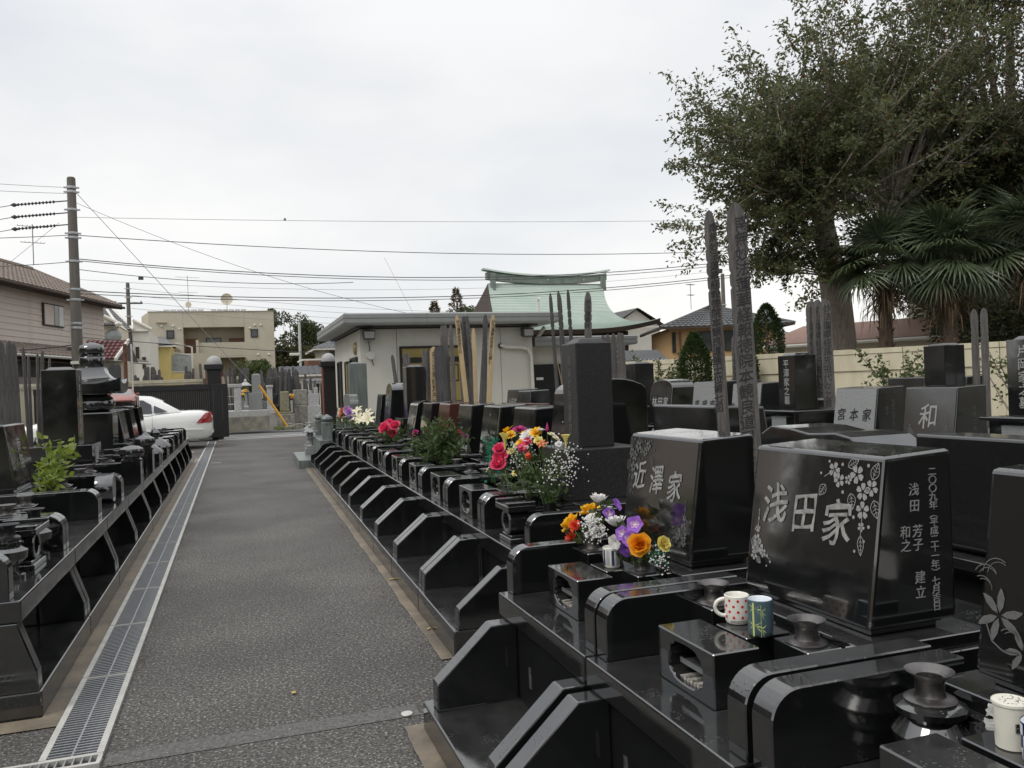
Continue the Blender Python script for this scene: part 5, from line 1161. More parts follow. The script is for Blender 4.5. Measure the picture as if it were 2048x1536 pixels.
# ---------------------------------------------------------------- white sedan
def sedan():
    t = thing('parked_car', 'white four-door sedan parked across the lot before the black gate, rear end showing', 'car', (-3.05, 24.3, 0))
    # x: front -2.45 .. rear 2.45 ; near side is -y
    S = [(-2.42, .36, .60, .62), (-2.36, .27, .68, .74), (-2.15, .24, .76, .84), (-1.6, .22, .86, .89), (-.9, .20, .94, .90), (0, .20, .96, .90), (.9, .20, .985, .90), (1.45, .21, 1.01, .895), (1.9, .23, 1.02, .875), (2.2, .26, 1.01, .84), (2.36, .28, .97, .78), (2.46, .34, .86, .66), (2.49, .42, .70, .58)]
    rows = []
    for x, zb, zt, hw in S:
        h = zt - zb
        half = [(hw * .90, zb), (hw * .98, zb + .10 * h), (hw * 1.0, zb + .35 * h), (hw * .995, zb + .62 * h), (hw * .965, zb + .82 * h), (hw * .90, zb + .94 * h), (hw * .76, zt), (hw * .4, zt + .012)]
        rows.append([(x, -a, b) for a, b in half] + [(x, a, b) for a, b in half[::-1]])
    n = 16; s = Shape(); vs = [p for r_ in rows for p in r_]
    s.add(vs, [(n*j+i, n*j+(i+1) % n, n*j+n+(i+1) % n, n*j+n+i) for j in range(len(rows)-1) for i in range(n)] + [tuple(range(n)), tuple(n*(len(rows)-1) + i for i in range(n))])
    body = s.build('body', 'car_white', t, smooth=60)
    cut = Shape()
    for x in (-1.42, 1.40): cut.lathe([(.37, -1.2), (.37, 1.2)], 28, (x, 0, .33), axis='y')
    co = cut.build('cut', 'rubber'); md = body.modifiers.new('arch', 'BOOLEAN'); md.operation = 'DIFFERENCE'; md.object = co; md.solver = 'EXACT'
    me = D.meshes.new_from_object(body.evaluated_get(bpy.context.evaluated_depsgraph_get())); body.modifiers.clear(); body.data = me
    me.polygons.foreach_set('use_smooth', [True] * len(me.polygons)); me.set_sharp_from_angle(angle=rad(50)); D.objects.remove(co)
    # cabin
    C_ = [(-1.05, .95, .80), (-.30, 1.38, .66), (.05, 1.455, .63), (.55, 1.47, .62), (.95, 1.43, .62), (1.25, 1.30, .66), (1.72, 1.02, .74)]
    rows = []
    for x, z, hw in C_:
        zb = .93 if x < 1.2 else .99
        rows.append([(x, -hw - max(0, (z - zb)) * .42, zb), (x, -hw - .01, zb + (z - zb) * .8), (x, -hw * .90, z - .005), (x, -hw * .5, z + .012), (x, hw * .5, z + .012), (x, hw * .90, z - .005), (x, hw + .01, zb + (z - zb) * .8), (x, hw + max(0, (z - zb)) * .42, zb)])
    n = 8; s = Shape(); vs = [p for r_ in rows for p in r_]
    s.add(vs, [(n*j+i, n*j+(i+1) % n, n*j+n+(i+1) % n, n*j+n+i) for j in range(len(rows)-1) for i in range(n)] + [tuple(range(n)), tuple(n*(len(rows)-1) + i for i in range(n))])
    s.build('roof', 'car_white', t, smooth=45)
    def side(z, x): # half width of cabin side at height z
        return .835 - (z - .93) * .40
    for sy in (-1, 1):
        for nm, pts in (('front_window', [(-.80, .985), (.12, .985), (.12, 1.36), (-.28, 1.30)]), ('rear_window', [(.20, .985), (1.02, 1.0), (1.0, 1.22), (.80, 1.345), (.20, 1.365)]), ('quarter_window', [(1.06, 1.005), (1.40, 1.03), (1.06, 1.20)])):
            s = Shape(); s.add([(x, sy * (side(z, x) + .012), z) for x, z in pts], [tuple(range(len(pts)))]); s.build(nm, 'glass', t)
        s = Shape(); s.box(.62, .80, sy * .905 - .014, sy * .905 + .014, .80, .825); s.build('door_handle', 'car_white', t, bevel=.006)
        s = Shape(); s.box(.128, .133, sy * .902 - .002, sy * .902 + .002, .32, .93); s.box(1.02, 1.025, sy * .90 - .002, sy * .90 + .002, .55, .96); s.build('door_gap', 'rubber', t)
        s = Shape(); s.box(-2.1, 2.28, sy * .905 - .008, sy * .905 + .008, .515, .55); s.build('side_trim', 'car_white', t, bevel=.004)
        for x in (-1.42, 1.40):
            w_ = thing('wheel', None, None, (x, sy * .78, .325)); w_.parent = t; KIDS.setdefault(t.name, []).append(w_)
            for k_ in ('label', 'category'):
                if k_ in w_: del w_[k_]
            s = Shape(); s.lathe([(.20, -.095), (.30, -.105), (.325, -.08), (.325, .08), (.30, .105), (.20, .095)], 28, axis='y'); s.build('tyre', 'rubber', w_, smooth=40)
            s = Shape(); s.lathe([(.205, -.10), (.19, -.085), (.06, -.09), (0, -.10)], 20, axis='y', cap=False); s.lathe([(.205, .10), (.19, .085), (.06, .09), (0, .10)], 20, axis='y', cap=False); s.build('rim', 'steel', w_, smooth=40)
        hwx = lambda x: float(np.interp(x, [1.9, 2.2, 2.36, 2.46, 2.49], [.875, .84, .78, .66, .58])); vs = []
        for z, xa, xb, f in ((.69, 2.08, 2.475, 1.0), (.80, 2.18, 2.475, .993), (.90, 2.27, 2.455, .965), (.955, 2.32, 2.42, .93)):
            for q in range(5): x = xa + (xb - xa) * q / 4; vs.append((x + .006, sy * (hwx(x) * f + .012), z))
        s = Shape(); s.add(vs, [(5*j+q, 5*j+q+1, 5*j+q+6, 5*j+q+5) for j in range(3) for q in range(4)]); s.build('tail_lamp', 'lamp_red', t)
        s = Shape(); s.box(-2.38, -2.30, sy * .62 - .12, sy * .62 + .12, .55, .66); s.build('headlamp', 'glass_pale', t, bevel=.02)
    s = Shape(); s.add([(1.27, -.55, 1.31), (1.70, -.62, 1.045), (1.70, .62, 1.045), (1.27, .55, 1.31)], [(0, 1, 2, 3)]); s.build('rear_screen', 'glass', t)
    s = Shape(); s.box(2.44, 2.505, -.62, .62, .40, .46); s.build('bumper_strip', 'car_white', t, bevel=.01)
    s = Shape(); s.box(2.455, 2.475, -.17, .17, .72, .86); s.build('number_plate', 'white_paint', t)
    s = Shape(); s.tube([(2.1, -.45, .25), (2.46, -.45, .24)], .03, 8); s.build('exhaust', 'steel', t)
sedan()

# ---------------------------------------------------------------- gate, gate posts, boundary walls
def gate_post(lab, x, y):
    t = thing('gate_post', lab, 'gate post', (x, y, 0), 0, 'domed gate posts')
    s = Shape(); s.box(-.20, .20, -.20, .20, 0, 2.22); s.build('post_core', 'gate_black', t, bevel=.01)
    nb = Shape(); nb.box(-.06, .06, -.012, .012, 0, .058); me = None
    for sx in (-1, 1):
        for c in range(3):
            for k in range(36):
                z = .02 + k * .061
                loc = (sx * .208, -.14 + c * .135, z)
                if me is None: o = nb.build('brick', 'brick_red', t, loc=loc); me = o.data
                else: o = shared('brick', me, t, loc)
                o.rotation_euler = (0, 0, math.pi / 2)
    s = Shape(); s.box(-.29, .29, -.29, .29, 2.22, 2.39); s.build('cap_slab', 'gate_black', t, bevel=.012)
    s = Shape(); s.lathe([(.245, 2.39), (.245, 2.42)] + [(.24 * math.cos(rad(a)), 2.42 + .25 * math.sin(rad(a))) for a in range(0, 91, 10)], 26, cap=False); s.build('dome', 'dome_stone', t, smooth=60)
gate_post('domed gate post left of the cemetery exit, brick sides and black core', -.56, 28.0)
gate_post('domed gate post right of the cemetery exit, beside the cream office', 3.02, 28.0)
t = thing('sliding_gate', 'black sliding metal gate with fine vertical slats behind the white car', 'gate', (-.17, 27.55, 0))
s = Shape(); s.box(-.52, 0, -.03, .03, .09, 1.76); s.build('end_panel', 'gate_black', t, bevel=.006)
for x in (-.43, -.17): s = Shape(); s.box(x - .006, x + .006, -.036, -.03, .65, 1.60); s.build('panel_rib', 'gate_slat', t)
s = Shape(); s.box(-5.4, -.52, -.04, .04, 1.60, 1.76); s.box(-5.4, -.52, -.04, .04, .09, .22); s.build('gate_frame', 'gate_black', t)
s = Shape(); s.box(-5.4, -.52, .012, .018, .22, 1.60); s.build('gate_back_sheet', 'gate_black', t)
sl_ = Shape(); sl_.box(-.008, .008, -.016, .010, .22, 1.60); me = None
for k in range(78):
    x = -.56 - k * .062
    if me is None: me = sl_.build('gate_slat', 'gate_slat', t, loc=(x, 0, 0)).data
    else: shared('gate_slat', me, t, (x, 0, 0))
for x in (-.25, -2.2): s = Shape(); s.lathe([(.045, -.02), (.045, .02)], 14, (x, 0, .045), axis='y'); s.build('gate_wheel', 'rubber', t)
def panel_wall(lab, x0, y0, x1, y1, h, z0=0.0, step=1.9, split=.47, name='boundary_wall', m='cream_wall', cap=.11):
    dx, dy = x1 - x0, y1 - y0; L = math.hypot(dx, dy); t = thing(name, lab, 'wall', (x0, y0, z0), math.atan2(dy, dx), None)
    n = max(1, round(L / step)); w = L / n; g = .006; me = {}
    for k in range(n):
        for nm, (za, zb, th) in (('lower_panel', (0, h - split - .012, .04)), ('upper_panel', (h - split, h - cap - .008, .075)), ('cap_panel', (h - cap, h, .09))):
            if nm not in me: s = Shape(); s.box(g, w - g, -th, th, za, zb); me[nm] = s.build(nm, m, t, bevel=.004, loc=(k * w, 0, 0)).data
            else: shared(nm, me[nm], t, (k * w, 0, 0))
    for k in range(n + 1):
        s_ = 'wall_post'
        if s_ not in me: s = Shape(); s.box(-.07, .07, -.06, .06, 0, h - split - .02); me[s_] = s.build(s_, m, t, loc=(0, 0, 0)).data
        else: shared(s_, me[s_], t, (k * w, 0, 0))
    return t
panel_wall('pale yellow panel wall behind the right-hand graves, under the palms', 9.9, 20.1, 16.0, 9.2, 1.9)
panel_wall('cream boundary wall left of the gate post behind the black gate', -14.0, 28.5, -.92, 28.5, 1.95, split=.16, step=2.2, cap=.10)
# basket hanging on the pale yellow wall
wx, wy = 13.79, 13.15; wa = math.atan2(9.2 - 20.1, 16.0 - 9.9)
t = thing('hanging_basket', 'rusty wire grid with a grey planter hooked over the pale yellow wall', 'planter', (wx, wy, 0), wa)
s = Shape()
for k in range(11): s.tube([(-.28 + k * .056, -.12, 1.15), (-.28 + k * .056, -.12, 1.72)], .004, 4)
for k in range(11): s.tube([(-.28, -.124, 1.15 + k * .057), (.28, -.124, 1.15 + k * .057)], .004, 4)
s.build('wire_grid', 'rust', t)
for x in (-.16, .16): s = Shape(); s.tube([(x, -.12, 1.68), (x, -.13, 1.90), (x, -.10, 2.0), (x, .04, 2.02), (x + .05, .12, 1.97)], .012, 5); s.build('hook', 'rust', t)
s = Shape(); pr = [(.30 * math.cos(rad(a)), 1.42 + .22 * math.sin(rad(a))) for a in range(180, 361, 20)]; s.prism(pr, 'y', -.40, -.14); s.box(-.32, .32, -.415, -.13, 1.42, 1.45); s.build('planter_bowl', 'concrete', t, bevel=.01)
o = leaf_mesh('planter_leaves', [[R.uniform(-.28, .28), R.uniform(-.36, -.18), 1.46 + R.uniform(0, .05)] for k in range(160)], [[R.gauss(0, .4), R.gauss(0, .4), 1] for k in range(160)], .08, .03, 'leaf_shrub', t, 3, 0); o['kind'] = 'stuff'

# ---------------------------------------------------------------- cream office
def window(t, x0, x1, z0, z1, y, m='glass', fr='bronze', fw=.05, d=.05, mull=(), trans=(), axis='y'):
    """A framed window on a wall facing -y (axis y) or -x (axis x)."""
    def bx(s, a, b, c, d_, e, f):
        if axis == 'y': s.box(a, b, c, d_, e, f)
        else: s.box(c, d_, a, b, e, f)
    s = Shape(); bx(s, x0, x1, y - d, y + .02, z1 - fw, z1); bx(s, x0, x1, y - d, y + .02, z0, z0 + fw); bx(s, x0, x0 + fw, y - d, y + .02, z0 + fw, z1 - fw); bx(s, x1 - fw, x1, y - d, y + .02, z0 + fw, z1 - fw)
    for q in mull: bx(s, q - fw * .4, q + fw * .4, y - d + .004, y + .015, z0 + fw, z1 - fw)
    for q, hh in trans: bx(s, x0 + fw, x1 - fw, y - d + .002, y + .016, q - hh / 2, q + hh / 2)
    o = s.build('window', fr, t)
    s = Shape(); bx(s, x0 + fw * .8, x1 - fw * .8, y - d * .4, y + .001, z0 + fw * .8, z1 - fw * .8); s.build('window_pane', m, o); return o
t = thing('office_building', 'single-storey cream office with a flat grey roof beside the cemetery exit', 'building', (0, 0, 0))
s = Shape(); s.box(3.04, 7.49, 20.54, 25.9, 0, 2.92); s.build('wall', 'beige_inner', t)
me = None
ws = [(3.02, 3.90), (3.90, 5.72), (5.72, 6.62), (6.62, 7.51)]
for a, b in ws:
    s = Shape(); s.box(a + .006, b - .006, 20.50, 20.538, .05, 2.90); s.build('wall_panel', 'cream_panel', t, bevel=.004)
for a, b in ((20.54, 21.6), (21.6, 23.3), (23.3, 25.9)): s = Shape(); s.box(3.0, 3.038, a + .006, b - .006, .05, 2.90); s.build('wall_panel', 'cream_panel', t, bevel=.004)
window(t, 3.96, 5.66, 1.0, 2.46, 20.48, 'gold_film', fw=.055, trans=((2.11, .13),), mull=())
s = Shape(); s.box(5.2, 5.46, 20.452, 20.462, 1.55, 1.98); s.box(5.22, 5.44, 20.446, 20.452, 1.57, 1.96); s.build('poster_frame', ['bronze'], t)
s = Shape(); s.box(5.23, 5.43, 20.440, 20.446, 1.58, 1.95); s.build('poster', 'gold_film', t)
window(t, 21.0, 22.2, .9, 2.25, 2.99, 'glass', axis='x'); window(t, 22.7, 23.3, .2, 2.2, 2.99, 'gold_film', axis='x'); window(t, 24.2, 25.0, .9, 2.25, 2.99, 'glass', axis='x')
rf = Shape(); prof = [(0, 2.97), (-.03, 3.02), (-.03, 3.10), (-.015, 3.11), (-.015, 3.12), (-.03, 3.13), (-.03, 3.22), (0, 3.25)]
rx0, rx1, ry0, ry1 = 2.56, 8.0, 19.9, 26.4
vs = []; fs = []
for (o_, z) in prof: vs += [(rx0 + o_, ry0 + o_, z), (rx1 - o_, ry0 + o_, z), (rx1 - o_, ry1 - o_, z), (rx0 + o_, ry1 - o_, z)]
nr = len(prof)
for j in range(nr - 1):
    for i in range(4): fs.append((4*j+i, 4*j+(i+1) % 4, 4*j+4+(i+1) % 4, 4*j+4+i))
fs += [(0, 1, 2, 3), tuple(4*(nr-1) + i for i in range(4))]
rf.add(vs, fs); o = rf.build('roof', 'roof_metal', t)
s = Shape(); s.box(4.55, 4.556, 19.866, 19.872, 2.98, 3.24); s.build('roof_seam', 'roof_metal_dark', o)
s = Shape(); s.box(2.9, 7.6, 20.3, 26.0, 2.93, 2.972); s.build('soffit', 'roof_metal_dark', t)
for x in (3.18, 7.30):
    s = Shape(); s.hexa([(x - .14, 20.20, 2.62), (x + .14, 20.20, 2.62), (x + .12, 20.48, 2.66), (x - .12, 20.48, 2.66)], [(x - .15, 20.16, 2.85), (x + .15, 20.16, 2.85), (x + .12, 20.48, 2.88), (x - .12, 20.48, 2.88)]); sp = s.build('loudspeaker', 'roof_metal_dark', t, bevel=.01)
    s = Shape(); s.add([(x - .115, 20.178, 2.66), (x + .115, 20.178, 2.66), (x + .125, 20.150, 2.82), (x - .125, 20.150, 2.82)], [(0, 1, 2, 3)]); s.build('speaker_grille', 'dome_stone', sp)
s = Shape(); s.tube([(3.2, 20.45, 2.6), (3.23, 20.46, 2.3), (3.3, 20.46, 2.0)], .012, 5); s.build('speaker_cable', 'wire', t)
s = Shape(); s.tube([(6.62, 20.52, 2.42), (6.62, 20.40, 2.43), (6.74, 20.38, 2.38), (7.15, 20.38, 2.37), (7.34, 20.38, 2.32), (7.42, 20.38, 2.15), (7.44, 20.38, 1.2), (7.44, 20.38, .1)], .045, 10); s.build('drain_pipe', 'white_pipe', t, smooth=60)
s = Shape(); s.lathe([(.06, 0), (.07, .02), (.07, .06)], 14, (6.62, 20.44, 2.42), axis='y'); s.build('pipe_collar', 'bronze', t)
s = Shape(); s.lathe([(.0, -.06), (.14, -.05), (.17, 0)], 18, (2.99, 21.3, 2.47), axis='x', cap=False); s.build('wall_lamp', 'gold_film', t, smooth=50)
s = Shape(); s.lathe([(.10, 20.44), (.11, 20.5)], 16, (3.24, 0, 2.25), axis='y'); s.build('wall_vent', 'white_pipe', t)
s = Shape(); s.tube([(7.9, 20.6, 2.9), (7.62, 20.55, 2.55)], .05, 8); s.build('downpipe_elbow', 'white_pipe', t)
t = thing('office_annex', 'lower cream annex with a grey rounded eave behind the rough column', 'building', (0, 0, 0))
s = Shape(); s.box(7.53, 10.3, 21.0, 25.4, 0, 2.4); s.build('wall', 'cream_panel', t)
for a, b in ((8.5, 9.4), (9.4, 10.29)): s = Shape(); s.box(a + .006, b - .006, 20.96, 20.998, .05, 2.38); s.build('wall_panel', 'cream_panel', t, bevel=.004)
s = Shape(); s.box(7.58, 8.46, 20.93, 20.985, .05, 1.92); d = s.build('door', 'gate_black', t); s = Shape(); s.box(7.74, 7.94, 20.922, 20.928, 1.50, 1.57); s.build('door_notice', 'white_paint', d); s = Shape(); s.box(8.30, 8.34, 20.90, 20.93, .95, 1.08); s.build('door_handle', 'steel', d)
rx0, rx1, ry0, ry1 = 7.60, 10.55, 20.5, 25.8; vs = []; 
for (o_, z) in prof: vs += [(rx0 + o_, ry0 + o_, z * .9 - .28), (rx1 - o_, ry0 + o_, z * .9 - .28), (rx1 - o_, ry1 - o_, z * .9 - .28), (rx0 + o_, ry1 - o_, z * .9 - .28)]
rf = Shape(); rf.add(vs, fs); rf.build('roof', 'roof_metal', t)
t = thing('garden_gatehouse', 'low dark tiled garden roof with white lattice between the annex and the sapling', 'building', (0, 0, 0))
s = Shape(); s.hexa([(10.1, 22.0, 1.95), (12.4, 22.0, 1.95), (12.4, 23.2, 2.0), (10.1, 23.2, 2.0)], [(10.2, 22.55, 2.30), (12.3, 22.55, 2.30), (12.3, 22.65, 2.30), (10.2, 22.65, 2.30)]); s.build('roof', 'dark_tile', t)
nb = Shape(); nb.lathe([(.05, 0), (.05, .06)], 8, axis='y'); me = None
for k in range(16):
    if me is None: me = nb.build('eave_tile', 'dome_stone', t, loc=(10.2 + k * .14, 21.95, 1.97)).data
    else: shared('eave_tile', me, t, (10.2 + k * .14, 21.95, 1.97))
s = Shape(); s.box(10.2, 12.3, 22.4, 22.7, 0, 1.94); s.build('wall', 'pale_siding', t)
s = Shape()
for k in range(4):
    for j in range(2): s.box(9.72 + k*.1, 9.79 + k*.1, 20.93, 20.95, 2.02 + j*.1, 2.09 + j*.1)
s.build('lattice', 'white_paint', t)
t = thing('broom', 'bamboo broom leaning beside the office door', 'broom', (8.35, 20.7, 0)); s = Shape(); s.tube([(.25, .1, .4), (.0, .2, 2.0)], .015, 6); s.build('handle', 'plank_new', t); s = Shape()
for k in range(14): s.tube([(.25, .1, .5), (.25 + R.uniform(-.12, .16), .1 + R.uniform(-.06, .06), .02)], .006, 4)
s.build('bristles', 'palm_dead', t)['kind'] = 'stuff'

# ---------------------------------------------------------------- temple hall with copper roof
t = thing('temple_hall', 'large temple hall with a sweeping pale green copper roof behind the office', 'building', (0, 0, 0))
YR, YE = 54.0, 46.5
def roofpt(u, v, back=False):
    """u 0..1 along the eave (left gable side to right), v 0..1 ridge to eave."""
    xl = 16.7 - 1.7 * v; xr = 25.4 - 4.2 * v + 4.5 * v * v
    z = 8.35 - (8.35 - 4.6) * (1 - (1 - v) ** 1.75); lift = (.62 * v ** 3) * max(0.0, (u - .45) / .55) ** 2.4
    y = YR - (YR - YE) * v
    if back: y = 2 * YR - y
    return (xl + (xr - xl) * u, y, z + lift)
rows_ = 40; s = Shape(); N = 22
for back in (False, True):
    for j in range(rows_ if not back else 10):
        K = rows_ if not back else 10
        v0, v1 = j / K, (j + 1) / K; vs = []
        for i in range(N + 1):
            a = roofpt(i / N, v0, back); b = roofpt(i / N, v1, back); d = .035 if not back else 0
            vs += [(a[0], a[1], a[2]), (b[0], b[1], b[2] + d), (b[0], b[1], b[2])]
        fs_ = []
        for i in range(N): o_ = 3 * i; fs_ += [(o_, o_ + 1, o_ + 4, o_ + 3), (o_ + 1, o_ + 2, o_ + 5, o_ + 4)]
        s.add(vs, fs_)
s.build('copper_roof_courses', 'copper_green', t, fix=False)['kind'] = 'stuff'
s = Shape(); vs = []
for i in range(N + 1):
    a = roofpt(i / N, 1.0); vs += [a, (a[0], a[1] + .1, a[2] - .28), (a[0], a[1] + 2.0, a[2] - .30)]
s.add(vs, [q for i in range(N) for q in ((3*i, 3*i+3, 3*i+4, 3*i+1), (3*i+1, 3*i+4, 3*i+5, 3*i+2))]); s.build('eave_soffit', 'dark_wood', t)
s = Shape(); s.add([(16.7, YR, 8.35)] + [roofpt(0, k / 8) for k in range(1, 9)] + [(15.0, 2 * YR - YE, 4.6)] + [roofpt(0, k / 8, True) for k in range(7, 0, -1)], [tuple(range(17))]); s.build('gable', 'dark_wood', t)
s = Shape()
for k in range(13):
    x0, x1 = 16.6 + 8.9 * k / 13, 16.6 + 8.9 * (k + 1) / 13; f = lambda x: .30 * ((x - 21.05) / 4.45) ** 2
    s.hexa([(x0, YR - .25, 8.3 + f(x0)), (x1, YR - .25, 8.3 + f(x1)), (x1, YR + .25, 8.3 + f(x1)), (x0, YR + .25, 8.3 + f(x0))], [(x0, YR - .25, 8.78 + f(x0)), (x1, YR - .25, 8.78 + f(x1)), (x1, YR + .25, 8.78 + f(x1)), (x0, YR + .25, 8.78 + f(x0))])
o = s.build('ridge_box', 'copper_dark', t); s = Shape()
for k in range(13):
    x0, x1 = 16.35 + 9.4 * k / 13, 16.35 + 9.4 * (k + 1) / 13; f = lambda x: .42 * ((x - 21.05) / 4.7) ** 2
    s.hexa([(x0, YR - .36, 8.82 + f(x0)), (x1, YR - .36, 8.82 + f(x1)), (x1, YR + .36, 8.82 + f(x1)), (x0, YR + .36, 8.82 + f(x0))], [(x0, YR - .3, 8.94 + f(x0)), (x1, YR - .3, 8.94 + f(x1)), (x1, YR + .3, 8.94 + f(x1)), (x0, YR + .3, 8.94 + f(x0))])
s.build('ridge_cap', 'copper_green', o)
for x in (16.95, 25.15): s = Shape(); s.box(x - .18, x + .18, YR - .5, YR - .26, 7.85, 9.0); s.box(x - .1, x + .1, YR - .7, YR - .5, 7.8, 7.95); s.build('ridge_end', 'copper_dark', t, bevel=.03)
for k in range(3): s = Shape(); s.lathe([(.07, -.03), (.07, .03)], 10, (18.3 + 2.7 * k, YR - .27, 8.58), axis='y'); s.build('ridge_crest', 'dome_stone', t)
s = Shape(); s.box(16.4, 24.4, 48.5, 59.5, 0, 4.6); s.build('wall', 'dark_wood', t)
s = Shape(); s.tube([(17.9, 47.6, 5.4), (17.9, 47.6, 6.5), (17.9, 47.4, 6.6)], .09, 8); s.build('roof_vent', 'white_pipe', t)

# ---------------------------------------------------------------- houses
def tiled_slope(t, a, b, c, d, nu, nv, m, name='roof_tile', th=.04, joined=False):
    """Roof slope a-b along the eave, d-c along the ridge, laid with overlapping tiles."""
    a, b, c, d = map(Vector, (a, b, c, d)); nn = (b - a).cross(d - a).normalized()
    if nn.z < 0: nn = -nn
    P = lambda u, v: (a + (b - a) * u) * (1 - v) + (d + (c - d) * u) * v
    S_ = Shape(); g = .06
    for j in range(nv):
        for i in range(nu):
            u0, u1 = (i + g) / nu, (i + 1 - g) / nu; v0, v1 = j / nv, (j + 1.15) / nv
            p = [P(u0, v0) + nn * th, P(u1, v0) + nn * th, P(u1, min(1, v1)) + nn * .01, P(u0, min(1, v1)) + nn * .01]; mid = [(p[0] + p[1]) / 2 + nn * th * .9, (p[2] + p[3]) / 2 + nn * th * .9]
            S_.add([p[0], mid[0], p[1], p[2], mid[1], p[3], P(u0, v0), P(u1, v0)], [(0, 1, 4, 5), (1, 2, 3, 4), (6, 0, 1), (6, 1, 2, 7)])
    o = S_.build(name + 's', m, t, fix=False); o['kind'] = 'stuff'
    S2 = Shape(); S2.quad(a, b, c, d); S2.build('roof_deck', m, t, fix=False)
    return o
def courses(t, a, b, z0, z1, n, m, out, name='siding_board'):
    """Lapped boards on a wall from a to b, each board its own part."""
    a = Vector((a[0], a[1], 0)); b = Vector((b[0], b[1], 0)); o3 = Vector((out[0], out[1], 0)).normalized(); h = (z1 - z0) / n; me = None
    for k in range(n):
        s = Shape(); z = k * h
        p, q = a - a, b - a
        s.hexa([p + o3 * .03, q + o3 * .03, q, p], [p + o3 * .012 + Vector((0, 0, h - .012)), q + o3 * .012 + Vector((0, 0, h - .012)), q + Vector((0, 0, h - .012)), p + Vector((0, 0, h - .012))])
        if me is None: me = s.build(name, m, t, loc=(a.x, a.y, z0)).data
        else: shared(name, me, t, (a.x, a.y, z0 + z))
t = thing('wood_sided_house', 'two-storey house with pinkish lap siding and brown tiled roof at the left edge', 'house', (0, 0, 0))
A = (-8.6, 31.0); B = (-5.55, 42.0); dv = Vector((B[0] - A[0], B[1] - A[1], 0)).normalized(); nv_ = Vector((dv.y, -dv.x, 0)); E_ = 5.75
bk = lambda p, d, z: (p[0] - nv_.x * d, p[1] - nv_.y * d, z)
s = Shape(); A0 = (A[0] - dv.x * 6, A[1] - dv.y * 6)
s.hexa([(A0[0], A0[1], 0), (B[0], B[1], 0), bk(B, 7, 0), bk(A0, 7, 0)], [(A0[0], A0[1], E_), (B[0], B[1], E_), bk(B, 7, E_), bk(A0, 7, E_)]); s.build('wall', 'siding', t)
courses(t, A, B, 3.6, E_ - .02, 9, 'siding', nv_); courses(t, (A0[0], A0[1]), (A[0] - dv.x*.15, A[1] - dv.y*.15), 3.6, E_ - .02, 9, 'siding', nv_)
s = Shape(); s.box(-.06, .06, -.06, .06, 3.5, E_); o = s.build('corner_post', 'white_wall', t, loc=(A[0] + nv_.x*.04, A[1] + nv_.y*.04, 0))
fr_ = lambda p, along, out, z: (p[0] + dv.x * along + nv_.x * out, p[1] + dv.y * along + nv_.y * out, z)
rid = 3.4
tiled_slope(t, fr_(A0, -.3, .65, E_ - .05), fr_(B, .55, .65, E_ - .05), fr_(B, .55, -rid, E_ + 1.75), fr_(A0, -.3, -rid, E_ + 1.75), 58, 12, 'brown_tile')
s = Shape(); s.hexa([fr_(A0, -.3, .65, E_ - .20), fr_(B, .55, .65, E_ - .20), fr_(B, .55, 0, E_ - .12), fr_(A0, -.3, 0, E_ - .12)], [fr_(A0, -.3, .65, E_ - .06), fr_(B, .55, .65, E_ - .06), fr_(B, .55, 0, E_), fr_(A0, -.3, 0, E_)]); s.build('eave_board', 'dark_wood', t)
s = Shape(); s.tube([fr_(A0, -.3, .72, E_ - .12), fr_(B, .6, .72, E_ - .12)], .06, 6); s.build('gutter', 'dark_wood', t)
s = Shape(); s.tube([fr_(B, .55, .6, E_ - .05), fr_(B, .55, -rid, E_ + 1.78)], .11, 6); s.tube([fr_(A0, -.3, -rid, E_ + 1.8), fr_(B, .55, -rid, E_ + 1.8)], .13, 6); s.build('ridge_tiles', 'brown_tile', t)
# window with a half-open shutter
wp = Shape(); wp.hexa([fr_(A, 5.85, .04, 4.4), fr_(A, 7.5, .04, 4.4), fr_(A, 7.5, .09, 4.4), fr_(A, 5.85, .09, 4.4)], [fr_(A, 5.85, .04, 5.3), fr_(A, 7.5, .04, 5.3), fr_(A, 7.5, .09, 5.3), fr_(A, 5.85, .09, 5.3)]); w_ = wp.build('window', 'dark_wood', t)
for a0, a1, mm, nm in ((5.92, 6.65, 'siding', 'shutter'), (6.69, 7.02, 'glass', 'window_pane'), (7.06, 7.44, 'glass_pale', 'window_pane')):
    s = Shape(); s.hexa([fr_(A, a0, .09, 4.45), fr_(A, a1, .09, 4.45), fr_(A, a1, .11, 4.45), fr_(A, a0, .11, 4.45)], [fr_(A, a0, .09, 5.25), fr_(A, a1, .09, 5.25), fr_(A, a1, .11, 5.25), fr_(A, a0, .11, 5.25)]); s.build(nm, mm, w_)
# lower lean-to roof
tiled_slope(t, fr_(A0, -.3, 1.9, 3.02), fr_(B, .2, 1.9, 3.02), fr_(B, .2, .03, 3.62), fr_(A0, -.3, .03, 3.62), 56, 4, 'brown_tile')
s = Shape(); s.tube([fr_(A0, -.3, 1.96, 2.98), fr_(B, .2, 1.96, 2.98)], .06, 6); s.build('gutter', 'steel_frame', t)
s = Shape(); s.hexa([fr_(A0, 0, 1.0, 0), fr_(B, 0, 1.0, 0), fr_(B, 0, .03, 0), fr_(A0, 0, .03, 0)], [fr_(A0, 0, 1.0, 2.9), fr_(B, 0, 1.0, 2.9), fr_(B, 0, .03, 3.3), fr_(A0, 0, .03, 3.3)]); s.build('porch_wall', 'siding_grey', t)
s = Shape(); s.hexa([fr_(A, 1, 1.0, 2.3), fr_(B, -1, 1.0, 2.3), fr_(B, -1, 1.03, 2.3), fr_(A, 1, 1.03, 2.3)], [fr_(A, 1, 1.0, 2.85), fr_(B, -1, 1.0, 2.85), fr_(B, -1, 1.03, 2.85), fr_(A, 1, 1.03, 2.85)]); s.build('porch_shade', 'bronze', t)
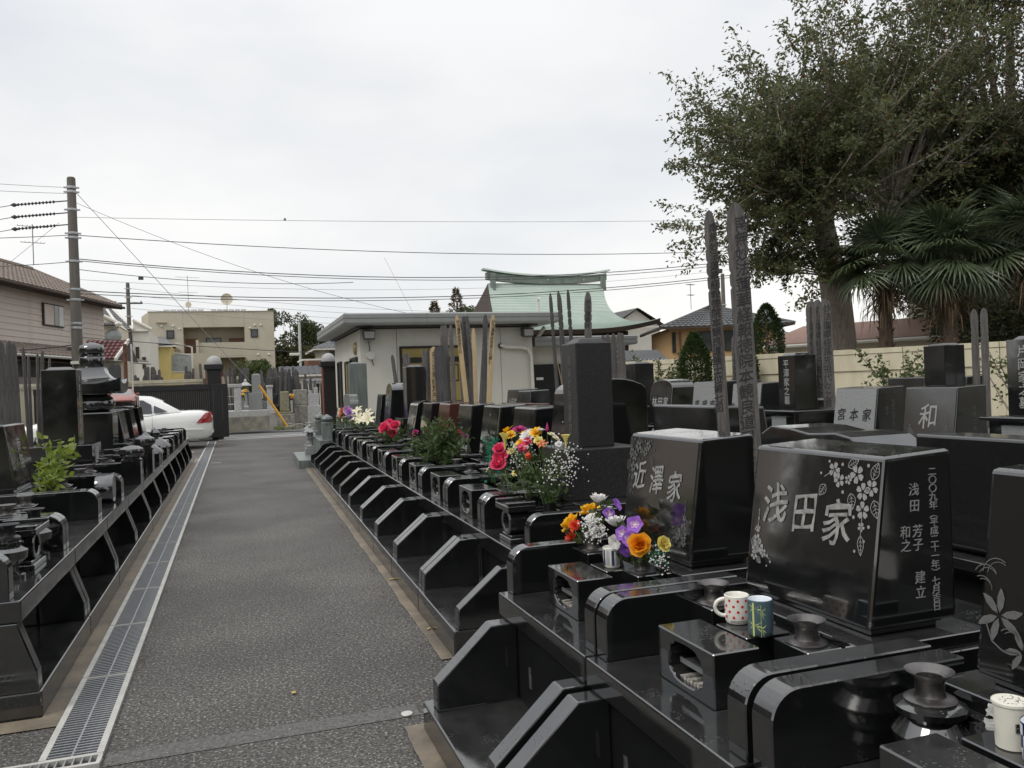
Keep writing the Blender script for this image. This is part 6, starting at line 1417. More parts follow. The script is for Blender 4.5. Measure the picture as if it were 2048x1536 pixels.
def antenna(lab, x, y, z, h, w=.9, rz=0.3):
    t = thing('tv_antenna', lab, 'antenna', (x, y, z), rz); s = Shape(); s.tube([(0, 0, 0), (0, 0, h)], .02, 5); s.build('mast', 'wire_pale', t)
    s = Shape()
    for zz, ww in ((h * .95, w), (h * .55, w * .8)):
        s.tube([(-ww * .6, 0, zz), (ww * .6, 0, zz)], .014, 4)
        for k in range(7): s.tube([(-ww * .6 + k * ww * .2, -.16, zz + .02), (-ww * .6 + k * ww * .2, .16, zz + .02)], .009, 4)
    s.build('aerial_rods', 'wire_pale', t)
antenna('yagi antenna on the brown tiled roof left of the utility pole', -7.7, 39.0, 7.1, 1.7)
def box_house(name, lab, x0, x1, y0, y1, h, m, roof=None, rm='slate_tile', rh=1.5, ov=.4, ridge='x', group=None):
    t = thing(name, lab, 'house', (0, 0, 0), 0, group); s = Shape(); s.box(x0, x1, y0, y1, 0, h); s.build('wall', m, t)
    a, b, c, d = x0 - ov, x1 + ov, y0 - ov, y1 + ov
    if roof == 'hip':
        k = min(b - a, d - c) / 2; 
        if ridge == 'x': p, q = (a + k, (c + d) / 2, h + rh), (b - k, (c + d) / 2, h + rh)
        else: p, q = ((a + b) / 2, c + k, h + rh), ((a + b) / 2, d - k, h + rh)
        n1 = max(6, int((b - a) / .32)); 
        if ridge == 'x':
            tiled_slope(t, (a, c, h), (b, c, h), q, p, n1, 11, rm); tiled_slope(t, (b, c, h), (b, d, h), q, q, 18, 11, rm); tiled_slope(t, (a, d, h), (a, c, h), p, p, 18, 11, rm)
        else:
            tiled_slope(t, (a, c, h), (b, c, h), p, p, n1, 11, rm); tiled_slope(t, (b, c, h), (b, d, h), q, p, 18, 11, rm); tiled_slope(t, (a, d, h), (a, c, h), p, q, 18, 11, rm)
        s = Shape(); s.tube([p, q], .09, 6); s.tube([(a, c, h + .03), p], .09, 6); s.tube([(b, c, h + .03), q], .09, 6); s.build('ridge_tiles', rm, t)
    elif roof == 'gable':
        if ridge == 'x':
            ym = (c + d) / 2; tiled_slope(t, (a, c, h), (b, c, h), (b, ym, h + rh), (a, ym, h + rh), max(6, int((b - a) / .32)), 10, rm)
            s = Shape(); s.quad((b, d, h), (a, d, h), (a, ym, h + rh), (b, ym, h + rh)); s.build('rear_slope', rm, t); 
            for xx in (x0, x1): s = Shape(); s.prism([(y0, h), (y1, h), (ym, h + rh * .93)], 'x', xx - .02, xx + .02); s.build('gable', m, t)
        else:
            xm = (a + b) / 2; tiled_slope(t, (a, d, h), (a, c, h), (xm, c, h + rh), (xm, d, h + rh), 20, 10, rm); tiled_slope(t, (b, c, h), (b, d, h), (xm, d, h + rh), (xm, c, h + rh), 20, 10, rm)
            for yy in (y0, y1): s = Shape(); s.prism([(x0, h), (x1, h), (xm, h + rh * .93)], 'y', yy - .02, yy + .02); s.build('gable', m, t)
    s = Shape(); s.box(a, b, c - .03, c + .06, h - .10, h); s.box(a - .0, a + .09, c + .06, d, h - .10, h); s.box(b - .09, b, c + .06, d, h - .10, h); s.build('fascia', 'white_wall' if m != 'orange_wall' else 'dark_wood', t)
    return t
def slant_house(name, lab, x0, x1, y0, y1, h, m, e0, e1, r0, r1, rake):
    t = thing(name, lab, 'house', (0, 0, 0)); s = Shape(); s.box(x0, x1, y0, y1, 0, h); s.build('wall', m, t)
    tiled_slope(t, e0, e1, r1, r0, 22, 14, 'slate_tile')
    s = Shape(); s.tube([e1, r1], .10, 6); s.build('rake_board', 'white_wall', t)
    b1 = (e1[0], 2 * r1[1] - e1[1], e1[2]); s = Shape(); s.add([e1, r1, b1, r0, (r0[0], b1[1], e1[2])], [(0, 1, 2), (1, 3, 4, 2)]); s.build('rear_slope', m, t)
    s = Shape(); s.hexa([(rake[0][0], y0 - .02, h - .06), (rake[1][0], y0 - .02, h - .06), (rake[1][0], y0 + .3, h - .06), (rake[0][0], y0 + .3, h - .06)], [(rake[0][0], y0 - .02, rake[0][1]), (rake[1][0], y0 - .02, rake[1][1]), (rake[1][0], y0 + .3, rake[1][1]), (rake[0][0], y0 + .3, rake[0][1])]); s.build('side_gable', m, t)
    s = Shape(); s.tube([(rake[0][0], y0 - .1, rake[0][1]), (rake[1][0] + .15, y0 - .1, rake[1][1])], .10, 6); s.build('rake_board', 'white_wall', t)
    s = Shape(); s.tube([(x0, y0 - .1, h), (x1, y0 - .1, h)], .07, 6); s.build('gutter', 'white_pipe', t)
    return t
t = slant_house('pale_sided_house', 'pale cream house with dark grey slate roof right behind the utility pole', -9.6, -6.02, 51, 56, 5.45, 'pale_siding', (-9.9, 50.6, 5.5), (-6.0, 50.6, 5.5), (-10, 53.5, 6.6), (-6.85, 53.5, 6.6), ((-6.7, 6.05), (-5.95, 5.55)))
s = Shape(); s.tube([(-6.9, 50.93, .5), (-6.9, 50.93, 5.3)], .06, 6); s.build('downpipe', 'white_pipe', t)
window(t, -6.62, -6.38, 3.6, 5.0, 50.98, 'glass', fw=.04)
s = Shape(); s.lathe([(0, 0), (.3, .05), (.42, .13)], 16, (0, 0, 0), axis='y', cap=False); s.build('wall_dish', 'roof_metal', t, loc=(-6.25, 50.8, 4.9))
t = slant_house('pale_grey_house', 'taller pale house with slate roof between the pole and the yellow house', -9.0, -5.4, 62, 70, 6.0, 'white_wall', (-9.8, 61.5, 6.05), (-6.3, 61.5, 6.05), (-10.2, 65, 8.1), (-8.2, 65, 8.1), ((-6.35, 6.75), (-5.35, 6.1)))
for k, (x, z) in enumerate(((-6.55, 4.9), (-6.15, 4.1), (-5.75, 3.4))): window(t, x - .1, x + .12, z, z + .8, 61.98, 'glass', fw=.03)
t = thing('red_tiled_porch', 'small cream porch with glossy dark red tiled roof behind the utility pole', 'porch', (0, 0, 0))
s = Shape(); s.box(-5.5, -4.2, 37.2, 39.5, 0, 2.95); s.build('wall', 'pale_siding', t)
tiled_slope(t, (-5.7, 36.7, 3.0), (-4.5, 36.7, 3.0), (-4.15, 38.2, 3.85), (-5.7, 38.2, 3.85), 8, 6, 'red_tile')
s = Shape(); s.hexa([(-4.5, 36.65, 2.93), (-4.42, 36.65, 2.93), (-4.07, 38.2, 3.78), (-4.15, 38.2, 3.78)], [(-4.5, 36.65, 3.06), (-4.42, 36.65, 3.06), (-4.07, 38.2, 3.92), (-4.15, 38.2, 3.92)]); s.build('barge_board', 'white_wall', t)
s = Shape(); s.add([(-4.1, 38.2, 3.85), (-4.42, 36.7, 2.97), (-3.75, 38.1, 2.9)], [(0, 1, 2)]); s.build('side_slope', 'dark_wood', t)
t = YH = box_house('yellow_house', 'bright yellow house with balcony screens left of the beige apartment block', -6.0, -4.55, 70, 79, 5.4, 'yellow_wall', None)
s = Shape(); s.hexa([(-3.9, 69.6, 5.5), (-2.2, 69.6, 5.5), (-2.2, 79, 5.5), (-3.9, 79, 5.5)], [(-3.9, 69.8, 5.62), (-2.4, 69.8, 5.62), (-3.3, 76, 6.6), (-3.9, 76, 6.6)]); s.build('roof', 'slate_tile', t)
s = Shape(); s.box(-2.35, -.75, 70.2, 70.4, 0, 3.3); s.build('balcony_wall', 'yellow_wall', t)
s = Shape(); s.box(-2.36, -.74, 70.15, 70.45, 3.3, 3.38); s.box(-.85, -.74, 70.15, 70.45, 0.0, 5.3); s.hexa([(-2.3, 70.2, 4.85), (-.85, 70.2, 4.6), (-.85, 70.3, 4.6), (-2.3, 70.3, 4.85)], [(-2.3, 70.2, 4.93), (-.85, 70.2, 4.68), (-.85, 70.3, 4.68), (-2.3, 70.3, 4.93)]); s.hexa([(-2.0, 70.2, 5.6), (-.85, 70.2, 5.25), (-.85, 70.3, 5.25), (-2.0, 70.3, 5.6)], [(-2.0, 70.2, 5.68), (-.85, 70.2, 5.33), (-.85, 70.3, 5.33), (-2.0, 70.3, 5.68)]); s.build('balcony_frame', 'white_pipe', t)
s = Shape(); s.box(-2.3, -.9, 70.24, 70.27, 3.4, 4.7); s.build('balcony_screen', 'glass_pale', t)
window(t, -2.25, -1.85, 3.5, 4.3, 70.5, 'glass', fw=.04)
for o in KIDS[YH.name][2:]: o.location.x = -2.2
# ---- apartment block (three storeys seen)
def apartment():
    t = thing('apartment_block', 'beige flat-roofed apartment block with recessed walkways and outside stair', 'building', (0, 0, 0)); k = 1.25
    Y0, Y1 = 75.0, 86.0; X = lambda v: v * k; Z = lambda v: EYE + (v - EYE) * k
    x0, x1 = X(-5.85), X(2.84); top = Z(7.10)
    def f(px, py):  # facade coordinates read off as fractions of the front: px 0..1, py 0..1 (top to bottom)
        return x0 + .8 + (x1 - x0 - .8) * px, top - (top - 0) * py
    # recess pattern on the front as solid pieces between openings
    U = [f(p, 0)[0] for p in (0, .265, .755, 1)]
    zt1, zb1, zr1 = Z(6.05), Z(4.35), Z(4.9); zt2, zb2, zr2 = Z(3.85), Z(2.25), Z(2.85)
    s = Shape(); s.box(x0 + .8, U[1], Y0, Y0 + 1.5, 0, top); s.box(U[1], U[2], Y0, Y0 + 1.5, zt1, top); s.box(U[2], x1, Y0, Y0 + 1.5, 0, top)
    s.box(U[1] + 1.2, U[2], Y0, Y0 + .2, zb1 - .35, zr1 + .12); s.box(U[1], U[2], Y0 + .2, Y0 + 1.5, zb1 - .35, zb1 - .12)
    s.box(U[1] + 2.9, U[2], Y0, Y0 + .2, zb1 - .5, zb1 - .36); s.box(U[1] + 2.9, U[2], Y0, Y0 + .2, zb2 - .4, zr2 - .25); s.box(U[1], U[2], Y0 + .2, Y0 + 1.5, zb2 - .35, zb2 - .12); s.box(U[1] + 2.9, U[2], Y0, Y0 + .2, 0, zb2 - .41)
    s.box(U[1], U[1] + 2.9, Y0 - 1.0, Y0 - .85, Z(2.55), Z(4.25)); s.box(U[1] + .98, U[1] + 1.2, Y0 - .2, Y0, zb1 - .3, zr1 + .35)
    s.hexa([(x0, Y0 + 3, 0), (x0 + .8, Y0, 0), (x0 + .8, Y1, 0), (x0, Y1, 0)], [(x0, Y0 + 3, top - .12), (x0 + .8, Y0, top - .004), (x0 + .8, Y1, top - .004), (x0, Y1, top - .12)]); s.box(x0 + .8, x1, Y0 + 1.5, Y1, 0, top - .2)
    s.build('wall', 'beige_wall', t)
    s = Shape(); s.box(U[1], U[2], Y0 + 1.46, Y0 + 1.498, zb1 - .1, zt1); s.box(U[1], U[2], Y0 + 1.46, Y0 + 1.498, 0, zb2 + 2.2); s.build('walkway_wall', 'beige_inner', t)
    s = Shape(); s.box(x0 + .75, x1 + .05, Y0 - .05, Y1, top, top + .06); s.build('parapet_cap', 'beige_inner', t)
    for zz in (zb1, zb2):
        w0 = U[1]
        for a, b, mm, nm in ((.1, 1.05, 'brown_wall', 'door'), (1.75, 3.0, 'glass', 'window'), (5.3, 6.4, 'glass_pale', 'window'), (U[2] - U[1] - 1.3, U[2] - U[1] - .1, 'brown_wall', 'door')):
            if zz == zb2 and a < 1: continue
            if nm == 'door': s = Shape(); s.box(w0 + a, w0 + b, Y0 + 1.40, Y0 + 1.455, zz - .1, zz + 1.25); s.build('door', 'brown_wall', t)
            else: window(t, w0 + a, w0 + b, zz + .35, zz + 1.3, Y0 + 1.44, mm, fw=.07, mull=(w0 + (a + b) / 2,))
    for px, zz in ((.165, Z(5.3)), (.835, Z(5.3)), (.835, Z(3.15))): x = f(px, 0)[0]; window(t, x - .3, x + .3, zz, zz + .72, Y0 - .01, 'glass', fw=.08)
    s = Shape(); s.box(f(.06, 0)[0], f(.14, 0)[0], Y0 - .18, Y0 - .002, Z(6.35), Z(6.42)); s.build('canopy', 'beige_inner', t)
    for px, zz in ((.10, 6.15), (.19, 6.15), (.24, 5.95), (.80, 5.95), (.84, 6.15), (.89, 6.15), (.86, 4.1), (.95, 4.1)): x = f(px, 0)[0]; s = Shape(); s.ball((x, Y0 - .06, Z(zz)), .10, 8); s.build('vent_hood', 'white_pipe', t, smooth=60)
    for px in (.265, .505, .755): x = f(px, 0)[0]; s = Shape(); s.box(x - .015, x + .015, Y0 - .006, Y0 - .001, zt1, top); s.build('wall_joint', 'beige_inner', t)
    for k0, k1 in ((.10, .43), (.485, .78)):
        a, b = f(k0, 0)[0], f(k1, 0)[0]; n = 6; w = (b - a) / n
        for q in range(n): s = Shape(); s.hexa([(a + q*w + .03, Y0 + 1.2, top + .08), (a + (q+1)*w - .03, Y0 + 1.2, top + .08), (a + (q+1)*w - .03, Y0 + 2.6, top + .42), (a + q*w + .03, Y0 + 2.6, top + .42)], [(a + q*w + .03, Y0 + 1.2, top + .12), (a + (q+1)*w - .03, Y0 + 1.2, top + .12), (a + (q+1)*w - .03, Y0 + 2.6, top + .46), (a + q*w + .03, Y0 + 2.6, top + .46)]); s.build('solar_panel', 'glass', t)
    return f, top, Y0
f_, top_, Y0_ = apartment()
t = thing('satellite_dish', 'large round satellite dish on the apartment roof', 'satellite dish', (f_(.62, 0)[0], Y0_ + .8, top_)); s = Shape(); s.tube([(0, 0, 0), (0, 0, 1.0)], .03, 5); s.build('mast', 'steel', t); s = Shape(); s.lathe([(0, .10), (.3, .06), (.5, -.03)], 20, (0, -.05, 1.15), axis='y', cap=False); s.build('dish', 'pale_siding', t, smooth=60)
antenna('tall yagi antenna on the apartment roof, left of the satellite dish', f_(.31, 0)[0], Y0_ + 1, top_, 3.2, 1.6)
s = Shape(); s.lathe([(.25, 0), (.25, .03)], 14, axis='y'); tag(s.build('small_dish', 'pale_siding', None, loc=(f_(.31, 0)[0], Y0_ + .9, top_ + .7)), 'small round dish low on the apartment antenna mast', 'satellite dish')
# ---- houses on the right
t = box_house('orange_house', 'orange two-storey house with dark tiled hip roof behind the column conifer', 23.0, 29.2, 41.5, 48, 4.25, 'orange_wall', 'hip', 'dark_tile', 1.45, .65, 'x'); OH = t
for a, b in ((23.1, 23.3), (24.1, 25.35), (26.05, 26.75), (27.3, 28.1)): window(t, a, b, 2.85, 4.0, 41.48, 'glass', fw=.06, mull=((a + b) / 2,) if b - a > 1 else ())
s = Shape(); s.tube([(23.55, 41.4, 0), (23.55, 41.4, 4.0)], .06, 6); s.build('downpipe', 'brown_wall', t)
OH.rotation_euler = (0, 0, rad(-19)); OH.location = Vector((23.5, 41.5, 0)) - Matrix.Rotation(rad(-19), 3, 'Z') @ Vector((23.0, 41.5, 0))
antenna('antenna mast above the orange house', 26.9, 44.8, 5.6, 1.6, .5)
t = box_house('gabled_storehouse', 'white gabled storehouse roof peeking between temple eave and orange house', 27.4, 31.4, 57, 64, 5.45, 'white_wall', 'gable', 'dark_tile', 1.4, .4, 'y')
t = box_house('grey_roofed_house', 'distant grey tiled house right of the orange house', 38.6, 43.5, 56, 62, 4.2, 'white_wall', 'hip', 'slate_tile', 1.4, .6, 'x')
t = box_house('gable_end_house', 'distant house with small dark tiled gable above the orange house roof', 36.3, 38.6, 56, 62, 5.4, 'white_wall', 'gable', 'dark_tile', 1.3, .5, 'y')
t = thing('brown_roofed_shed', 'long low shed with a plain rust brown sheet roof behind the pale yellow wall', 'shed', (0, 0, 0))
s = Shape(); s.hexa([(15.2, 21.6, 2.25), (19.5, 13.6, 2.25), (22.5, 15.2, 2.9), (18.2, 23.2, 2.9)], [(15.2, 21.6, 2.32), (19.5, 13.6, 2.32), (22.5, 15.2, 3.0), (18.2, 23.2, 3.0)]); s.build('roof', 'rust_roof', t)
s = Shape(); s.hexa([(15.6, 21.5, 0), (19.7, 13.9, 0), (22.3, 15.2, 0), (18.3, 23.0, 0)], [(15.6, 21.5, 2.24), (19.7, 13.9, 2.24), (22.3, 15.2, 2.85), (18.3, 23.0, 2.85)]); s.build('wall', 'pale_siding', t)
s = Shape(); s.tube([(15.15, 21.5, 2.24), (19.45, 13.55, 2.24)], .05, 6); s.build('gutter', 'white_pipe', t)
t = thing('cream_house', 'cream house with dark windows and grey downpipe behind the palms', 'house', (0, 0, 0))
s = Shape(); s.hexa([(20.5, 21.0, 0), (27.5, 10.0, 0), (32, 13, 0), (25, 24, 0)], [(20.5, 21.0, 4.3), (27.5, 10.0, 4.3), (32, 13, 4.3), (25, 24, 4.3)]); s.build('wall', 'pale_siding', t)
def on_face(s, u0, u1, z0, z1, o0, o1):
    a = Vector((20.5, 21.0, 0)); b = Vector((27.5, 10.0, 0)); d = (b - a); n = Vector((-11, -7, 0)).normalized()
    P = lambda u, o, z: a + d * u + n * o + Vector((0, 0, z)); s.hexa([P(u0, o0, z0), P(u1, o0, z0), P(u1, o1, z0), P(u0, o1, z0)], [P(u0, o0, z1), P(u1, o0, z1), P(u1, o1, z1), P(u0, o1, z1)])
for u0, u1 in ((.10, .17), (.50, .62), (.78, .90)): s = Shape(); on_face(s, u0, u1, 2.4, 3.4, -.02, .06); w_ = s.build('window', 'bronze', t); s = Shape(); on_face(s, u0 + .008, u1 - .008, 2.48, 3.32, .061, .07); s.build('window_pane', 'glass', w_)
s = Shape(); on_face(s, .365, .378, 0, 4.1, .02, .12); s.build('downpipe', 'roof_metal', t)
s = Shape(); s.hexa([(19.9, 20.8, 4.25), (27.2, 9.3, 4.25), (32.6, 12.9, 4.25), (25.2, 24.6, 4.25)], [(22.6, 20.9, 5.6), (27.4, 13.2, 5.6), (29.6, 14.4, 5.6), (24.8, 22.4, 5.6)]); s.build('roof', 'dark_tile', t)
# long sided house along the left boundary, mirrored in the polished fronts
t = thing('long_sided_house', 'long brownish lap sided house along the left boundary, seen only mirrored in polished stone', 'house', (0, 0, 0))
s = Shape(); s.box(-19, -12.06, -6, 20, 0, 5.6); s.build('wall', 'dark_siding', t)
courses(t, (-12.06, -6), (-12.06, 20), .2, 5.5, 16, 'dark_siding', (1, 0))
s = Shape(); s.hexa([(-19.5, -6.6, 5.55), (-11.4, -6.6, 5.55), (-11.4, 20.6, 5.55), (-19.5, 20.6, 5.55)], [(-16.5, -3.5, 7.2), (-14.5, -3.5, 7.2), (-14.5, 17.5, 7.2), (-16.5, 17.5, 7.2)]); s.build('roof', 'brown_tile', t)
# small houses left of the office, beyond the road
t = box_house('grey_roofed_cottage', 'small house with grey hip roof and dark sliding windows left of the office', 6.3, 11.5, 62, 68, 4.5, 'white_wall', 'hip', 'slate_tile', 1.3, .7, 'x')
window(t, 6.8, 8.1, 3.0, 4.3, 61.97, 'glass', fw=.06); window(t, 8.6, 9.8, 3.0, 4.3, 61.97, 'glass', fw=.06)
t = box_house('brown_shed', 'plain reddish brown shed wall behind the right gate post', 4.4, 9.0, 52, 55, 3.4, 'brown_wall', None)
t = box_house('white_cottage', 'low white cottage wall with grey roof edge seen over the far planks', 2.75, 5.4, 47, 50, 2.35, 'white_wall', 'gable', 'slate_tile', .5, .3, 'x')

# ---------------------------------------------------------------- utility poles and wires
def utility_pole(lab, x, y, h, r0, r1, lean=0.0, m='pole_concrete', arms=(), bands=()):
    t = thing('utility_pole', lab, 'utility pole', (x, y, 0), 0, 'utility poles'); t.rotation_euler = (0, lean, 0)
    s = Shape(); s.lathe([(r0, 0), (r1, h - .05), (r1 * .8, h)], 16); s.build('pole', m, t, smooth=40)
    for k, z in enumerate(bands):
        rr = r0 + (r1 - r0) * z / h; s = Shape(); s.lathe([(rr + .012, z - .04), (rr + .016, z), (rr + .012, z + .04)], 14); s.box(-rr - .10, rr + .10, -.03, .03, z - .025, z + .025); s.build('pole_band', 'steel', t)
    for z, x0, x1 in arms:
        s = Shape(); s.box(x0, x1, -.06, .06, z - .05, z + .05); a = s.build('cross_arm', 'wire', t)
        for q in np.linspace(x0 + .1, x1 - .1, 3): s = Shape(); s.lathe([(.05, 0), (.065, .03), (.04, .05), (.065, .07), (.03, .12)], 8, (q, 0, z + .05)); s.build('insulator', 'dome_stone', a)
    return t
PX, PY = -4.95, 31.2
t = utility_pole('tall grey concrete utility pole in front of the pinkish sided house', PX, PY, 8.95, .20, .135, 0.0, bands=(8.6, 8.45, 7.85, 7.05, 6.9, 6.1, 5.15, 4.8, 4.0, 3.85))
for k, z in enumerate((8.15, 7.75, 7.35)):
    s = Shape(); s.tube([(-.12, 0, z), (-1.75, 0, z - .2)], .02, 6)
    for q in range(11): s.lathe([(.03, -.03), (.06, 0), (.03, .03)], 8, (-.55 - q * .105, 0, z - .052 - q * .0129), axis='x')
    s.lathe([(.02, -.1), (.075, 0), (.02, .1)], 8, (-1.72, 0, z - .196), axis='x')
    s.build('insulator_string', 'wire', t)
s = Shape(); s.box(-.3, -.08, -.06, .06, 3.1, 3.2); s.build('cable_box', 'wire', t)
s = Shape(); s.box(-.16, .1, -.35, -.18, 2.62, 2.72); s.build('lamp_bracket', 'white_pipe', t)
utility_pole('distant utility pole with dark cross arms behind the slate roofs', -6.6, 62, 9.3, .17, .12, 0.0, arms=((7.9, -.9, .9),), bands=(8.9, 8.3, 7.0))
utility_pole('pale steel pole with a white street lamp before the wood', 4.7, 62, 6.5, .11, .09, 0.0, 'pole_steel')
s = Shape(); s.box(-.75, -.05, -.12, .12, 4.05, 4.25); o = s.build('lamp_head', 'white_wall', [x for x in COL.objects if x.get('label', '').startswith('pale steel pole')][0], bevel=.03)
utility_pole('thin concrete pole beside the big tree, right of the tallest plank', 30.0, 46, 8.0, .17, .12, .0, bands=(6.0, 5.5))
def wire(lab, a, b, sag=.3, r=.011, m='wire', n=18, group='overhead power lines'):
    a, b = Vector(a), Vector(b); s = Shape()
    s.tube([a.lerp(b, k / n) - Vector((0, 0, sag * 4 * (k / n) * (1 - k / n))) for k in range(n + 1)], r, 4)
    tag(s.build('power_line', m, None, fix=False), lab, 'power line', group)

# ---------------------------------------------------------------- wires
wire('thin high cable level across the sky from the tall pole to the big tree', (PX, PY, 7.6), (25, 31.6, 8.5), .15, .008, 'wire_pale')
s = Shape(); s.ball((0, 0, 0), .05, 8); tag(s.build('cable_joint', 'wire_pale', None, loc=(2.0, 31.3, 7.75)), 'small round joint on the thin high cable', 'cable joint')
wire('single dark cable sagging right from the upper pole, below the thin high cable', (PX, PY, 7.0), (21, 31.6, 6.95), .36, .014)
wire('upper strand of the thick twin cable crossing the scene at roof height', (PX, PY, 6.2), (24, 31.4, 6.85), .85, .016); wire('lower strand of the thick twin cable crossing the scene at roof height', (PX, PY, 6.14), (24, 31.4, 6.72), .86, .013)
wire('short slack service cable with a small box near the tall pole', (PX, PY, 5.85), (4.4, 31.3, 5.45), .22, .012)
s = Shape(); s.box(-.08, .08, -.04, .04, -.05, .05); tag(s.build('cable_clip', 'wire', None, loc=(-2.9, 31.25, 5.55)), 'small dark clip box on the slack service cable', 'cable clip')
wire('upper strand of the lower twin cable passing in front of the temple roof', (PX, PY, 5.12), (24, 31.4, 6.25), .72, .016); wire('lower strand of the lower twin cable passing in front of the temple roof', (PX, PY, 5.02), (24, 31.4, 6.15), .72, .013)
wire('faint thin cable above the temple roof twin cable', (PX, PY, 5.5), (24, 31.4, 6.5), .75, .006, 'wire_pale')
wire('steep guy wire from the tall pole down to the right across the apartment', (PX, PY, 8.6), (.9, 31.6, 1.5), 0, .010, 'wire_pale')
wire('long thin slanting wire from the tall pole down behind the office', (PX, PY, 8.15), (6.5, 31.6, 4.3), .35, .008, 'wire_pale')
wire('low dark cable crossing in front of the apartment lower floors', (PX, PY, 3.55), (8, 31.8, 2.6), .12, .012)
for k, (z0, z1, y) in enumerate(((8.15, 7.85, 'top'), (7.75, 7.35, 'middle'), (7.35, 7.1, 'bottom'))):
    wire(y + ' one of three parallel power lines leaving the tall pole to the left', (PX - 1.75, PY, z0 - .2), (-12, PY - 1.0, z0 - 1.25), .1, .012)
wire('high ground wire leaving the pole top to the left', (PX, PY, 8.6), (-12, PY, 9.0), .1, .008, 'wire_pale'); wire('second high wire leaving the pole top to the left', (PX, PY, 8.4), (-12, PY, 8.7), .1, .008, 'wire_pale')
wire('left cable leaving the tall pole below the three parallel lines', (PX, PY, 7.0), (-12, PY - 1, 6.6), .1, .012); wire('thin brace wire slanting from the insulators down to the brown tiled roof', (PX - .4, PY, 7.4), (-12, PY + 4, 2.8), .0, .008, 'wire_pale')
wire('left cable leaving the tall pole just above the brown roof', (PX, PY, 6.1), (-12, PY, 5.9), .15, .012); wire('lowest left cable drooping from the pole to the sided house', (PX, PY, 3.3), (-8.5, PY + .4, 3.15), .08, .02)
for k in range(4): wire('faint distant cable among the thin lines left of the office roof', (-6.4, 62, 8.9 - .45 * k), (26, 66, 7.4 - .4 * k), .5, .012, 'wire_pale', group='faint distant cables')
wire('thin drop wire hanging above the office roof', (5.55, 31.0, 6.35), (5.75, 26.0, 3.3), 0, .008, 'wire_pale')
s = Shape(); s.box(-.35, .35, -.08, .08, -.09, .09); tag(s.build('cable_closure', 'wire', None, loc=(20.05, 31.35, 6.02)), 'dark box clamped on the cable left of the tall planks', 'cable box')

# ---------------------------------------------------------------- old cemetery across the road
OG = 'old stones in the cemetery across the road'
_before = set(COL.objects)
t = thing('retaining_wall', 'stained low concrete retaining wall across the road, right of the gate', 'wall', (0, 0, 0)); s = Shape(); s.box(-.9, 1.75, 34.1, 34.5, .10, .72); s.build('wall', 'concrete_dark', t, bevel=.01)
s = Shape(); s.box(1.76, 2.15, 34.05, 34.5, .10, .85); s.build('end_block', 'concrete', t, bevel=.01)
t = thing('old_grave', 'pale granite plot with crossbeam gate frame on the retaining wall across the road', 'grave', (0, 0, 0), 0, OG); gm = 'granite_pale'
s = Shape(); s.box(-.9, 2.1, 34.2, 36.2, .72, .98); s.build('kerb', gm, t, bevel=.01)
s = Shape(); s.box(-.75, .55, 34.5, 34.7, 2.0, 2.15); s.box(-.68, -.45, 34.52, 34.68, .98, 2.0); s.box(.15, .5, 34.52, 34.68, .98, 2.0); s.build('crossbeam_frame', gm, t, bevel=.015)
s = Shape(); s.box(-.45, .15, 34.60, 34.64, 1.25, 1.30); s.box(-.45, .15, 34.60, 34.64, 1.6, 1.64); s.build('rail', gm, t)
s = Shape(); s.box(.85, 1.5, 34.8, 35.4, .98, 1.75); s.box(.9, 1.95, 35.5, 35.7, .98, 1.35); s.build('pedestal', 'granite_grey', t, bevel=.01)
s = Shape(); s.box(1.72, 1.98, 34.4, 34.66, .98, 1.95); s.box(1.68, 2.02, 34.36, 34.7, 1.95, 2.05); s.build('gate_pillar', gm, t, bevel=.01)
hs, z = column(t, 1.25, 35.2, 1.75, .42, .80, 'granite_grey')
t = thing('stone_lantern', 'white stone lantern among the old graves across the road', 'stone lantern', (.78, 34.75, .98)); s = Shape(); s.lathe([(.2, 0), (.2, .1), (.09, .15), (.08, .75), (.2, .82), (.2, .88)], 8); s.build('shaft', gm, t); s = Shape(); s.lathe([(.16, .88), (.16, 1.1)], 6); s.build('fire_box', 'mossy_stone', t); s = Shape(); s.lathe([(.32, 1.10), (.34, 1.13), (.2, 1.24), (.08, 1.31)], 6); s.build('lantern_roof', gm, t); s = Shape(); s.lathe([(.07, 1.31), (.09, 1.37), (.03, 1.44), (0, 1.47)], 8, cap=False); s.build('finial', gm, t)
t, tips = bouquet('yellow chrysanthemums in a tall vase among the old graves across the road', (.62, 34.45, 1.55), [('daisy', R.uniform(-.15, .15), 34.45 + R.uniform(-.1, .1), 1.72 + R.uniform(-.05, .16), .09, c, (0, -.6, .7), None) for c in ('yellow', 'cream', 'orange', 'yellow', 'white', 'paleyellow')])
leaves_at(t, [(R.gauss(0, .08), 0, R.uniform(-.1, .1)) for k in range(8)], .12, .05, 'leaf_bouquet', 5, .06); s = Shape(); s.lathe([(.06, -.55), (.07, 0)], 10, cap=True); s.build('vase', 'granite_grey', t)
t, tips = bouquet('orange flowers in a vase left of the right gate post across the road', (3.2, 34.5, 1.3), [('daisy', R.uniform(-.12, .12), 34.5, 1.45 + R.uniform(-.05, .14), .09, c, (0, -.6, .7), None) for c in ('orange', 'yellow', 'cream', 'orange')]); s = Shape(); s.lathe([(.06, -.6), (.07, 0)], 10, cap=True); s.build('vase', 'granite_pale', t)
t = thing('old_grave', 'black polished stele on black steps in the cemetery across the road', 'grave', (2.2, 35.0, .1), 0, OG)
s = Shape(); s.box(-.3, .35, -.3, .3, 0, 1.0); s.box(-.22, .28, -.22, .22, 1.0, 1.55); s.build('base_stone', 'granite_black', t, bevel=.01); s = Shape(); s.box(-.15, .20, -.16, .16, 1.55, 2.35); s.build('headstone', 'granite_black', t, bevel=.01)
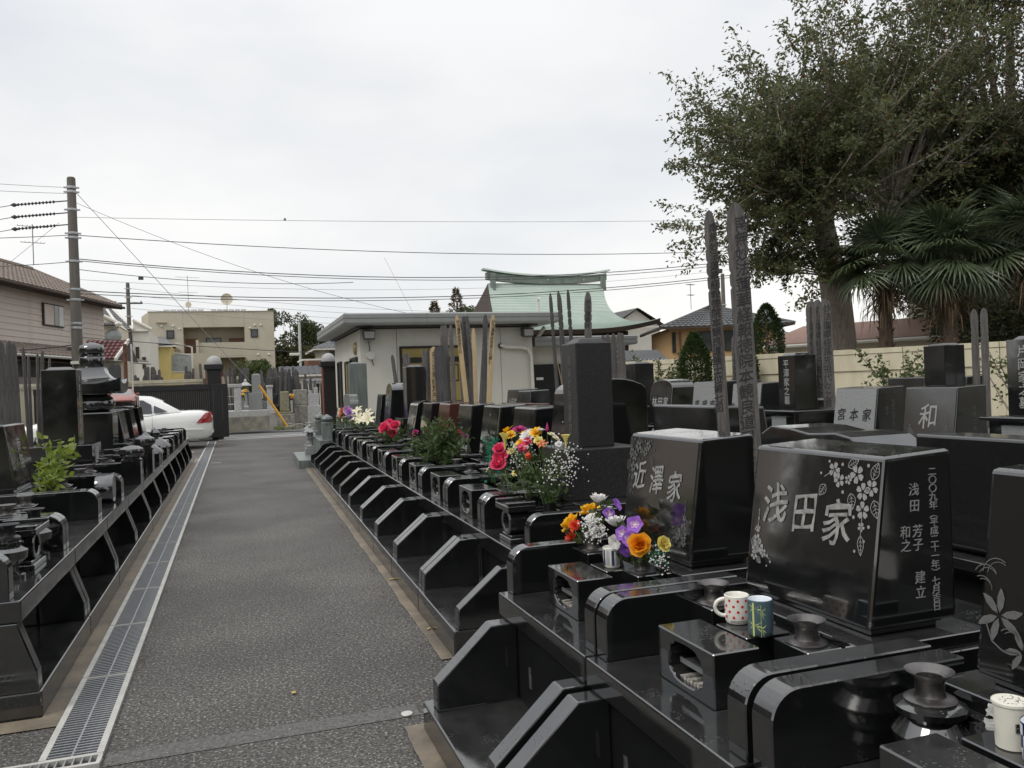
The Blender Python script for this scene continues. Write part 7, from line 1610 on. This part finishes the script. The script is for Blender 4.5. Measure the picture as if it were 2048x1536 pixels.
t = thing('old_grave', 'mossy rough pillar stone on stacked old slabs across the road', 'grave', (2.85, 34.6, .1), 0, OG)
s = Shape(); s.box(-.45, .5, -.35, .35, 0, .55); s.build('base_stone', 'old_stone', t, bevel=.03, seg=2); s = Shape(); s.box(-.34, .32, -.28, .28, .55, .66); s.build('base_stone', 'mossy_stone', t, bevel=.02); s = Shape(); s.hexa([(-.26, -.2, .66), (.24, -.2, .66), (.24, .2, .66), (-.26, .2, .66)], [(-.24, -.18, 1.66), (.22, -.18, 1.66), (.22, .18, 1.66), (-.24, .18, 1.66)]); s.build('headstone', 'mossy_stone', t, bevel=.05, seg=2)
t = thing('old_grave', 'weathered stone gateway beam with two pillars across the road', 'grave', (3.0, 36.2, .1), 0, OG)
s = Shape(); s.box(-.62, .55, -.12, .12, 1.85, 2.0); s.hexa([(-.7, -.15, 2.0), (.62, -.15, 2.0), (.62, .15, 2.0), (-.7, .15, 2.0)], [(-.78, -.15, 2.13), (.72, -.15, 2.15), (.72, .15, 2.15), (-.78, .15, 2.13)]); s.box(-.5, -.32, -.1, .1, 0, 1.85); s.box(.25, .43, -.1, .1, 0, 1.85); s.build('crossbeam_frame', 'old_stone', t, bevel=.015)
t = thing('old_grave', 'squat brown old stone block right of the mossy pillar across the road', 'grave', (3.72, 34.9, .1), 0, OG); s = Shape(); s.box(-.4, .35, -.3, .3, 0, .95); s.build('base_stone', 'old_stone', t, bevel=.03); s = Shape(); s.box(-.38, .38, -.25, .25, .95, 1.72); s.build('headstone', 'old_stone', t, bevel=.04, seg=2)
t = thing('old_grave', 'pale grey stepped grave left of the right gate post across the road', 'grave', (4.45, 34.9, .1), 0, OG); s = Shape(); s.box(-.38, .38, -.3, .3, 0, .9); s.build('base_stone', 'granite_pale', t, bevel=.015); s = Shape(); s.box(-.34, .30, -.22, .22, .9, 1.5); s.box(-.3, -.1, -.2, .2, 1.5, 1.66); s.box(.05, .24, -.2, .2, 1.5, 1.8); s.build('headstone', 'granite_pale', t, bevel=.015)
t = thing('old_grave', 'white stone gateway beam half hidden by the right gate post', 'grave', (4.7, 36.0, .1), 0, OG); s = Shape(); s.box(-.5, .6, -.1, .1, 2.0, 2.12); s.hexa([(-.6, -.13, 2.12), (.7, -.13, 2.12), (.7, .13, 2.12), (-.6, .13, 2.12)], [(-.66, -.13, 2.25), (.76, -.13, 2.25), (.76, .13, 2.25), (-.66, .13, 2.25)]); s.box(-.2, 0, -.1, .1, 0, 2.0); s.build('crossbeam_frame', 'granite_pale', t, bevel=.01)
s = Shape()
for k in range(60): x = R.uniform(2.2, 5.6); y = R.uniform(33.9, 34.5); q = R.uniform(.05, .16); s.box(x - q, x + q, y - q, y + q, .08, .1 + q * R.uniform(.8, 1.8))
tag(s.build('old_slabs', 'old_stone', None, bevel=.015), kind='stuff')
o = leaf_mesh('verge_grass', [[R.uniform(2.0, 6.0), R.uniform(33.8, 34.5), .1] for k in range(2600)], [[R.gauss(0, .4), R.gauss(0, .4), 1.2] for k in range(2600)], .16, .02, 'leaf_fresh', None, 4, 0); o['kind'] = 'stuff'
t = thing('guy_wire_guard', 'slanting yellow guy wire guard pipe across the road', 'guard pipe', (0, 0, 0)); s = Shape(); s.tube([(1.35, 34.0, 2.05), (2.68, 33.95, .12)], .055, 10); s.build('guard_pipe', 'yellow_guard', t, smooth=50)
for o in set(COL.objects) - _before:      # the plots across the road are small
    if o.parent is None: o.location = (.72 * o.location.x - .1, o.location.y, .1 + .82 * (o.location.z - .1)); o.scale = (.72, .9, .82)
OP = 'weathered planks crowding the old cemetery across the road'; OL = 'weathered grey memorial plank crowding the old cemetery across the road'
for k in range(120):
    q = R.random()
    if k < 6: x, y, top = -.12 + .07 * k, 35.7, 2.45 + R.uniform(-.05, .05)
    elif k < 14: x, y, top = .10 + .055 * (k - 6), 35.6, 2.48 + R.uniform(-.03, .03)
    elif k < 66: x, y, top = R.uniform(1.25, 2.5), R.uniform(35.6, 36.6), R.uniform(2.0, 2.5)
    else: x, y, top = R.uniform(2.5, 4.4), R.uniform(35.6, 36.8), R.uniform(1.75, 2.2)
    plank(OL, x, y, .10, round(top - .1, 1), .10, R.uniform(-.4, .4), 'plank_grey' if R.random() < .8 else 'plank_dark', None, (R.uniform(-.09, .09), R.uniform(-.05, .05)), OP, th=.02)
OW = 'planks showing above the cream boundary wall'
for k in range(34):
    x = R.choice((R.uniform(-3.5, -2.5), R.uniform(-1.9, -.9), R.uniform(-6.0, -4.2), R.uniform(-3.3, -2.6)))
    plank('weathered grey plank top showing above the cream boundary wall', x, R.uniform(34.5, 35.2), .10, round(R.uniform(2.1, 2.6), 1), .11, R.uniform(-.3, .3), 'plank_grey', None, (R.uniform(-.05, .05), 0), OW, th=.02)

# ---------------------------------------------------------------- trees and shrubs
def curve_pts(p, d, L, up, n=6, wob=.06):
    p = Vector(p); d = Vector(d).normalized(); out = [p.copy()]
    for k in range(n):
        d = (d + Vector((R.gauss(0, wob), R.gauss(0, wob), up / n + R.gauss(0, wob)))).normalized(); p = p + d * (L / n); out.append(p.copy())
    return out
def shoots(knots, per, Lr, leaf_n, cs, ds, wood, bias, up=.5, r0=.045, side=4, spread=.075):
    """Long slender shoots from pollarded knots, with side twigs and leaves strung along them."""
    for kp in knots:
        for i in range(per):
            a = R.uniform(0, 2 * math.pi); el = R.uniform(-.25, 1.35)
            d = Vector((math.cos(a) * math.cos(el), math.sin(a) * math.cos(el), math.sin(el))) + Vector(bias(kp))
            L = R.uniform(*Lr); pts = curve_pts(kp, d, L, up * R.uniform(-.3, 1.2)); n = len(pts)
            wood.tube(pts, [r0 * (1 - .85 * k / (n - 1)) for k in range(n)], 5, cap=False)
            tw = [pts[2:]]
            for j in range(side):
                q = R.randint(2, n - 2); dd = (pts[q + 1] - pts[q]).normalized() + Vector((R.gauss(0, .7), R.gauss(0, .7), R.gauss(0, .5)))
                t2 = curve_pts(pts[q], dd, L * R.uniform(.25, .45), R.uniform(-.5, .5), 4); wood.tube(t2, [.014, .011, .008, .006, .003], 3, cap=False); tw.append(t2)
            for path in tw:
                if path is not pts[2:] and len(tw) > 1 and path is not tw[0]:
                    for e_ in (path[-1], path[-2]):
                        for k in range(9): cs.append((e_.x + R.gauss(0, .13), e_.y + R.gauss(0, .13), e_.z + R.gauss(0, .07))); ds.append((R.gauss(0, .8), R.gauss(0, .8), -.15))
                m_ = int(leaf_n * .85 * len(path) / 6)
                for k in range(m_):
                    f = (1 - R.random() ** 1.5 * (.62 if path is tw[0] else .9)) * (len(path) - 1); b = min(int(f), len(path) - 2); w = path[b].lerp(path[b + 1], f - b)
                    cs.append((w.x + R.gauss(0, spread), w.y + R.gauss(0, spread), w.z + R.gauss(0, spread * .8))); dd = path[b + 1] - path[b]; ds.append((dd.x + R.gauss(0, .3), dd.y + R.gauss(0, .3), dd.z * .4 - .1))
# the big tree behind the wall
t = thing('broadleaf_tree', 'large spreading broadleaf tree with forked trunk rising behind the pale yellow wall', 'tree', (0, 0, 0))
wood = Shape()
wood.tube([(14.25, 16.75, -.02), (14.25, 16.75, .4), (14.2, 16.7, 2.0), (14.05, 16.65, 3.2), (13.95, 16.6, 4.0)], [.52, .42, .36, .35, .36], 14)
wood.tube([(13.98, 16.6, 3.6), (13.75, 16.55, 4.6), (13.6, 16.5, 5.3), (13.9, 16.5, 5.9)], [.30, .27, .27, .14], 12); wood.tube([(14.05, 16.62, 3.4), (14.75, 16.6, 4.3), (15.35, 16.6, 4.95), (15.75, 16.55, 5.5)], [.24, .22, .22, .20], 12)
wood.tube([(15.2, 16.6, 4.8), (16.1, 16.8, 5.3), (16.6, 16.9, 5.6)], [.15, .13, .11], 9)
for kp in ((13.6, 16.5, 5.3), (15.8, 16.55, 5.5)):
    for q in range(9): wood.ball((kp[0] + R.gauss(0, .14), kp[1] + R.gauss(0, .12), kp[2] + R.gauss(0, .12)), R.uniform(.12, .2), 6)
cs = []; ds = []
shoots([(13.6, 16.5, 5.3)], 58, (2.4, 4.3), 62, cs, ds, wood, lambda k: (-.55, -.15, .16), .34, .045, 6)
shoots([(13.9, 16.5, 5.8)], 30, (2.8, 4.6), 62, cs, ds, wood, lambda k: (-.1, -.1, .6), .3, .045, 6)
shoots([(15.75, 16.55, 5.4)], 44, (3.2, 5.2), 62, cs, ds, wood, lambda k: (.1, -.05, .75), .25, .045, 6)
shoots([(16.5, 16.9, 5.6)], 24, (2.6, 4.4), 60, cs, ds, wood, lambda k: (.35, 0, .4), .25)
shoots([(13.7, 16.5, 4.5), (13.9, 16.6, 3.8)], 12, (1.6, 2.8), 60, cs, ds, wood, lambda k: (-1.2, -.2, -.3), -.5, .03)
o = wood.build('trunk', 'bark', t, smooth=60, fix=False)
o = leaf_mesh('crown', cs, ds, .125, .056, 'leaf_big', t, 21, .25); o['kind'] = 'stuff'
c2 = [c for c in cs if R.random() < .035]; o = leaf_mesh('turning_leaves', c2, [(0, 0, -.3)] * len(c2), .12, .06, 'leaf_rust', t, 22, .3); o['kind'] = 'stuff'
def clump_tree(lab, x, y, h, rad_, m, n=9000, name='tree', cz=.62, leaf=.16, trunk=.16, group=None, cat='tree', lobes=16, sq=1.0, seed=1, base_z=0.0, m2=None):
    t = thing(name, lab, cat, (x, y, base_z), 0, group); s = Shape(); s.tube([(0, 0, -.02), (.03, .02, h * .3), (0, 0, h * .6), (.02, 0, h * .85)], [trunk, trunk * .8, trunk * .5, trunk * .12], 8)
    g = np.random.RandomState(seed); cs = []; ds = []
    for k in range(lobes):
        a = g.uniform(0, 6.28); u = g.uniform(-1, 1); rr = rad_ * g.uniform(.45, .92) * math.sqrt(1 - u * u * .7); c = np.array([rr * math.cos(a), rr * math.sin(a), h * cz + u * h * (1 - cz) * .82]); lr = rad_ * g.uniform(.28, .5)
        s.tube([(0, 0, h * .35), tuple(c * (.5, .5, .75)), tuple(c)], [trunk * .35, trunk * .2, .01], 5, cap=False)
        m_ = n // lobes; v = g.normal(0, 1, (m_, 3)); v /= np.linalg.norm(v, axis=1)[:, None]; rr2 = lr * g.uniform(.45, 1.05, (m_, 1)); p = c + v * rr2 * (1, 1, .8 * sq)
        cs.append(p); ds.append(v + (0, 0, .1))
    s.build('trunk', 'bark', t, fix=False); cs = np.concatenate(cs); ds = np.concatenate(ds)
    o = leaf_mesh('crown', cs, ds, leaf, leaf * .5, m, t, seed, .2); o['kind'] = 'stuff'
    if m2: k = g.choice(len(cs), len(cs) // 3, replace=False); o = leaf_mesh('turning_leaves', cs[k] * 1.02, ds[k], leaf, leaf * .5, m2, t, seed + 1, .2); o['kind'] = 'stuff'
    return t
clump_tree('dark reddish brown leaved tree at the top right corner', 20.6, 17.2, 13.5, 4.3, 'leaf_dark', 46000, cz=.60, leaf=.14, trunk=.3, lobes=46, seed=3, m2='leaf_brown')
clump_tree('dark evergreen tree filling the gap behind the right palms', 18.6, 16.2, 7.4, 2.4, 'leaf_dark', 24000, cz=.60, leaf=.14, trunk=.2, lobes=30, seed=9)
# palms
def frond_mesh():
    s = Shape(); s.tube([(0, 0, 0), (.22, 0, .06), (.46, 0, .05)], [.016, .012, .010], 5, cap=False); n = 34
    for k in range(n):
        a = rad(-128 + 256 * k / (n - 1)); L = .62 * (1 - .22 * abs(a) / 2.3) * R.uniform(.92, 1.05); c_, s_ = math.cos(a), math.sin(a); o_ = Vector((.46, 0, .05)); d = Vector((c_, s_, 0)); e_ = Vector((-s_, c_, 0)); w = .019
        z = lambda t: .10 * t - .34 * t ** 2.6 - .05 * (k % 2)
        p = [o_ + d * (L * q) + Vector((0, 0, z(q) * .8)) for q in (.03, .35, .7, 1.0)]; r_ = Vector((0, 0, .012))
        s.add([p[0] - e_*.006, p[0] + r_*.4, p[0] + e_*.006, p[1] - e_*w, p[1] + r_, p[1] + e_*w, p[2] - e_*w*.7, p[2] + r_*.6, p[2] + e_*w*.7, p[3]], [(0,1,4,3),(1,2,5,4),(3,4,7,6),(4,5,8,7),(6,7,9),(7,8,9)])
    me = s.build('frond', 'palm_leaf', None, fix=False); return me
FR = frond_mesh()
fm = FR.data; D.objects.remove(FR)
def palm(lab, x, y, h, n=30, k=1.0, seed=0):
    rr = random.Random(seed); t = thing('palm_tree', lab, 'palm tree', (x, y, 0), 0, 'fan palms behind the pale yellow wall'); s = Shape()
    s.tube([(0, 0, -.02), (.02, .02, h * .5), (0, 0, h)], [.15, .15, .13], 12)
    for q in range(60): z = h * (.3 + .7 * q / 60); a = q * 2.4; s.tube([(.13 * math.cos(a), .13 * math.sin(a), z), (.2 * math.cos(a), .2 * math.sin(a), z + .1)], [.03, .008], 4, cap=False)
    s.build('trunk', 'palm_bark', t, fix=False)
    for q in range(n):
        o = link('frond', fm, t, (0, 0, h + .05)); el = rad(rr.uniform(-38, 78)); sc_ = k * rr.uniform(.95, 1.3)
        o.rotation_euler = (rr.uniform(-.5, .5), -el, q * 2.4 + rr.uniform(-.3, .3)); o.scale = (sc_, sc_, sc_)
    s = Shape()
    for q in range(230):
        a = rr.uniform(0, 6.28); z = h - rr.uniform(.0, .9) ; L = rr.uniform(.35, .8); r1 = .16 + rr.uniform(.05, .42); dx, dy = math.cos(a), math.sin(a)
        p0 = Vector((.13 * dx, .13 * dy, z)); p1 = Vector((r1 * dx, r1 * dy, z - L * .45)); p2 = Vector(((r1 + .05) * dx, (r1 + .05) * dy, z - L)); e_ = Vector((-dy, dx, 0)) * .014
        s.add([p0 - e_, p0 + e_, p1 + e_, p1 - e_, p2], [(0, 1, 2, 3), (3, 2, 4)])
    s.build('dead_leaf_skirt', 'palm_dead', t, fix=False)['kind'] = 'stuff'
palm('fan palm standing left of the hanging basket with long drooping fans', 13.75, 14.75, 3.75, 26, 1.15, 1)
palm('biggest fan palm above the hanging basket, brown skirt of dead leaves below its fans', 14.65, 13.85, 3.65, 36, 1.25, 2)
palm('fan palm at the right edge above the five-character stele', 15.9, 12.9, 3.9, 28, 1.2, 3)
def conifer(lab, x, y, h, r, n=7000, seed=1, z0=0.0):
    t = thing('column_conifer', lab, 'conifer', (x, y, z0), 0, 'clipped column conifers'); s = Shape(); s.tube([(0, 0, -.01), (0, 0, h * .9)], [.06, .01], 6); s.build('trunk', 'bark', t)
    g = np.random.RandomState(seed); u = g.uniform(0, 1, n) ** .8; z = .15 + u * (h - .15); prof = r * (1 - u ** 3.0) ** .62 * (.78 + .22 * np.clip(u * 4, 0, 1)) * (1 + .13 * np.sin(9 * u + g.uniform(0, 6)))
    a = g.uniform(0, 6.28, n); q = prof * np.sqrt(g.uniform(.45, 1.1, n)) * (1 + .10 * np.sin(5 * a + 13 * u)); cs = np.stack([q * np.cos(a), q * np.sin(a), z], 1); ds = np.stack([np.cos(a), np.sin(a), np.full(n, .9)], 1)
    o = leaf_mesh('crown', cs, ds, .075, .032, 'leaf_conifer', t, seed, 0); o['kind'] = 'stuff'
conifer('dense column conifer before the pale wall, below the orange house', 10.25, 17.0, 2.45, .40, 9000, 1)
conifer('tapered conifer right of the widest tall plank', 11.3, 16.5, 2.05, .36, 6000, 2)
conifer('taller narrow conifer left of the big trunk, beside the three joined planks', 12.2, 16.9, 3.1, .45, 8000, 3)
def sapling(lab, x, y, h, spread, nb=9, lf=40, m='leaf_shrub', seed=1, leaf=.09):
    t = thing('sapling', lab, 'shrub', (x, y, 0), 0, 'leafy saplings by the pale yellow wall'); s = Shape(); cs = []; ds = []
    s.tube([(0, 0, -.01), (.02, 0, h * .35), (0, .02, h * .55)], [.035, .03, .025], 7)
    for k in range(nb):
        a = 2.4 * k + R.uniform(-.3, .3); z = h * R.uniform(.3, .55); pts = curve_pts((0, 0, z), (math.cos(a) * .8, math.sin(a) * .8, R.uniform(.4, 1.2)), h * R.uniform(.35, .6) * spread, .5, 5); s.tube(pts, [.018, .014, .011, .009, .006, .003], 5, cap=False)
        for q in range(lf):
            f = R.uniform(.35, 1.0) * (len(pts) - 1); b = min(int(f), len(pts) - 2); w = pts[b].lerp(pts[b + 1], f - b); cs.append((w.x + R.gauss(0, .04), w.y + R.gauss(0, .04), w.z + R.gauss(0, .04))); dd = pts[b + 1] - pts[b]; ds.append((dd.x * 4 + R.gauss(0, .7), dd.y * 4 + R.gauss(0, .7), R.gauss(.2, .4)))
    s.build('trunk', 'bark', t, fix=False); o = leaf_mesh('crown', cs, ds, leaf, leaf * .5, m, t, seed, 0); o['kind'] = 'stuff'
sapling('sparse leafy sapling left of the column conifer', 9.3, 17.0, 2.15, 1.0, 11, 60)
sapling('leafy sapling with forked stem right of the blue-grey stele', 9.95, 10.5, 1.95, .9, 10, 60, seed=2)
sapling('leafy branch of a shrub poking out left of the five-character stele', 10.35, 8.7, 1.75, 1.1, 9, 30, seed=3)
# trees standing behind and to the right of the camera, mirrored in the polished side faces
for k, (x, y, h, r_) in enumerate(((9.5, -4.5, 10.5, 3.6), (14.5, 1.5, 11.0, 3.8), (5.2, -11.0, 10.0, 3.6), (17.5, -6.0, 11.5, 4.0), (-5.5, -13.5, 9.0, 3.6), (11.5, -12.5, 11.0, 4.0))):
    clump_tree(('broad', 'tall', 'spreading', 'high', 'round', 'dense')[k] + ' dark tree outside the picture, mirrored in the polished stones', x, y, h, r_, 'leaf_dark', 9000, cz=.5, leaf=.30, trunk=.28, lobes=26, seed=60 + k, group='trees behind the viewer')
clump_tree('round leafy green tree beside the planks across the road', .95, 38.5, 2.9, .95, 'leaf_shrub', 5000, leaf=.14, cz=.62, trunk=.08, seed=5)
for k, (x, y, h, r, m, m2, lab) in enumerate(((6.2, 95, 10.6, 2.6, 'leaf_wood', None, 'tall rounded green tree right behind the apartment block'), (9.2, 96, 9.2, 2.6, 'leaf_wood', 'leaf_rust', 'autumn tinted rust and green tree behind the grey cottage'), (12.4, 98, 8.8, 2.5, 'leaf_wood', 'leaf_brown', 'brownish tree behind the steel lamp pole'), (4.2, 92, 7.6, 2.2, 'leaf_wood', 'leaf_brown', 'lower tree in the wood right of the apartment wall'), (8.0, 90, 6.4, 2.6, 'leaf_wood', 'leaf_brown', 'low bushy tree in front of the autumn tinted tree'), (15.6, 97, 8.0, 2.4, 'leaf_wood', None, 'green tree in the wood nearest the office eave'), (11.2, 88, 5.6, 2.4, 'leaf_wood', None, 'low green tree behind the brown shed'))):
    clump_tree(lab, x, y, h, r, m, 6000, leaf=.34, cz=.55, trunk=.2, lobes=22, seed=30 + k, m2=m2, group='trees of the distant wood')
clump_tree('rounded green treetop just over the office roof beside the temple', 27.5, 95, 10.8, 3.2, 'leaf_wood', 6000, leaf=.35, cz=.6, lobes=24, seed=41)
def spire(lab, x, y, h, r, seed):
    t = thing('conifer_tree', lab, 'tree', (x, y, 0), 0, 'thin conifers behind the office roof'); s = Shape(); s.tube([(0, 0, 0), (0, 0, h)], [.25, .02], 6); s.build('trunk', 'bark', t); g = np.random.RandomState(seed); n = 1700; u = g.uniform(.35, 1, n); a = g.uniform(0, 6.28, n); q = r * (1.02 - u) * 1.5 * np.sqrt(g.uniform(.1, 1, n)) * (.7 + .5 * np.sin(u * 46) ** 2)
    o = leaf_mesh('crown', np.stack([q * np.cos(a), q * np.sin(a), u * h], 1), np.stack([np.cos(a), np.sin(a), np.full(n, .3)], 1), .42, .14, 'leaf_brown', t, seed, 0); o['kind'] = 'stuff'
spire('shorter thin conifer top behind the office roof', 22.7, 95, 11.4, 2.6, 1); spire('taller thin conifer top behind the office roof, nearer the temple', 25.4, 95, 12.9, 3.0, 2)
clump_tree('small dark treetop showing over the apartment roof', 4.0, 105, 12.2, 1.3, 'leaf_wood', 2500, leaf=.4, cz=.85, lobes=12, seed=44)
